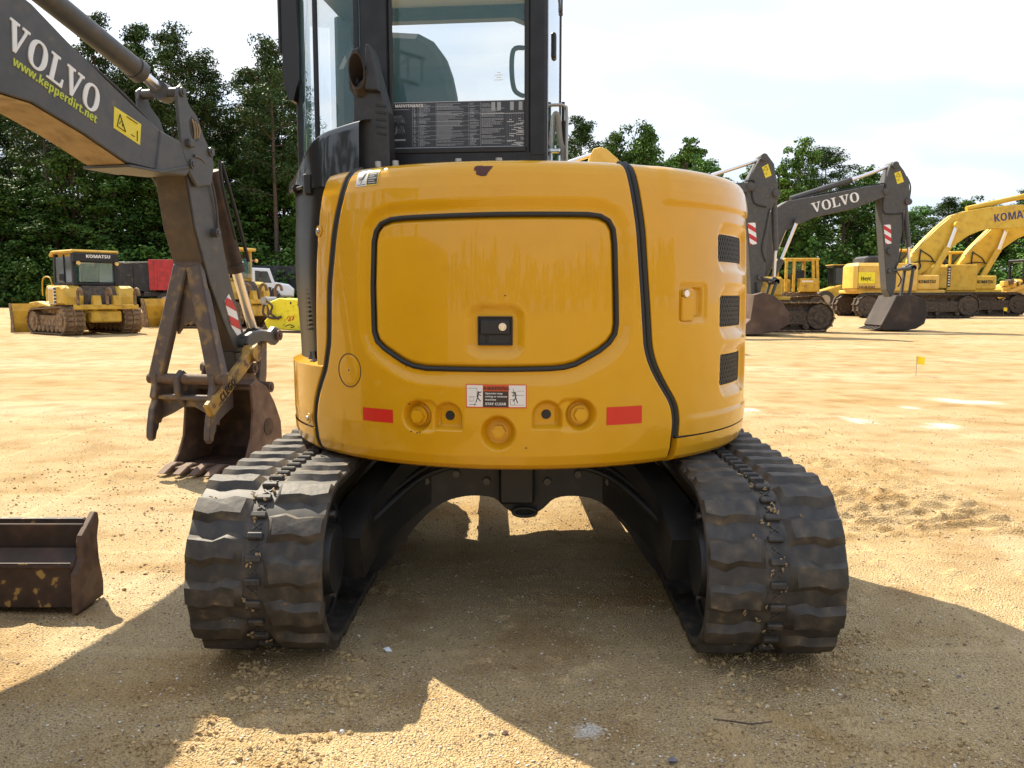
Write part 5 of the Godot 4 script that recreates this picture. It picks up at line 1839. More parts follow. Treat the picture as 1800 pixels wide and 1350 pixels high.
# ---------------------------------------------------------------- the near grey digger on the left
func build_grey_digger() -> void:
	var c := Vector3(-2.7, 0, -1.2)
	var o := thing("grey_digger", "near grey digger reaching in from the left edge, its thumbed bucket resting on the sand", "excavator", c)
	var u := Vector3(0.2402, 0, -0.9707)
	var A := Transform3D(Basis(u, Vector3.UP, Vector3(0.9707, 0, 0.2402)), Vector3(-2.12, 0, -5.75) - c)
	# boom: side plates and belly
	var bo := begin()
	var up := [V(-0.33, 2.12), V(-0.589, 2.19), V(-0.83, 2.29), V(-1.076, 2.40), V(-1.3, 2.505), V(-1.526, 2.62), V(-1.8, 2.70), V(-2.1, 2.66), V(-2.5, 2.4), V(-3.3, 1.25), V(-3.6, 0.85)]
	var dn := [V(-3.4, 0.68), V(-3.15, 0.85), V(-2.4, 1.9), V(-2.05, 2.1), V(-1.764, 2.15), V(-1.563, 2.145), V(-1.228, 2.06), V(-0.9, 1.955), V(-0.605, 1.95), V(-0.33, 1.99)]
	prism(bo, up + dn, -0.14, 0.14, A, 0.006)
	var boom := done(bo, "boom", M.grey_paint, o)
	var be := begin()
	for i in dn.size() - 1:
		var p: Vector2 = dn[i]
		var q: Vector2 = dn[i + 1]
		var e := (q - p).normalized()
		var n := Vector2(e.y, -e.x) * 0.006
		if n.y > 0: n = -n
		quad(be, A * Vector3(p.x + n.x, p.y + n.y, -0.128), A * Vector3(q.x + n.x, q.y + n.y, -0.128), A * Vector3(q.x + n.x, q.y + n.y, 0.128), A * Vector3(p.x + n.x, p.y + n.y, 0.128), Vector3.DOWN)
	done(be, "belly_plate", M.boom_belly, boom)
	# tip gusset of the boom and weld lips
	var gu := begin()
	prism(gu, [V(-0.30, 2.14), V(-0.42, 2.16), V(-0.6, 2.19), V(-0.66, 1.945), V(-0.58, 1.94), V(-0.36, 1.955), V(-0.29, 2.02)], -0.15, 0.15, A, 0.008)
	prism(gu, [V(-0.35, 2.005), V(-0.62, 1.935), V(-0.9, 1.93), V(-0.9, 1.945), V(-0.62, 1.95), V(-0.35, 2.02)], -0.16, 0.16, A, 0.004)
	done(gu, "boom_tip", M.grey_paint, boom)
	var ang := atan2(2.249 - 2.407, -1.151 + 1.605)
	letters("VOLVO", 0.15, 0.62, true, M.print_white, boom, A * Transform3D(Basis(Vector3(0, 0, 1), ang), Vector3(-1.40, 2.342, 0.143)))
	letters("www.kepperdirt.net", 0.062, 0.565, false, M.print_gold, boom, A * Transform3D(Basis(Vector3(0, 0, 1), ang + 0.03), Vector3(-1.40, 2.228, 0.142)), "lettering", 0.004)
	var lb := begin()
	prism(lb, [V(-0.986, 2.249), V(-0.766, 2.195), V(-0.785, 2.072), V(-0.999, 2.13)], 0.14, 0.1425, A)
	var lbo := done(lb, "hazard_label", M.sticker_yellow, boom)
	var lp := begin()
	for e in [[V(-0.972, 2.145), V(-0.945, 2.215)], [V(-0.945, 2.215), V(-0.905, 2.125)], [V(-0.905, 2.125), V(-0.972, 2.145)], [V(-0.955, 2.16), V(-0.935, 2.18)], [V(-0.93, 2.15), V(-0.925, 2.17)], [V(-0.81, 2.09), V(-0.805, 2.15)], [V(-0.86, 2.12), V(-0.83, 2.112)]]:
		bar(lp, A * Vector3(e[0].x, e[0].y, 0.1432), A * Vector3(e[1].x, e[1].y, 0.1432), 0.0015, 0.008, 0.0, A.basis.z)
	bar(lp, A * Vector3(-0.89, 2.213, 0.1432), A * Vector3(-0.8, 2.19, 0.1432), 0.0015, 0.01, 0.0, A.basis.z)
	done(lp, "hazard_print", M.print_black, lbo)
	# arm cylinder on top of the boom
	ram(o, A * Vector3(-2.1, 2.98, 0), A * Vector3(-0.575, 2.548, 0), A * Vector3(-0.36, 2.478, 0), 0.062, 0.034, M.grey_paint, Transform3D(), "arm_cylinder")
	var hs := begin()
	tube(hs, smooth_path([A * Vector3(-2.0, 2.83, -0.09), A * Vector3(-1.5, 2.7, -0.09), A * Vector3(-1.1, 2.53, -0.08), A * Vector3(-0.8, 2.40, -0.05), A * Vector3(-0.65, 2.3, 0.0)], 5), 0.016, 8)
	tube(hs, smooth_path([A * Vector3(-1.3, 2.52, 0.08), A * Vector3(-1.0, 2.42, 0.08), A * Vector3(-0.75, 2.33, 0.06), A * Vector3(-0.5, 2.22, 0.04)], 5), 0.013, 8)
	done(hs, "hydraulic_hose", M.hose_black, o)
	# arm with its pair of head plates
	var ar := begin()
	prism(ar, [V(-0.33, 2.02), V(-0.2, 2.14), V(-0.08, 2.10), V(-0.03, 1.88), V(0.03, 1.66), V(0.10, 1.39), V(0.21, 1.11), V(0.30, 0.87), V(0.27, 0.80), V(0.17, 0.80), V(0.043, 1.0), V(-0.109, 1.27), V(-0.254, 1.64)], -0.12, 0.12, A, 0.006)
	var arm := done(ar, "digger_arm", M.grey_paint, o)
	var fp := begin()
	var fr := [V(-0.33, 2.02), V(-0.254, 1.64), V(-0.109, 1.27), V(0.043, 1.0), V(0.17, 0.81)]
	for i in 4:
		var p: Vector2 = fr[i]
		var q: Vector2 = fr[i + 1]
		quad(fp, A * Vector3(p.x - 0.006, p.y, -0.11), A * Vector3(q.x - 0.006, q.y, -0.11), A * Vector3(q.x - 0.006, q.y, 0.11), A * Vector3(p.x - 0.006, p.y, 0.11), -u)
	done(fp, "arm_face", M.arm_front, arm)
	for s in [-1.0, 1.0]:
		var pl := begin()
		prism(pl, [V(-0.43, 2.43), V(-0.41, 2.49), V(-0.385, 2.508), V(-0.35, 2.49), V(-0.31, 2.405), V(-0.225, 2.345), V(-0.165, 2.235), V(-0.085, 2.14), V(-0.06, 2.07), V(-0.10, 1.93), V(-0.26, 1.9), V(-0.33, 1.98), V(-0.40, 2.11), V(-0.42, 2.3)], s * 0.128, s * 0.152, A, 0.005)
		var p := done(pl, "head_plate", M.grey_paint, arm)
		if s > 0:
			var ho := begin()
			prism(ho, [V(-0.318, 2.30), V(-0.29, 2.335), V(-0.235, 2.315), V(-0.208, 2.25), V(-0.235, 2.19), V(-0.275, 2.185), V(-0.308, 2.23)], 0.1515, 0.1535, A)
			done(ho, "plate_opening", M.seal_rubber, p)
			var hz := begin()
			for k in 3: tube(hz, smooth_path([A * Vector3(-0.29 + 0.028 * k, 2.32 - 0.01 * k, 0.152), A * Vector3(-0.275 + 0.026 * k, 2.26, 0.159), A * Vector3(-0.27 + 0.02 * k, 2.195 + 0.008 * k, 0.152)], 4), 0.007, 6)
			done(hz, "hose_bundle", M.boom_belly, p)
	for q in [V(-0.382, 2.465), V(-0.31, 2.035), V(-0.10, 2.145), V(-0.06, 1.62), V(0.22, 0.86)]:
		var pn := begin()
		cyl(pn, A * Vector3(q.x, q.y, -0.165), A * Vector3(q.x, q.y, 0.165), 0.03, -1, 16)
		cyl(pn, A * Vector3(q.x, q.y, 0.165), A * Vector3(q.x, q.y, 0.172), 0.016, -1, 12)
		done(pn, "pivot_pin", M.grey_paint, arm)
	var lg := begin()
	box(lg, Vector3(0.06, 0.05, 0.05), A * at(-0.335, 2.16, 0.16), 0.008)
	done(lg, "arm_stop", M.grey_paint, arm)
	var ln := begin()
	tube(ln, smooth_path([A * Vector3(-0.29, 2.09, 0.16), A * Vector3(-0.2, 2.08, 0.15), A * Vector3(-0.1, 2.0, 0.14), A * Vector3(-0.03, 1.8, 0.135), A * Vector3(-0.02, 1.62, 0.13)], 5), 0.009, 6)
	done(ln, "grease_line", M.grey_paint, arm)
	stripes(arm, [V(0.045, 1.16), V(0.10, 1.21), V(0.19, 1.08), V(0.235, 0.93), V(0.185, 0.915), V(0.115, 0.985)], 0.12, A)
	var bar_p := begin()
	prism(bar_p, [V(0.16, 0.80), V(0.40, 0.80), V(0.36, 0.66), V(0.2, 0.66)], -0.11, 0.11, A, 0.01)
	done(bar_p, "arm_nose", M.grey_paint, arm)
	# bucket cylinder behind the arm: dirty barrel, twin bright rods
	ram(o, A * Vector3(0.13, 2.06, 0), A * Vector3(0.395, 1.385, 0), A * Vector3(0.615, 0.9, 0), 0.058, 0.036, M.dark_rust, Transform3D(), "bucket_cylinder")
	var pip := begin()
	tube(pip, smooth_path([A * Vector3(0.15, 2.12, 0.07), A * Vector3(0.2, 2.0, 0.075), A * Vector3(0.33, 1.72, 0.075), A * Vector3(0.45, 1.45, 0.07)], 5), 0.014, 8)
	tube(pip, smooth_path([A * Vector3(0.1, 2.12, 0.09), A * Vector3(0.12, 1.95, 0.09), A * Vector3(0.27, 1.6, 0.08)], 5), 0.012, 8)
	done(pip, "hydraulic_hose", M.hose_black, o)
	# bucket linkage
	for s in [-1.0, 1.0]:
		var lk := begin()
		prism(lk, [V(0.2, 0.86), V(0.22, 0.915), V(0.3, 0.94), V(0.42, 0.945), V(0.54, 0.93), V(0.6, 0.965), V(0.645, 0.955), V(0.665, 0.9), V(0.65, 0.845), V(0.6, 0.825), V(0.52, 0.855), V(0.4, 0.868), V(0.3, 0.845), V(0.24, 0.82)], s * 0.14, s * 0.19, A, 0.008)
		done(lk, "link_arm", M.grey_paint, o)
		var l2 := begin()
		prism(l2, [V(0.58, 0.88), V(0.5, 0.87), V(0.45, 0.6), V(0.42, 0.5), V(0.52, 0.46), V(0.56, 0.6)], s * 0.09, s * 0.13, A, 0.008)
		done(l2, "link_bar", M.thumb_steel, o)
		var ear := begin()
		prism(ear, [V(0.13, 0.58), V(0.18, 0.7), V(0.22, 0.735), V(0.27, 0.735), V(0.3, 0.68), V(0.42, 0.52), V(0.36, 0.42)], s * 0.14, s * 0.165, A, 0.006)
		done(ear, "bucket_ear", M.rusty_steel, o)
	for q in [V(0.62, 0.9), V(0.26, 0.68), V(0.47, 0.52)]:
		var pn := begin()
		cyl(pn, A * Vector3(q.x, q.y, -0.215), A * Vector3(q.x, q.y, 0.215), 0.04, -1, 16)
		cyl(pn, A * Vector3(q.x, q.y, 0.215), A * Vector3(q.x, q.y, 0.225), 0.018, -1, 8)
		done(pn, "pivot_pin", M.rusty_steel, o)
	# bucket: two side plates, a rolled back, lip and teeth
	var side := [V(-0.02, 0.59), V(0.05, 0.62), V(0.19, 0.555), V(0.29, 0.43), V(0.365, 0.29), V(0.378, 0.16), V(0.34, 0.07), V(0.25, 0.014), V(-0.05, 0.012), V(-0.17, 0.03), V(-0.09, 0.11), V(-0.03, 0.22), V(0.0, 0.4)]
	var bk := begin()
	var back := [V(-0.03, 0.585), V(0.05, 0.61), V(0.18, 0.545), V(0.285, 0.42), V(0.355, 0.285), V(0.368, 0.165), V(0.332, 0.08), V(0.25, 0.026), V(-0.16, 0.024)]
	for i in back.size() - 1:
		var p: Vector2 = back[i]
		var q: Vector2 = back[i + 1]
		bar(bk, A * Vector3(p.x, p.y, 0.07), A * Vector3(q.x, q.y, 0.07), 0.53, 0.02, 0.0, A.basis.z.cross(A.basis * Vector3(q.x - p.x, q.y - p.y, 0)))
	var bucket := done(bk, "bucket", M.dark_rust, o)
	for s in [-1.0, 1.0]:
		var sp := begin()
		prism(sp, side, 0.07 + s * 0.255, 0.07 + s * 0.275, A, 0.004)
		done(sp, "side_plate", M.bucket_face, bucket)
	var bs := begin()
	cyl(bs, A * Vector3(0.19, 0.27, 0.345), A * Vector3(0.19, 0.27, 0.35), 0.062, -1, 24)
	done(bs, "round_stamp", M.dark_rust, bucket)
	var lipb := begin()
	box(lipb, Vector3(0.12, 0.026, 0.56), A * at(-0.17, 0.022, 0.07), 0.004)
	box(lipb, Vector3(0.05, 0.05, 0.53), A * at(0.0, 0.575, 0.07), 0.01)
	done(lipb, "bucket_lip", M.rusty_steel, bucket)
	for k in 5:
		var z := -0.168 + 0.119 * k
		var te := begin()
		prism(te, [V(-0.10, 0.045), V(-0.18, 0.06), V(-0.235, 0.05), V(-0.33, 0.012), V(-0.3, 0.002), V(-0.2, 0.004), V(-0.10, 0.01)], z - 0.033, z + 0.033, A, 0.008)
		done(te, "bucket_tooth", M.bucket_face, bucket)
	# thumb: an A shaped frame, its shaft, two hooked fingers, cross plate and stay
	var th := begin()
	for s in [-1.0, 1.0]:
		bar(th, A * Vector3(-0.17, 1.40, s * 0.045), A * Vector3(-0.215, 0.62, -0.02 + s * 0.235), 0.11, 0.06, 0.01, A.basis.x)
		bar(th, A * Vector3(-0.115, 1.40, s * 0.05), A * Vector3(-0.15, 0.66, -0.02 + s * 0.245), 0.03, 0.06, 0.006, A.basis.x)
	var web := begin()
	prism(web, [V(-0.05, 1.4), V(0.05, 1.4), V(0.115, 1.08), V(0.10, 0.95), V(0.06, 0.99), V(0.0, 1.03), V(-0.07, 1.0), V(-0.12, 0.94), V(-0.13, 1.08)], -0.02, 0.02, A * Transform3D(Basis(Vector3(0, 0, 1), Vector3(-0.06, 1, 0), Vector3(1, 0, 0)), Vector3(-0.08, 0, 0)), 0.005)
	var thumb := done(th, "thumb", M.thumb_steel, o)
	done(web, "thumb_web", M.thumb_steel, thumb)
	var shf := begin()
	cyl(shf, A * Vector3(-0.21, 0.64, -0.31), A * Vector3(-0.21, 0.64, 0.27), 0.036, -1, 16)
	cyl(shf, A * Vector3(-0.14, 1.39, -0.1), A * Vector3(-0.14, 1.39, 0.1), 0.05, -1, 16)
	done(shf, "thumb_shaft", M.rusty_steel, thumb)
	for z in [-0.25, -0.07, 0.19]:
		var hk := begin()
		if z == -0.07: prism(hk, [V(-0.26, 0.66), V(-0.2, 0.70), V(-0.14, 0.66), V(-0.04, 0.56), V(-0.1, 0.43), V(-0.2, 0.45), V(-0.26, 0.55)], z - 0.025, z + 0.025, A, 0.008)
		else: prism(hk, [V(-0.25, 0.67), V(-0.2, 0.69), V(-0.14, 0.65), V(-0.03, 0.56), V(-0.03, 0.43), V(-0.12, 0.40), V(-0.2, 0.36), V(-0.215, 0.335), V(-0.235, 0.34), V(-0.245, 0.30), V(-0.262, 0.285), V(-0.28, 0.235), V(-0.305, 0.225), V(-0.325, 0.25), V(-0.32, 0.31), V(-0.29, 0.44), V(-0.255, 0.5), V(-0.275, 0.52), V(-0.25, 0.6)], z - 0.025, z + 0.025, A, 0.008)
		done(hk, "thumb_finger", M.thumb_steel, thumb)
	var cp := begin()
	prism(cp, [V(-0.25, 0.5), V(0.19, 0.5), V(0.19, 0.33), V(0.1, 0.41), V(0.02, 0.45), V(-0.07, 0.45), V(-0.16, 0.40), V(-0.25, 0.36)], -0.015, 0.015, A * Transform3D(Basis(Vector3(0, 0, 1), Vector3.UP, Vector3(1, 0, 0)), Vector3(-0.18, 0, 0)), 0.005)
	box(cp, Vector3(0.09, 0.03, 0.44), A * at(-0.2, 0.515, -0.03), 0.008)
	done(cp, "cross_plate", M.thumb_steel, thumb)
	var sty := begin()
	bar(sty, A * Vector3(0.24, 0.80, 0.21), A * Vector3(-0.33, 0.44, 0.21), 0.05, 0.105, 0.012, A.basis * Vector3(-0.5, 0.85, 0))
	cyl(sty, A * Vector3(0.22, 0.79, 0.17), A * Vector3(0.22, 0.79, 0.26), 0.06, -1, 18)
	var stay := done(sty, "thumb_stay", M.yellow_worn, thumb)
	letters("CLEGO", 0.055, 0.2, false, M.print_black, thumb, A * Transform3D(Basis(Vector3(0, 0, 1), atan2(0.36, 0.57)), Vector3(-0.13, 0.566, 0.2375)))
	# undercarriage with the blade, and the house that carries the boom (mostly outside the photo)
	var dz := begin()
	var yz := Basis(Vector3(0, 0, 1), Vector3.UP, Vector3(-1, 0, 0))
	var B := Transform3D(yz, Vector3(0, 0, 0))
	# profile as (z, y) relative to the machine; blade runs along x
	prism(dz, [V(-1.98, 0.335), V(-1.955, 0.335), V(-1.94, 0.2), V(-1.85, 0.19), V(-1.845, 0.02), V(-2.02, 0.01), V(-2.03, 0.03), V(-2.0, 0.1), V(-2.0, 0.24)], -1.03, 1.25, B, 0.006)
	var blade := done(dz, "dozer_blade", M.blade_box, o)
	var dp := begin()
	box(dp, Vector3(2.27, 0.115, 0.012), at(-0.1, 0.262, -1.942), 0.004)
	box(dp, Vector3(2.27, 0.06, 0.1), at(-0.1, 0.18, -1.9, 32, 0, 0), 0.006)
	done(dp, "blade_back", M.dark_rust, blade)
	var ep := begin()
	prism(ep, [V(-1.83, 0.0), V(-2.03, 0.0), V(-2.035, 0.06), V(-2.01, 0.16), V(-2.005, 0.25), V(-2.025, 0.31), V(-2.02, 0.345), V(-2.0, 0.352), V(-1.895, 0.285), V(-1.885, 0.26), V(-1.885, 0.2), V(-1.835, 0.15)], -1.055, -1.03, B, 0.004)
	done(ep, "end_plate", M.rusty_steel, blade)
	for x in [-0.55, 0.35]:
		var ba := begin()
		bar(ba, Vector3(x, 0.3, -0.6), Vector3(x, 0.14, -1.86), 0.12, 0.14, 0.01)
		done(ba, "blade_arm", M.grey_paint, o)
	for s in [-1.0, 1.0]:
		steel_track(o, Transform3D(Basis(Vector3(0, 0, -1), Vector3.UP, Vector3(1, 0, 0)), Vector3(s * 0.885 - 0.02, 0, 0.15)), 1.36, 0.32, 0.32, 0.02, 0.44, 40, true, M.track_dark, M.chassis_black, 0.02, 0.025)
	var cb := begin()
	box(cb, Vector3(1.3, 0.3, 1.3), at(0, 0.5, 0.1), 0.05)
	cyl(cb, Vector3(0, 0.6, 0.1), Vector3(0, 0.78, 0.1), 0.5, -1, 30)
	done(cb, "undercarriage", M.grey_paint, o)
	var hb := begin()
	prism(hb, [V(-1.1, 1.0), V(-0.4, 1.1), V(0.6, 1.1), V(1.02, 0.8), V(1.02, -0.7), V(0.75, -1.1), V(0.2, -1.3), V(-0.4, -1.25), V(-0.9, -0.9), V(-1.1, -0.3)], -1.65, -0.78, Transform3D(Basis(Vector3.RIGHT, Vector3(0, 0, -1), Vector3.UP).scaled(Vector3(1, -1, 1)), Vector3(-0.2, 0, 0.2)), 0.04)
	done(hb, "house", M.yellow_dusty, o)
	var bb := begin()
	bar(bb, Vector3(-0.15, 0.85, -0.7), A * Vector3(-3.45, 0.78, 0), 0.3, 0.35, 0.02)
	done(bb, "boom_bracket", M.grey_paint, o)
	ram(o, A * Vector3(-3.1, 0.62, 0), A * Vector3(-2.5, 1.55, 0), A * Vector3(-2.2, 2.15, 0), 0.07, 0.04, M.grey_paint, Transform3D(), "boom_cylinder")
	var ca := begin()
	for x in [-1.1, -0.2]:
		for z in [-0.7, 0.55]: box(ca, Vector3(0.08, 1.1, 0.08), at(x, 2.1, z), 0.01)
	box(ca, Vector3(1.05, 0.08, 1.45), at(-0.65, 2.66, -0.07), 0.03)
	var cab := done(ca, "cab", M.cab_black, o)
	for x in [-1.1, -0.2]:
		var cg := begin()
		quad(cg, Vector3(x, 1.6, -0.7), Vector3(x, 1.6, 0.55), Vector3(x, 2.6, 0.55), Vector3(x, 2.6, -0.7), Vector3(x, 0, 0))
		done(cg, "window", M.cab_glass, cab)

# ---------------------------------------------------------------- big diggers in profile, facing along +x
func shifted(poly: Array, d: Vector2) -> Array:
	var out := []
	for p in poly: out.append(p - d)
	return out

func digger(called: String, label: String, base: Vector3, group: String, g: Dictionary) -> Node3D:
	var o := thing(called, label, "excavator", base, 0.0, group)
	var d := Vector2(base.x, base.y)
	var paint: Material = g.paint
	var house: Material = g.house
	var hx: float = g.get("shift", 0.0)
	var k: float = g.get("scale", 1.0)
	# undercarriage
	for s in [-1.0, 1.0]:
		steel_track(o, at(0, 0, s * 1.35 * k), 3.05 * k, 0.56 * k, 0.56 * k, 0.02, 0.7 * k, 46, false, g.track, M.track_dark, 0.035, 0.04)
		var gd := begin()
		bar(gd, Vector3(-1.0, 0.95, s * 1.35) * k, Vector3(1.0, 0.95, s * 1.35) * k, 0.5 * k, 0.12 * k, 0.02, Vector3(0, 0, 1))
		done(gd, "track_guard", M.track_dark, o)
	var uc := begin()
	box(uc, Vector3(2.4, 0.5, 2.2) * k, at(0, 0.85 * k, 0), 0.08)
	cyl(uc, Vector3(hx, 1.0 * k, 0), Vector3(hx, 1.3 * k, 0), 0.75 * k, -1, 28)
	done(uc, "undercarriage", M.track_dark, o)
	# house: counterweight, engine side, right hand boxes
	var cw := begin()
	prism(cw, [V(-1.62, 1.45), V(-3.0, 1.45), V(-3.16, 1.25), V(-3.2, 0.9), V(-3.14, 0.2), V(-2.95, -0.6), V(-2.6, -1.2), V(-2.2, -1.45), V(-1.62, -1.45)], -2.72, -1.3, Transform3D(Basis(Vector3.RIGHT, Vector3(0, 0, 1), Vector3(0, -1, 0)), Vector3(hx, 0, 0)).scaled_local(Vector3.ONE * k), 0.16)
	done(cw, "counterweight", house, o)
	var en := begin()
	box(en, Vector3(1.6, 1.4, 2.9) * k, at(hx - 0.8 * k, 2.0 * k, 0), 0.04)
	done(en, "engine_housing", house, o)
	var pn := begin()
	box(pn, Vector3(0.03, 1.25, 0.01) * k, at(hx - 3.0 * k + 0.02, 2.0 * k, 1.445 * k))
	box(pn, Vector3(2.1, 0.02, 0.01) * k, at(hx - 2.6 * k, 1.42 * k, 1.453 * k))
	done(pn, "panel_seam", M.track_dark, o)
	var dk := begin()
	box(dk, Vector3(4.3, 0.18, 2.7) * k, at(hx - 0.7 * k, 1.27 * k, 0), 0.04)
	done(dk, "deck_frame", house, o)
	var hd := begin()
	prism(hd, [V(-2.5, 2.7), V(-2.42, 2.98), V(-2.25, 3.08), V(-1.5, 3.1), V(-1.3, 3.0), V(-1.2, 2.7)], -0.7, 0.9, at(hx, 0, 0).scaled_local(Vector3.ONE * k), 0.08)
	done(hd, "engine_hood", M.truck_black, o)
	var tk := begin()
	box(tk, Vector3(0.4, 1.35, 0.9) * k, at(hx - 0.25 * k, 2.0 * k, 0.95 * k), 0.05)
	done(tk, "fuel_tank", house, o)
	var tb := begin()
	box(tb, Vector3(1.15, 0.75, 0.85) * k, at(hx + 0.55 * k, 1.74 * k, 0.95 * k), 0.06)
	var box_ := done(tb, "tool_box", house, o)
	var vs := begin()
	box(vs, Vector3(0.16, 1.1, 0.01) * k, at(hx - 1.5 * k, 2.05 * k, 1.456 * k))
	done(vs, "print_panel", M.print_black, o)
	for q in 7:
		var vb := begin()
		box(vb, Vector3(0.1, 0.07, 0.008) * k, at(hx - 1.5 * k, (1.62 + 0.14 * q) * k, 1.462 * k))
		done(vb, "print_mark", M.print_white, o)
	# cab on the far side
	var cb := begin()
	for x in [-0.55, 0.95]:
		for z in [-1.35, -0.35]: box(cb, Vector3(0.12, 1.9, 0.1) * k, at(hx + x * k, 2.4 * k, z * k), 0.02)
	box(cb, Vector3(1.7, 0.16, 1.15) * k, at(hx + 0.2 * k, 3.42 * k, -0.85 * k), 0.06)
	box(cb, Vector3(1.6, 0.6, 1.1) * k, at(hx + 0.2 * k, 1.7 * k, -0.85 * k), 0.04)
	var cab := done(cb, "cab", house, o)
	for z in [-1.37, -0.33]:
		var cg := begin()
		box(cg, Vector3(1.4, 1.25, 0.02) * k, at(hx + 0.2 * k, 2.65 * k, z * k))
		done(cg, "window", M.dark_glass, cab)
	# working gear
	var bo := begin()
	prism(bo, shifted(g.boom, d), -0.32, 0.32, Transform3D(), 0.02)
	var boom := done(bo, "boom", paint, o)
	var ar := begin()
	prism(ar, shifted(g.arm, d), -0.25, 0.25, Transform3D(), 0.02)
	var arm := done(ar, "digger_arm", paint, o)
	for c in g.rams:
		for z in c[5]:
			var a: Vector2 = c[0] - d
			var b: Vector2 = c[1] - d
			var e: Vector2 = c[2] - d
			ram(o, Vector3(a.x, a.y, z), Vector3(b.x, b.y, z), Vector3(e.x, e.y, z), c[3], c[4], g.ram_paint)
	if g.has("bucket"):
		var bk := begin()
		prism(bk, shifted(g.bucket, d), -0.7, 0.7, Transform3D(), 0.02)
		var bucket := done(bk, "bucket", g.bucket_mat, o)
		for q in 5:
			var t := begin()
			var tip: Vector2 = g.tooth - d
			var z := -0.58 + 0.29 * q
			prism(t, [tip + V(0.28, 0.0), tip + V(0.28, 0.12), tip + V(0.0, 0.02), tip], z - 0.06, z + 0.06, Transform3D(), 0.01)
			done(t, "bucket_tooth", g.bucket_mat, bucket)
		for e in g.links:
			var l := begin()
			var a: Vector2 = e[0] - d
			var b: Vector2 = e[1] - d
			for z in [-0.3, 0.3]: bar(l, Vector3(a.x, a.y, z), Vector3(b.x, b.y, z), 0.07, e[2], 0.02, Vector3(0, 0, 1))
			for p in [a, b]: cyl(l, Vector3(p.x, p.y, -0.36), Vector3(p.x, p.y, 0.36), e[2] * 0.6, -1, 14)
			done(l, "bucket_link", g.paint, o)
	for h in g.get("hoses", []):
		var hs := begin()
		var pts := []
		for p in h[0]: pts.append(Vector3(p.x - d.x, p.y - d.y, h[1]))
		tube(hs, smooth_path(pts, 4), h[2], 6)
		done(hs, "hydraulic_hose", M.hose_black, o)
	for p in g.get("pins", []):
		var pn2 := begin()
		cyl(pn2, Vector3(p.x - d.x, p.y - d.y, -0.36), Vector3(p.x - d.x, p.y - d.y, 0.36), 0.11, -1, 18)
		cyl(pn2, Vector3(p.x - d.x, p.y - d.y, 0.36), Vector3(p.x - d.x, p.y - d.y, 0.37), 0.05, -1, 12)
		done(pn2, "pivot_pin", g.paint, o)
	if g.has("edge"):
		for e in g.edge:
			var l := begin()
			var pts := []
			for p in e: pts.append(Vector3(p.x - d.x, p.y - d.y, 0.28))
			tube(l, smooth_path(pts, 3), 0.02, 6)
			done(l, "boom_pipe", M.dark_rust, boom)
	if g.has("stripe"): stripes(arm, shifted(g.stripe, d), 0.25)
	if g.has("label"):
		var l := begin()
		prism(l, shifted(g.label, d), 0.25, 0.256)
		var lo := done(l, "hazard_label", M.sticker_yellow, arm)
		var c := Vector2.ZERO
		for p in shifted(g.label, d): c += p / 4.0
		var lp := begin()
		for e in [[V(-0.08, 0.02), V(0.0, 0.15)], [V(0.0, 0.15), V(0.07, 0.03)], [V(0.07, 0.03), V(-0.08, 0.02)], [V(0.02, -0.12), V(0.03, -0.04)], [V(-0.06, -0.08), V(-0.02, -0.08)]]:
			var p: Vector2 = c + e[0] + V(-0.03, 0.0)
			var q: Vector2 = c + e[1] + V(-0.03, 0.0)
			bar(lp, Vector3(p.x, p.y, 0.259), Vector3(q.x, q.y, 0.259), 0.004, 0.022, 0.0, Vector3(0, 0, 1))
		done(lp, "hazard_print", M.print_black, lo)
	if g.has("text"):
		var t: Array = g.text
		var p: Vector2 = t[1] - d
		letters(t[0], t[3], t[2], t[5], t[6], boom, Transform3D(Basis(Vector3(0, 0, 1), t[4]), Vector3(p.x, p.y, 0.325)), "lettering", 0.02)
	if g.has("box_text"):
		letters(g.box_text, 0.17, 0.85, false, M.print_black, box_, at(hx + 0.5 * k, 1.78 * k, 1.385 * k), "lettering", 0.02)
	return o

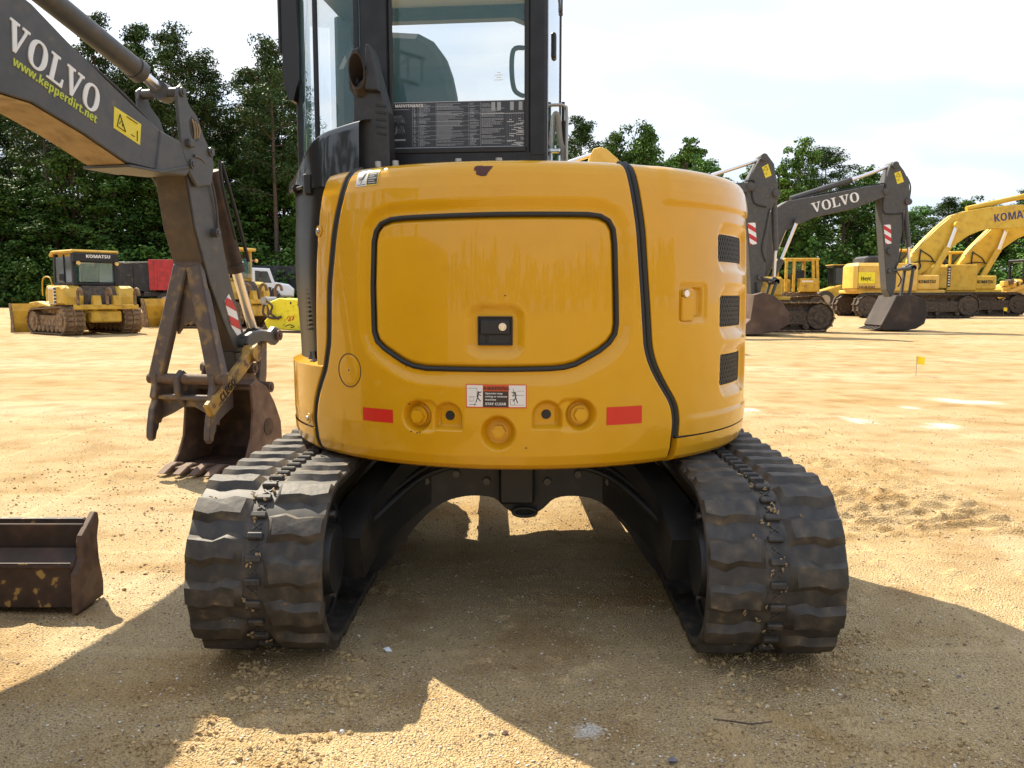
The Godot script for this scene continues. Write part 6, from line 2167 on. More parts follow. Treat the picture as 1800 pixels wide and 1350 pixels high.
func build_big_diggers() -> void:
	var gold_shift := 0.0
	digger("grey_boom_digger", "grey arm and rust brown bucket of the digger just right of the yellow engine cover", Vector3(0.9, 0, -25.6), "large diggers with dark grey booms", {
		"paint": M.grey_paint, "house": M.yellow_dusty, "track": M.track_dusty, "ram_paint": M.grey_paint, "bucket_mat": M.rust_far, "scale": 0.85,
		"boom": [V(1.1, 1.7), V(1.6, 1.6), V(2.6, 3.1), V(3.6, 3.55), V(5.5, 3.95), V(7.28, 4.34), V(7.25, 4.56), V(6.78, 4.56), V(5.0, 4.3), V(3.4, 4.15), V(2.3, 3.85)],
		"arm": [V(7.42, 5.3), V(7.5, 5.39), V(7.64, 5.39), V(7.85, 5.12), V(7.97, 4.5), V(8.03, 4.11), V(7.92, 4.0), V(7.78, 3.71), V(7.74, 3.26), V(7.65, 1.65), V(7.5, 1.1), V(7.3, 1.1), V(7.15, 2.69), V(7.05, 3.49), V(7.02, 4.39), V(7.12, 4.73)],
		"rams": [[V(4.2, 4.18), V(6.0, 4.8), V(7.5, 5.28), 0.1, 0.06, [0.0]], [V(7.94, 4.28), V(8.05, 2.57), V(8.03, 1.68), 0.09, 0.05, [0.0]], [V(1.7, 1.5), V(2.5, 2.4), V(3.3, 3.6), 0.1, 0.06, [-0.5, 0.5]]],
		"bucket": [V(7.25, 1.22), V(7.5, 1.3), V(7.87, 1.18), V(8.11, 0.97), V(8.31, 0.67), V(8.31, 0.34), V(7.96, 0.12), V(7.4, 0.03), V(6.8, 0.03), V(6.75, 0.1), V(7.15, 0.5)], "tooth": V(6.5, 0.04),
		"links": [[V(7.5, 1.75), V(8.02, 1.62), 0.12], [V(8.02, 1.62), V(7.85, 1.05), 0.14]],
		"label": [V(7.48, 5.02), V(7.66, 5.12), V(7.78, 4.78), V(7.6, 4.7)], "stripe": [V(7.1, 3.37), V(7.34, 3.39), V(7.4, 2.75), V(7.2, 2.72)],
		"hoses": [[[V(7.0, 4.6), V(7.25, 4.62), V(7.2, 4.3), V(7.3, 3.95), V(7.65, 3.85)], 0.27, 0.025], [[V(7.75, 3.8), V(7.65, 3.2), V(7.55, 2.6), V(7.7, 2.2)], 0.27, 0.02], [[V(7.97, 4.9), V(8.02, 4.6), V(8.04, 4.3)], 0.2, 0.02], [[V(7.4, 1.6), V(7.45, 1.3), V(7.7, 1.1)], 0.3, 0.03]],
		"pins": [V(7.52, 5.3), V(7.15, 4.45), V(7.93, 4.25)]})
	digger("grey_boom_digger", "farther digger with white letters on its grey boom and a dark bucket", Vector3(8.0, 0, -28.8), "large diggers with dark grey booms", {
		"paint": M.grey_paint, "house": M.yellow_dusty, "track": M.track_dusty, "ram_paint": M.grey_paint, "bucket_mat": M.dark_far, "scale": 0.86,
		"boom": [V(8.2, 1.7), V(8.6, 1.6), V(9.3, 3.4), V(10.31, 3.85), V(11.59, 4.13), V(12.6, 4.51), V(12.52, 4.93), V(12.0, 4.87), V(10.7, 4.62), V(9.3, 4.38), V(8.7, 4.0)],
		"arm": [V(12.77, 5.6), V(12.82, 5.68), V(12.95, 5.68), V(13.06, 5.6), V(13.23, 5.39), V(13.41, 5.08), V(13.51, 4.36), V(13.34, 4.2), V(13.32, 3.75), V(13.16, 2.35), V(13.14, 1.45), V(12.98, 1.1), V(12.84, 1.4), V(12.7, 2.54), V(12.54, 3.88), V(12.51, 4.45), V(12.58, 4.95)],
		"rams": [[V(9.5, 4.47), V(11.55, 5.11), V(12.87, 5.58), 0.1, 0.06, [0.0]], [V(13.42, 4.32), V(13.62, 2.86), V(13.67, 2.2), 0.09, 0.05, [0.0]], [V(8.7, 1.5), V(9.1, 2.4), V(9.6, 3.7), 0.1, 0.06, [-0.5, 0.5]]],
		"bucket": [V(12.5, 0.2), V(12.75, 0.7), V(12.98, 1.2), V(13.3, 1.22), V(13.61, 1.19), V(13.97, 1.06), V(14.06, 0.6), V(13.97, 0.25), V(13.7, 0.08), V(13.4, 0.03), V(12.6, 0.03)], "tooth": V(12.28, 0.04),
		"links": [[V(12.9, 2.03), V(13.68, 2.14), 0.12], [V(13.68, 2.14), V(13.58, 1.1), 0.16]],
		"label": [V(12.9, 5.3), V(13.1, 5.38), V(13.24, 5.02), V(13.02, 4.94)], "stripe": [V(12.62, 3.58), V(12.86, 3.6), V(12.92, 2.96), V(12.72, 2.93)],
		"text": ["VOLVO", V(10.92, 4.33), 1.62, 0.33, atan2(0.44, 1.55) - 0.03, true, M.print_white],
		"hoses": [[[V(12.3, 4.9), V(12.5, 4.96), V(12.62, 4.85), V(12.55, 4.2), V(12.7, 3.95), V(13.25, 3.98)], 0.27, 0.025], [[V(13.25, 3.95), V(13.3, 3.2), V(13.2, 2.4), V(13.1, 2.1), V(13.3, 1.75), V(13.2, 1.5)], 0.27, 0.022], [[V(13.35, 5.2), V(13.5, 4.85), V(13.45, 4.3)], 0.2, 0.022], [[V(9.6, 4.4), V(10.3, 4.6), V(11.2, 4.75), V(12.3, 4.92)], 0.2, 0.03]],
		"pins": [V(12.9, 5.57), V(12.62, 4.7), V(13.4, 4.35), V(12.87, 2.7)]})
	# yellow pair on the right
	var kb := [V(20.2, 2.7), V(20.27, 2.98), V(21.0, 3.85), V(21.8, 4.67), V(22.52, 5.28), V(23.26, 5.51), V(24.3, 5.68), V(25.6, 5.8), V(27.5, 5.78), V(29.2, 5.5), V(29.3, 5.1), V(27.6, 4.9), V(25.59, 4.62), V(24.46, 4.6), V(23.9, 4.48), V(23.34, 4.25), V(22.61, 3.73), V(21.89, 2.98), V(20.88, 2.2), V(20.4, 2.2)]
	var ka := [V(28.6, 6.1), V(29.0, 6.2), V(29.5, 5.6), V(29.6, 4.9), V(29.2, 1.6), V(28.9, 1.6), V(28.9, 4.9)]
	var kbk := [V(28.4, 0.15), V(28.8, 1.3), V(29.5, 1.4), V(30.0, 1.0), V(30.1, 0.4), V(29.6, 0.15)]
	var base1 := Vector3(20.3, far_rise(-43.2), -43.2)
	var off := V(0, 0)
	for i in 2:
		var mv := V(0, 0) if i == 0 else V(4.32, 0.05)
		var sh := func(poly: Array) -> Array: return shifted(poly, -mv)
		var lab := "yellow digger bearing a square lemon sign on its counterweight" if i == 0 else "second large yellow digger, right of the one with the square sign"
		var g := {
			"paint": M.yellow_far, "house": M.yellow_cream if i == 0 else M.yellow_far, "track": M.track_dark, "ram_paint": M.yellow_far, "bucket_mat": M.rusty_steel, "shift": 0.0 if i == 0 else 0.3,
			"boom": sh.call(kb), "arm": sh.call(ka), "bucket": sh.call(kbk), "tooth": V(28.2, 0.15) + mv, "links": [],
			"rams": [[V(21.2, 1.75) + mv, V(22.2, 3.6) + mv, V(22.6, 4.76) + mv, 0.15, 0.1, [-0.5, 0.5]], [V(23.3, 5.62) + mv, V(26.2, 6.25) + mv, V(28.8, 6.1) + mv, 0.13, 0.08, [0.0]]],
			"pins": [V(22.6, 4.76) + mv, V(20.75, 2.5) + mv], "box_text": "KOMATSU",
			"edge": [[V(20.5, 3.3) + mv, V(21.6, 4.55) + mv, V(22.4, 5.22) + mv, V(23.4, 5.5) + mv, V(25.4, 5.76) + mv]],
			"hoses": [[[V(20.2, 2.7) + mv, V(20.9, 2.95) + mv, V(21.7, 2.9) + mv], 0.4, 0.03], [[V(20.9, 3.55) + mv, V(20.85, 3.0) + mv, V(20.9, 2.6) + mv, V(20.4, 2.3) + mv], 0.38, 0.035], [[V(20.9, 3.5) + mv, V(21.4, 3.2) + mv, V(21.6, 2.9) + mv], 0.36, 0.03]]}
		if i == 0: g["text"] = ["KOMATSU", V(25.75, 5.28), 2.35, 0.4, 0.14, false, M.print_blue]
		var o := digger("yellow_digger", lab, base1 if i == 0 else Vector3(24.62, far_rise(-46.2), -46.2), "large yellow diggers on the right", g)
		if i == 0:
			var s := begin()
			box(s, Vector3(0.82, 0.56, 0.02), at(17.73 - 20.3, 2.08 - base1.y, 1.47), 0.004)
			var sg := done(s, "square_sign", M.lemon_paint, o)
			letters("Herc", 0.2, 0.5, false, M.print_black, sg, at(17.7 - 20.3, 2.04 - base1.y, 1.49), "lettering", 0.01)
			letters("146-M-0341", 0.12, 0.8, false, M.track_dark, o, at(17.75 - 20.3, 1.62 - base1.y, 1.46), "lettering", 0.01)
	# the one whose arm head shows over the rim of the near machine
	digger("yellow_digger", "pale yellow digger arm with a bright rod peeping over the near engine cover", Vector3(-1.5, 0, -20.0), "", {
		"paint": M.yellow_cream, "house": M.yellow_dusty, "track": M.track_dusty, "ram_paint": M.yellow_cream, "bucket_mat": M.rusty_steel, "scale": 0.66,
		"boom": [V(-2.7, 1.3), V(-2.4, 1.2), V(-1.4, 2.7), V(0.2, 3.3), V(1.75, 3.6), V(1.7, 3.9), V(0.0, 3.75), V(-1.9, 3.2)],
		"arm": [V(1.83, 4.48), V(1.9, 4.6), V(2.05, 4.64), V(2.2, 4.6), V(2.5, 4.34), V(2.55, 3.8), V(2.3, 1.2), V(2.05, 1.2), V(1.8, 3.4), V(1.75, 4.1)],
		"rams": [[V(-0.6, 3.75), V(0.7, 4.12), V(1.95, 4.52), 0.08, 0.05, [0.0]]],
		"bucket": [V(1.6, 0.1), V(1.9, 0.9), V(2.5, 0.95), V(2.8, 0.6), V(2.7, 0.1)], "tooth": V(1.4, 0.1), "links": [[V(2.15, 1.4), V(2.6, 1.3), 0.1]]})

# ---------------------------------------------------------------- bulldozers; forward is local +x
func dozer(label: String, base: Vector3, turn: float, paint: Material, text: String, cabbed: bool, group: String) -> Node3D:
	var o := thing("bulldozer", label, "bulldozer", base, turn, group)
	for s in [-1.0, 1.0]:
		steel_track(o, at(-0.05, 0, s * 0.88), 1.38, 0.42, 0.38, 0.02, 0.58, 40, true, M.track_dusty, M.track_dusty, 0.03, 0.03)
		var fe := begin()
		prism(fe, [V(-0.95, 0.86), V(-0.2, 0.9), V(0.6, 1.02), V(1.2, 0.98), V(1.3, 0.86)], s * 0.62, s * 1.12, Transform3D(), 0.02)
		done(fe, "fender", paint, o)
		var ta := begin()
		prism(ta, [V(-1.25, 0.92), V(-0.1, 0.92), V(-0.05, 1.5), V(-0.95, 1.5), V(-1.15, 1.42), V(-1.25, 1.15)], s * 0.5, s * 1.08, Transform3D(), 0.05)
		done(ta, "rear_tank", paint, o)
	var bd := begin()
	prism(bd, [V(-1.2, 0.45), V(1.2, 0.5), V(1.55, 0.62), V(1.6, 1.3), V(1.5, 1.52), V(0.1, 1.6), V(-0.9, 1.45), V(-1.15, 1.2)], -0.48, 0.48, Transform3D(), 0.05)
	done(bd, "body", paint, o)
	var gr := begin()
	prism(gr, [V(-1.28, 0.82), V(-1.24, 1.2), V(-1.05, 1.5), V(-0.9, 1.5), V(-0.9, 0.82)], -0.5, 0.5, Transform3D(), 0.03)
	var grill := done(gr, "rear_grille", M.track_dark, o)
	for k in 5:
		var s := begin()
		box(s, Vector3(0.02, 0.03, 0.86), at(-1.262 + 0.012 * k, 0.92 + 0.07 * k, 0, 0, 0, -10))
		done(s, "grille_slat", M.hub_black, grill)
	# cab
	var fm := begin()
	if cabbed:
		for x in [-0.9, 0.35]:
			for z in [-0.62, 0.62]: box(fm, Vector3(0.12, 1.0, 0.12), at(x, 1.98, z, 0, 0, 4.0 if x > 0 else -4.0), 0.02)
		box(fm, Vector3(1.3, 0.1, 1.36), at(-0.28, 1.56, 0), 0.02)
		box(fm, Vector3(0.14, 0.3, 1.36), at(-0.98, 2.36, 0), 0.04)
		box(fm, Vector3(0.04, 0.95, 0.05), at(-0.35, 1.98, -0.66), 0.01)
	else:
		for x in [-0.8, 0.4]:
			for z in [-0.6, 0.6]: box(fm, Vector3(0.11, 1.1, 0.11), at(x, 2.02, z), 0.02)
		box(fm, Vector3(1.25, 0.1, 1.3), at(-0.2, 1.56, 0), 0.02)
	var cab := done(fm, "cab", M.cab_black if cabbed else paint, o)
	var rf := begin()
	box(rf, Vector3(1.5, 0.1, 1.42), at(-0.27, 2.55, 0), 0.04)
	prism(rf, [V(0.35, 2.5), V(0.6, 2.4), V(0.62, 2.48), V(0.5, 2.58), V(0.35, 2.6)], -0.7, 0.7, Transform3D(), 0.02)
	done(rf, "roof", paint, cab)
	for w in [[Vector3(0.02, 0.62, 1.0), at(-0.955, 1.93, 0, 0, 0, 4)], [Vector3(0.02, 0.8, 1.0), at(0.37, 1.98, 0)], [Vector3(1.05, 0.78, 0.02), at(-0.28, 2.0, -0.645)], [Vector3(1.05, 0.78, 0.02), at(-0.28, 2.0, 0.645)]]:
		var g := begin()
		box(g, w[0], w[1])
		done(g, "window", M.cab_glass if w[0].z > 0.5 else M.dark_glass, cab)
	var st := begin()
	box(st, Vector3(0.2, 0.55, 0.5), at(-0.55, 1.85, 0), 0.06)
	done(st, "seat", M.seat_cloth, cab)
	if text and cabbed: letters(text, 0.1, 0.72, false, M.print_white, cab, Transform3D(Basis(Vector3.UP, -PI / 2), Vector3(-1.056, 2.4, 0.05)), "lettering", 0.01)
	for z in [-0.55, 0.6]:
		var l := begin()
		cyl(l, Vector3(-1.03, 2.2, z), Vector3(-1.09, 2.18, z), 0.055, -1, 12)
		done(l, "work_lamp", M.lamp_amber, cab)
	var ex := begin()
	cyl(ex, Vector3(0.95, 1.5, -0.35), Vector3(0.95, 2.25, -0.35), 0.075, -1, 12)
	cyl(ex, Vector3(0.95, 2.25, -0.35), Vector3(0.9, 2.38, -0.35), 0.06, -1, 12)
	done(ex, "exhaust_stack", M.pipe_steel, o)
	for s in [-1.0, 1.0]:
		var hr := begin()
		tube(hr, smooth_path([Vector3(0.2, 1.45, s * 0.8), Vector3(0.25, 1.75, s * 0.85), Vector3(0.75, 1.72, s * 0.85), Vector3(0.95, 1.2, s * 0.8)], 5), 0.022, 8)
		done(hr, "handrail", paint, o)
		var mi := begin()
		box(mi, Vector3(0.05, 0.22, 0.14), at(-0.95, 1.75, s * 1.0), 0.02)
		bar(mi, Vector3(-0.95, 1.55, s * 0.9), Vector3(-0.95, 1.75, s * 1.0), 0.02, 0.02)
		done(mi, "mirror", M.black_plastic, o)
	# blade and push arms
	var bl := begin()
	prism(bl, [V(1.95, 0.02), V(2.02, 0.0), V(2.06, 0.06), V(1.98, 0.4), V(2.0, 0.75), V(2.08, 0.92), V(2.0, 0.94), V(1.9, 0.7), V(1.88, 0.3)], -1.35, 1.35, Transform3D(), 0.01)
	var blade := done(bl, "blade", paint, o)
	for s in [-1.0, 1.0]:
		var be := begin()
		prism(be, [V(1.8, 0.02), V(2.08, 0.0), V(2.02, 0.4), V(2.1, 0.95), V(1.96, 0.95), V(1.84, 0.4)], s * 1.35, s * 1.38)
		done(be, "blade_end", M.track_dusty, blade)
	for s in [-1.0, 1.0]:
		var pa := begin()
		bar(pa, Vector3(0.6, 0.45, s * 0.5), Vector3(1.92, 0.4, s * 0.55), 0.14, 0.18, 0.02)
		done(pa, "push_arm", paint, o)
	# ripper frame on the back
	var dr := begin()
	box(dr, Vector3(0.16, 0.15, 1.9), at(-1.55, 0.85, 0), 0.02)
	box(dr, Vector3(0.5, 0.35, 0.9), at(-1.3, 0.55, 0), 0.04)
	var rip := done(dr, "ripper_beam", paint, o)
	for z in [-0.3, 0.3]:
		var up := begin()
		prism(up, [V(-1.66, 0.9), V(-1.44, 0.9), V(-1.5, 1.2), V(-1.6, 1.2)], z - 0.12, z + 0.12, Transform3D(), 0.02)
		bar(up, Vector3(-1.5, 0.85, z), Vector3(-1.2, 0.4, z), 0.1, 0.1, 0.02)
		done(up, "ripper_bracket", paint, rip)
	for z in [-0.85, 0.0, 0.85]:
		var sh := begin()
		tube(sh, smooth_path([Vector3(-1.6, 0.9, z), Vector3(-1.6, 1.25, z), Vector3(-1.7, 1.4, z), Vector3(-1.82, 1.35, z), Vector3(-1.86, 1.2, z)], 4), 0.05, 8)
		done(sh, "ripper_shank", M.track_dusty, rip)
	return o

func build_dozers() -> void:
	var o := dozer("yellow bulldozer with a closed black cab, at the far left", Vector3(-13.7, 0, -26.6), deg_to_rad(141.0), M.yellow_dusty, "KOMATSU", true, "bulldozers left of the grey digger arm")
	o.scale = Vector3(1.02, 1.0, 1.02)
	var p := begin()
	box(p, Vector3(0.5, 0.5, 0.012), at(-0.42, 1.2, -1.083), 0.002)
	var pr := done(p, "side_print", M.white_paint, o)
	for k in 5:
		var q := begin()
		box(q, Vector3(0.14, 0.07, 0.006), at(-0.62, 1.0 + 0.1 * k, -1.091), 0.001)
		done(q, "print_mark", M.print_black, pr)
	var q2 := begin()
	box(q2, Vector3(0.3, 0.42, 0.006), at(-0.35, 1.18, -1.091), 0.001)
	done(q2, "print_mark", M.yellow_cream, pr)
	var o2 := dozer("dusty yellow bulldozer half hidden behind the grey digger arm", Vector3(-11.15, 0, -31.8), deg_to_rad(160.0), M.yellow_dusty, "", false, "bulldozers left of the grey digger arm")
	o2.scale = Vector3(1.15, 1.15, 1.1)
	letters("CATERPILLAR", 0.1, 0.9, false, M.print_white, o2, Transform3D(Basis(Vector3.UP, PI), Vector3(-0.55, 1.15, -1.09)), "lettering", 0.01)

# ---------------------------------------------------------------- trucks and other machines far off
func wheel(o: Node, p: Vector3, r: float, w: float) -> void:
	var st := begin()
	cyl(st, p - Vector3(0, 0, w / 2), p + Vector3(0, 0, w / 2), r, -1, 22)
	var t := done(st, "wheel", M.tire_rubber, o)
	var s2 := begin()
	cyl(s2, p - Vector3(0, 0, w / 2 + 0.01), p + Vector3(0, 0, w / 2 + 0.01), r * 0.55, -1, 18)
	cyl(s2, p - Vector3(0, 0, w / 2 + 0.05), p + Vector3(0, 0, w / 2 + 0.05), r * 0.2, -1, 12)
	done(s2, "rim", M.steel, t)

# forward is +x
func truck(label: String, base: Vector3, turn: float, bed: Material, cabm: Material, bed_len: float) -> Node3D:
	var o := thing("dump_truck", label, "dump truck", base, turn, "")
	var ch := begin()
	box(ch, Vector3(bed_len + 3.2, 0.3, 0.9), at(1.2, 0.95, 0), 0.03)
	done(ch, "chassis", M.truck_black, o)
	for x in [-bed_len / 2 + 0.8, -bed_len / 2 + 2.1, bed_len / 2 + 1.7]:
		for z in [-0.95, 0.95]: wheel(o, Vector3(x, 0.52, z), 0.52, 0.42)
	var bd := begin()
	prism(bd, [V(-bed_len / 2, 1.2), V(bed_len / 2, 1.2), V(bed_len / 2 + 0.3, 3.0), V(bed_len / 2 + 0.9, 3.1), V(bed_len / 2 + 0.9, 3.18), V(-bed_len / 2 - 0.1, 3.1)], 1.15, 1.25, Transform3D(), 0.02)
	prism(bd, [V(-bed_len / 2, 1.2), V(bed_len / 2, 1.2), V(bed_len / 2 + 0.3, 3.0), V(bed_len / 2 + 0.9, 3.1), V(bed_len / 2 + 0.9, 3.18), V(-bed_len / 2 - 0.1, 3.1)], -1.25, -1.15, Transform3D(), 0.02)
	box(bd, Vector3(bed_len, 0.1, 2.4), at(0, 1.25, 0))
	box(bd, Vector3(0.1, 1.85, 2.4), at(bed_len / 2 + 0.1, 2.1, 0))
	var b := done(bd, "dump_bed", bed, o)
	var tg := begin()
	box(tg, Vector3(0.1, 1.75, 2.4), at(-bed_len / 2 - 0.02, 2.1, 0), 0.02)
	done(tg, "tailgate", bed, b)
	for k in 10:
		var r := begin()
		box(r, Vector3(0.12, 1.75, 0.08), at(-bed_len / 2 + 0.3 + (k % 5) * (bed_len - 0.6) / 4.0, 2.1, 1.28 if k < 5 else -1.28), 0.01)
		done(r, "rib", bed, b)
	var cx := bed_len / 2 + 1.2
	var cb := begin()
	prism(cb, [V(cx - 0.6, 0.9), V(cx + 1.0, 0.9), V(cx + 0.95, 1.75), V(cx + 0.65, 2.65), V(cx - 0.6, 2.7)], -1.0, 1.0, Transform3D(), 0.08)
	var cab := done(cb, "cab", cabm, o)
	var hd := begin()
	prism(hd, [V(cx + 0.9, 0.8), V(cx + 2.2, 0.8), V(cx + 2.25, 1.3), V(cx + 1.9, 1.62), V(cx + 0.9, 1.78)], -0.85, 0.85, Transform3D(), 0.12)
	done(hd, "hood", cabm, o)
	var gl := begin()
	for z in [-1.005, 1.005]: prism(gl, [V(cx - 0.3, 1.7), V(cx + 0.75, 1.7), V(cx + 0.5, 2.45), V(cx - 0.3, 2.5)], z - 0.004, z + 0.004)
	done(gl, "window", M.dark_glass, cab)
	var fe := begin()
	for z in [-0.98, 0.98]:
		for k in 10:
			var a0 := PI * k / 10.0
			var a1 := PI * (k + 1) / 10.0
			bar(fe, Vector3(bed_len / 2 + 1.7 + 0.68 * cos(a0), 0.55 + 0.68 * sin(a0), z), Vector3(bed_len / 2 + 1.7 + 0.68 * cos(a1), 0.55 + 0.68 * sin(a1), z), 0.42, 0.05, 0.0, Vector3(0, 0, 1))
	done(fe, "fender", M.truck_black, o)
	return o

func build_trucks() -> void:
	var y := far_rise(-58.0)
	var t1 := truck("red dump truck body left of the grey digger arm, tailgate towards the camera", Vector3(-21.6, y, -57.0), deg_to_rad(24), M.truck_red, M.truck_white, 5.4)
	t1.scale = Vector3.ONE * 1.05
	var t2 := truck("black dump truck between the far left bulldozer and the red truck body", Vector3(-27.6, y, -59.0), deg_to_rad(12), M.truck_black, M.truck_black, 4.6)
	var lp := begin()
	tube(lp, [Vector3(-2.6, 1.2, 1.3), Vector3(-2.75, 2.9, 1.3), Vector3(-2.4, 3.15, 1.3), Vector3(2.6, 3.22, 1.3)], 0.05, 6)
	done(lp, "tarp_bow", M.steel, t2)
	truck("white cabbed truck behind the bright yellow crusher", Vector3(-23.9, y, -61.5), deg_to_rad(-6), M.truck_black, M.truck_white, 4.4)
	truck("black dump truck standing behind the white cabbed truck, left of the black cab", Vector3(-16.4, y, -64.5), deg_to_rad(184), M.truck_black, M.truck_black, 5.2)
	truck("dark truck with a red tailgate corner, between the bulldozer roof and the white cab", Vector3(-21.5, y, -67.0), deg_to_rad(20), M.truck_red, M.truck_black, 4.6)

func build_crusher() -> void:
	var o := thing("crusher_attachment", "bright yellow crusher attachment with red scrawl lying on the sand beside the black door trim", "attachment", Vector3(-7.55, 0, -28.0), deg_to_rad(-8))
	var st := begin()
	prism(st, [V(-0.55, 0.1), V(0.75, 0.02), V(0.95, 0.25), V(0.9, 0.95), V(0.45, 1.08), V(-0.1, 1.12), V(-0.55, 0.95), V(-0.4, 0.6), V(-0.65, 0.35)], 0.2, 0.45, Transform3D(), 0.03)
	var b := done(st, "side_plate", M.lemon_paint, o)
	var s2 := begin()
	prism(s2, [V(-0.55, 0.1), V(0.75, 0.02), V(0.95, 0.25), V(0.9, 0.95), V(0.45, 1.08), V(-0.1, 1.12), V(-0.55, 0.95), V(-0.4, 0.6), V(-0.65, 0.35)], -0.45, -0.2, Transform3D(), 0.03)
	done(s2, "side_plate", M.lemon_paint, o)
	var s3 := begin()
	box(s3, Vector3(1.2, 0.8, 0.42), at(0.2, 0.55, 0), 0.04)
	done(s3, "core", M.track_dark, o)
	var s4 := begin()
	prism(s4, [V(-0.6, 0.35), V(-0.85, 0.05), V(-0.45, 0.02), V(-0.3, 0.2)], -0.3, 0.3, Transform3D(), 0.02)
	done(s4, "jaw", M.track_dark, o)
	var s5 := begin()
	cyl(s5, Vector3(-0.6, 1.02, -0.3), Vector3(-0.6, 1.02, 0.5), 0.14, -1, 18)
	cyl(s5, Vector3(-0.6, 1.02, 0.5), Vector3(-0.6, 1.02, 0.54), 0.08, -1, 14)
	done(s5, "hub", M.steel, o)
	var s6 := begin()
	tube(s6, smooth_path([Vector3(-0.6, 0.9, 0.5), Vector3(-0.62, 0.6, 0.55), Vector3(-0.3, 0.45, 0.55), Vector3(0.0, 0.5, 0.52)], 5), 0.04, 8)
	tube(s6, smooth_path([Vector3(-0.5, 1.0, 0.5), Vector3(-0.3, 0.85, 0.56), Vector3(-0.35, 0.6, 0.56), Vector3(-0.1, 0.42, 0.5)], 5), 0.035, 8)
	done(s6, "hydraulic_hose", M.track_dark, o)
	for q in [[0.3, 0.95, 0.05], [0.55, 0.9, 0.04], [0.62, 0.7, 0.06], [0.8, 0.68, 0.06], [0.66, 0.32, 0.07], [0.75, 0.5, 0.05]]:
		var h := begin()
		box(h, Vector3(q[2], q[2] * 1.6, 0.01), at(q[0], q[1], 0.452), 0.002)
		done(h, "plate_opening", M.print_black, b)
	var sc := begin()
	tube(sc, smooth_path([Vector3(0.15, 0.42, 0.452), Vector3(0.22, 0.52, 0.452), Vector3(0.28, 0.4, 0.452), Vector3(0.2, 0.36, 0.452), Vector3(0.3, 0.5, 0.452), Vector3(0.4, 0.46, 0.452), Vector3(0.33, 0.38, 0.452), Vector3(0.42, 0.56, 0.452)], 4), 0.012, 5)
	done(sc, "red_scrawl", M.print_red, b)
	var sk := begin()
	tube(sk, smooth_path([Vector3(0.1, 0.18, 0.452), Vector3(0.25, 0.24, 0.452), Vector3(0.4, 0.18, 0.452), Vector3(0.28, 0.14, 0.452)], 4), 0.014, 5)
	done(sk, "black_scrawl", M.print_black, b)
	var pal := thing("timber_board", "weathered board on the sand under the bright yellow crusher", "board", Vector3(-7.75, 0.02, -27.3), deg_to_rad(-6))
	var pb := begin()
	box(pb, Vector3(1.9, 0.05, 0.2), at(0, 0, 0), 0.006)
	done(pb, "plank", M.pole_wood, pal)

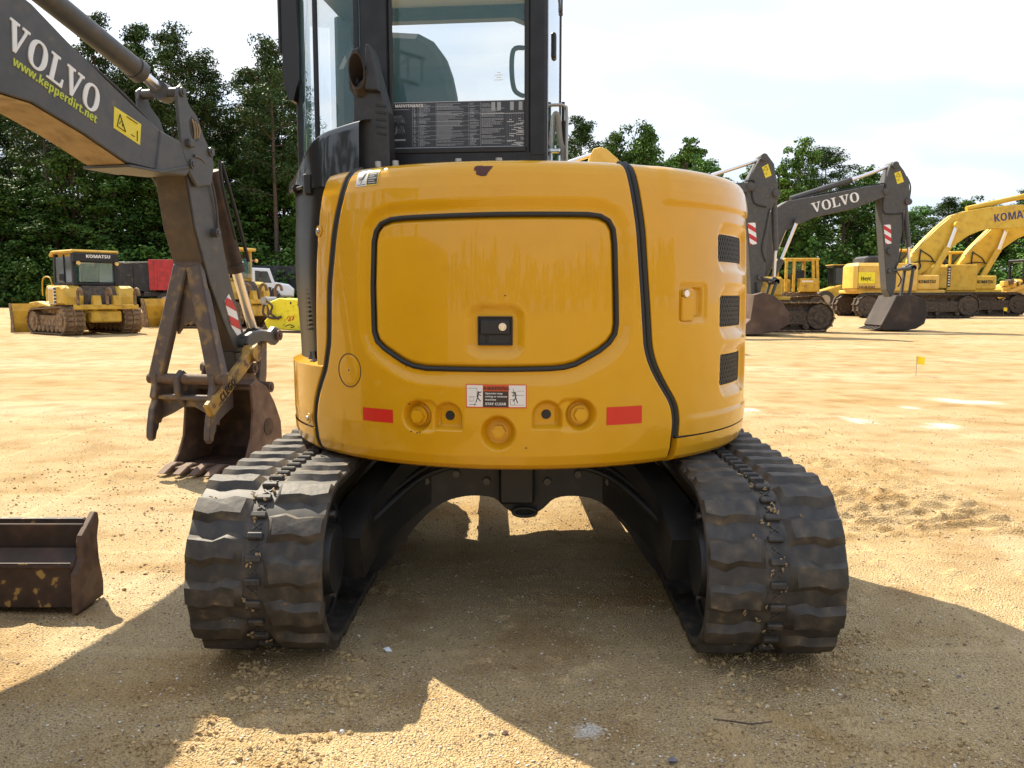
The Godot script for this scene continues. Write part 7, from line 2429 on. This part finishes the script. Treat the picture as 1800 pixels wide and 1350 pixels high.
func build_right_machines() -> void:
	# open canopied crawler
	var base := Vector3(16.9, far_rise(-50.0), -50.0)
	var o := thing("canopied_crawler", "yellow crawler tractor with an open post canopy, between the two grey buckets", "crawler tractor", base)
	for s in [-1.0, 1.0]:
		steel_track(o, at(-0.1, 0, s * 1.0), 1.55, 0.42, 0.5, 0.02, 0.55, 34, false, M.track_dusty, M.track_dark, 0.03, 0.03)
	var bd := begin()
	box(bd, Vector3(2.5, 0.5, 1.7), at(-0.1, 0.95, 0), 0.05)
	done(bd, "body", M.track_dusty, o)
	var tk := begin()
	prism(tk, [V(0.0, 1.2), V(1.05, 1.2), V(1.1, 2.0), V(0.0, 2.0)], 0.55, 1.1, Transform3D(), 0.04)
	var tank := done(tk, "fuel_tank", M.yellow_dusty, o)
	for q in 7:
		var pm := begin()
		box(pm, Vector3(0.075, 0.1, 0.006), at(0.14 + 0.095 * q, 1.82, 1.103), 0.001)
		done(pm, "print_mark", M.print_white, tank)
	var hd := begin()
	box(hd, Vector3(1.3, 0.9, 0.9), at(-0.95, 1.5, -0.1), 0.06)
	done(hd, "hood", M.yellow_dusty, o)
	var ca := begin()
	for q in [[-0.75, 0.8, 0.0], [-0.3, 0.8, 0.0], [0.85, 0.8, 3.0], [1.1, 0.8, 4.0], [-0.75, -0.8, 0.0], [0.85, -0.8, 0.0]]: box(ca, Vector3(0.16, 1.9, 0.12), at(q[0], 2.15, q[1], 0, 0, q[2]), 0.02)
	box(ca, Vector3(2.05, 0.14, 1.8), at(0.15, 3.12, 0), 0.04)
	done(ca, "canopy", M.yellow_dusty, o)
	var se := begin()
	box(se, Vector3(0.5, 0.7, 0.55), at(0.3, 2.15, 0), 0.08)
	done(se, "seat", M.seat_cloth, o)
	var ws := begin()
	box(ws, Vector3(0.9, 0.85, 0.02), at(0.35, 2.55, -0.75))
	done(ws, "rear_screen", M.cab_glass, o)
	var lv := begin()
	for k in 4: cyl(lv, Vector3(-0.35 + 0.08 * k, 1.9, 0.3), Vector3(-0.5 + 0.08 * k, 2.3, 0.4), 0.025, -1, 6)
	done(lv, "lever", M.track_dark, o)
	# wheel loader behind
	var y2 := far_rise(-58.0)
	var w := thing("wheel_loader", "small wheel loader with a dark cab, just right of the canopied crawler", "wheel loader", Vector3(22.4, y2, -58.0))
	for x in [-0.95, 0.75]:
		for z in [-0.8, 0.8]: wheel(w, Vector3(x, 0.62, z), 0.62, 0.45)
	var b2 := begin()
	prism(b2, [V(-1.3, 0.7), V(1.3, 0.7), V(1.35, 1.5), V(0.6, 1.7), V(-0.2, 1.5), V(-1.2, 1.2)], -0.55, 0.55, Transform3D(), 0.06)
	done(b2, "body", M.yellow_dusty, w)
	var c2 := begin()
	for x in [-0.2, 0.95]:
		for z in [-0.55, 0.55]: box(c2, Vector3(0.1, 1.3, 0.1), at(x, 2.2, z), 0.02)
	box(c2, Vector3(1.45, 0.14, 1.35), at(0.35, 2.9, 0), 0.05)
	var cab := done(c2, "cab", M.cab_black, w)
	var r2 := begin()
	box(r2, Vector3(1.5, 0.06, 1.4), at(0.35, 3.0, 0), 0.02)
	done(r2, "roof", M.yellow_dusty, cab)
	for z in [-0.57, 0.57]:
		var g := begin()
		box(g, Vector3(1.0, 1.05, 0.02), at(0.37, 2.25, z))
		done(g, "window", M.dark_glass, cab)
	for s in [-1.0, 1.0]:
		var ar := begin()
		bar(ar, Vector3(0.0, 1.5, s * 0.4), Vector3(-1.5, 0.9, s * 0.4), 0.12, 0.2, 0.02)
		bar(ar, Vector3(-1.5, 0.9, s * 0.4), Vector3(-1.9, 0.35, s * 0.4), 0.12, 0.2, 0.02)
		done(ar, "lift_arm", M.yellow_dusty, w)
	var bk := begin()
	prism(bk, [V(-1.85, 0.05), V(-2.6, 0.05), V(-2.6, 0.1), V(-2.0, 0.15), V(-1.95, 0.75), V(-2.1, 0.85), V(-1.85, 0.75)], -1.1, 1.1, Transform3D(), 0.01)
	done(bk, "bucket", M.dark_rust, w)
	# cut off by the right edge
	var y3 := far_rise(-52.0)
	var e := thing("crawler_loader", "dusty crawler loader with a black cab at the right edge of the photo", "crawler loader", Vector3(31.6, y3, -52.0), deg_to_rad(8))
	for s in [-1.0, 1.0]: steel_track(e, at(0, 0, s * 0.95), 1.7, 0.42, 0.42, 0.02, 0.5, 34, false, M.track_dusty, M.track_dark)
	var b3 := begin()
	prism(b3, [V(-1.6, 0.8), V(1.4, 0.8), V(1.4, 1.8), V(-0.3, 1.9), V(-1.5, 1.5)], -0.6, 0.6, Transform3D(), 0.06)
	done(b3, "body", M.yellow_cream, e)
	var c3 := begin()
	for x in [-0.2, 1.2]:
		for z in [-0.6, 0.6]: box(c3, Vector3(0.14, 1.4, 0.14), at(x, 2.4, z), 0.02)
	box(c3, Vector3(1.6, 0.16, 1.4), at(0.5, 3.1, 0), 0.04)
	var cab3 := done(c3, "cab", M.cab_black, e)
	var g3 := begin()
	box(g3, Vector3(1.3, 1.2, 0.02), at(0.5, 2.4, 0.62))
	done(g3, "window", M.dark_glass, cab3)
	for k in 6:
		var bx := begin()
		box(bx, Vector3(0.35, 0.3, 0.4), at(-1.4 + 0.25 * k, 1.7 + 0.1 * sin(k * 2.1), 0.5 + 0.1 * sin(k * 1.3), 0, k * 20.0, k * 7.0), 0.03)
		done(bx, "engine_part", M.yellow_cream if k % 2 == 0 else M.rusty_steel, e)
	var lf := begin()
	bar(lf, Vector3(0.2, 1.7, 0.7), Vector3(-1.9, 0.9, 0.7), 0.14, 0.25, 0.03)
	bar(lf, Vector3(0.2, 1.7, -0.7), Vector3(-1.9, 0.9, -0.7), 0.14, 0.25, 0.03)
	done(lf, "lift_arm", M.yellow_cream, e)

func flag(label: String, p: Vector3, h: float, w: float, lean: float) -> void:
	var o := thing("marker_flag", label, "marker flag", p, 0.0, "small yellow marker flags in the sand")
	var st := begin()
	cyl(st, Vector3.ZERO, Vector3(lean, h, 0), 0.004, -1, 6)
	done(st, "wire_stem", M.steel, o)
	var pts := PackedVector3Array()
	for j in 4:
		for i in 6:
			var f := i / 5.0
			pts.append(Vector3(lean + w * f, h - w * 0.9 * (1.0 - j / 3.0) - 0.02 * f, 0.02 * sin(f * 4.0)))
	put_mesh(sheet(pts, 6, 4, PackedByteArray(), PackedColorArray(), Vector3(0, 0, 1)), "flag_cloth", M.flag_yellow, o)

func _ready() -> void:
	var cam := Camera3D.new()
	cam.name = "camera"
	cam.fov = rad_to_deg(2.0 * atan(675.0 / 1456.0))
	cam.position = Vector3(0, 1.2, 0)
	cam.rotation.x = deg_to_rad(-6.1)
	cam.near = 0.05
	cam.far = 900.0
	cam.current = true
	add_child(cam)
	var env := Environment.new()
	env.background_mode = Environment.BG_SKY
	env.sky = make_sky()
	env.background_energy_multiplier = 0.72
	env.tonemap_mode = Environment.TONE_MAPPER_LINEAR
	env.tonemap_exposure = 2.1
	env.sdfgi_enabled = true
	env.ssao_enabled = true
	env.ssil_enabled = true
	var we := WorldEnvironment.new()
	we.name = "world_environment"
	we.environment = env
	add_child(we)
	var sun := DirectionalLight3D.new()
	sun.name = "sun"
	sun.light_energy = 1.6
	sun.light_color = Color(1.0, 0.95, 0.86)
	sun.light_angular_distance = 0.5
	sun.shadow_enabled = true
	add_child(sun)
	sun.look_at_from_position(Vector3.ZERO, Vector3(0.55, -1.0, 0.65))
	rng.seed = 1
	materials()
	build_ground()
	build_trees()
	build_power_pole()
	build_main()
	build_grey_digger()
	build_big_diggers()
	build_dozers()
	build_trucks()
	build_crusher()
	build_right_machines()
	flag("small yellow marker flag standing in the pale sand on the right, nearest of the flags", Vector3(6.05, 0.0, -12.35), 0.3, 0.13, 0.0)
	flag("tiny yellow marker flag before the tracks of the second large yellow digger", Vector3(25.6, far_rise(-43.0) + 0.02, -43.3), 0.45, 0.2, 0.0)
	flag("tiny yellow marker flag lying low right of the far left bulldozer", Vector3(-14.3, 0.0, -31.6), 0.22, 0.2, 0.05)
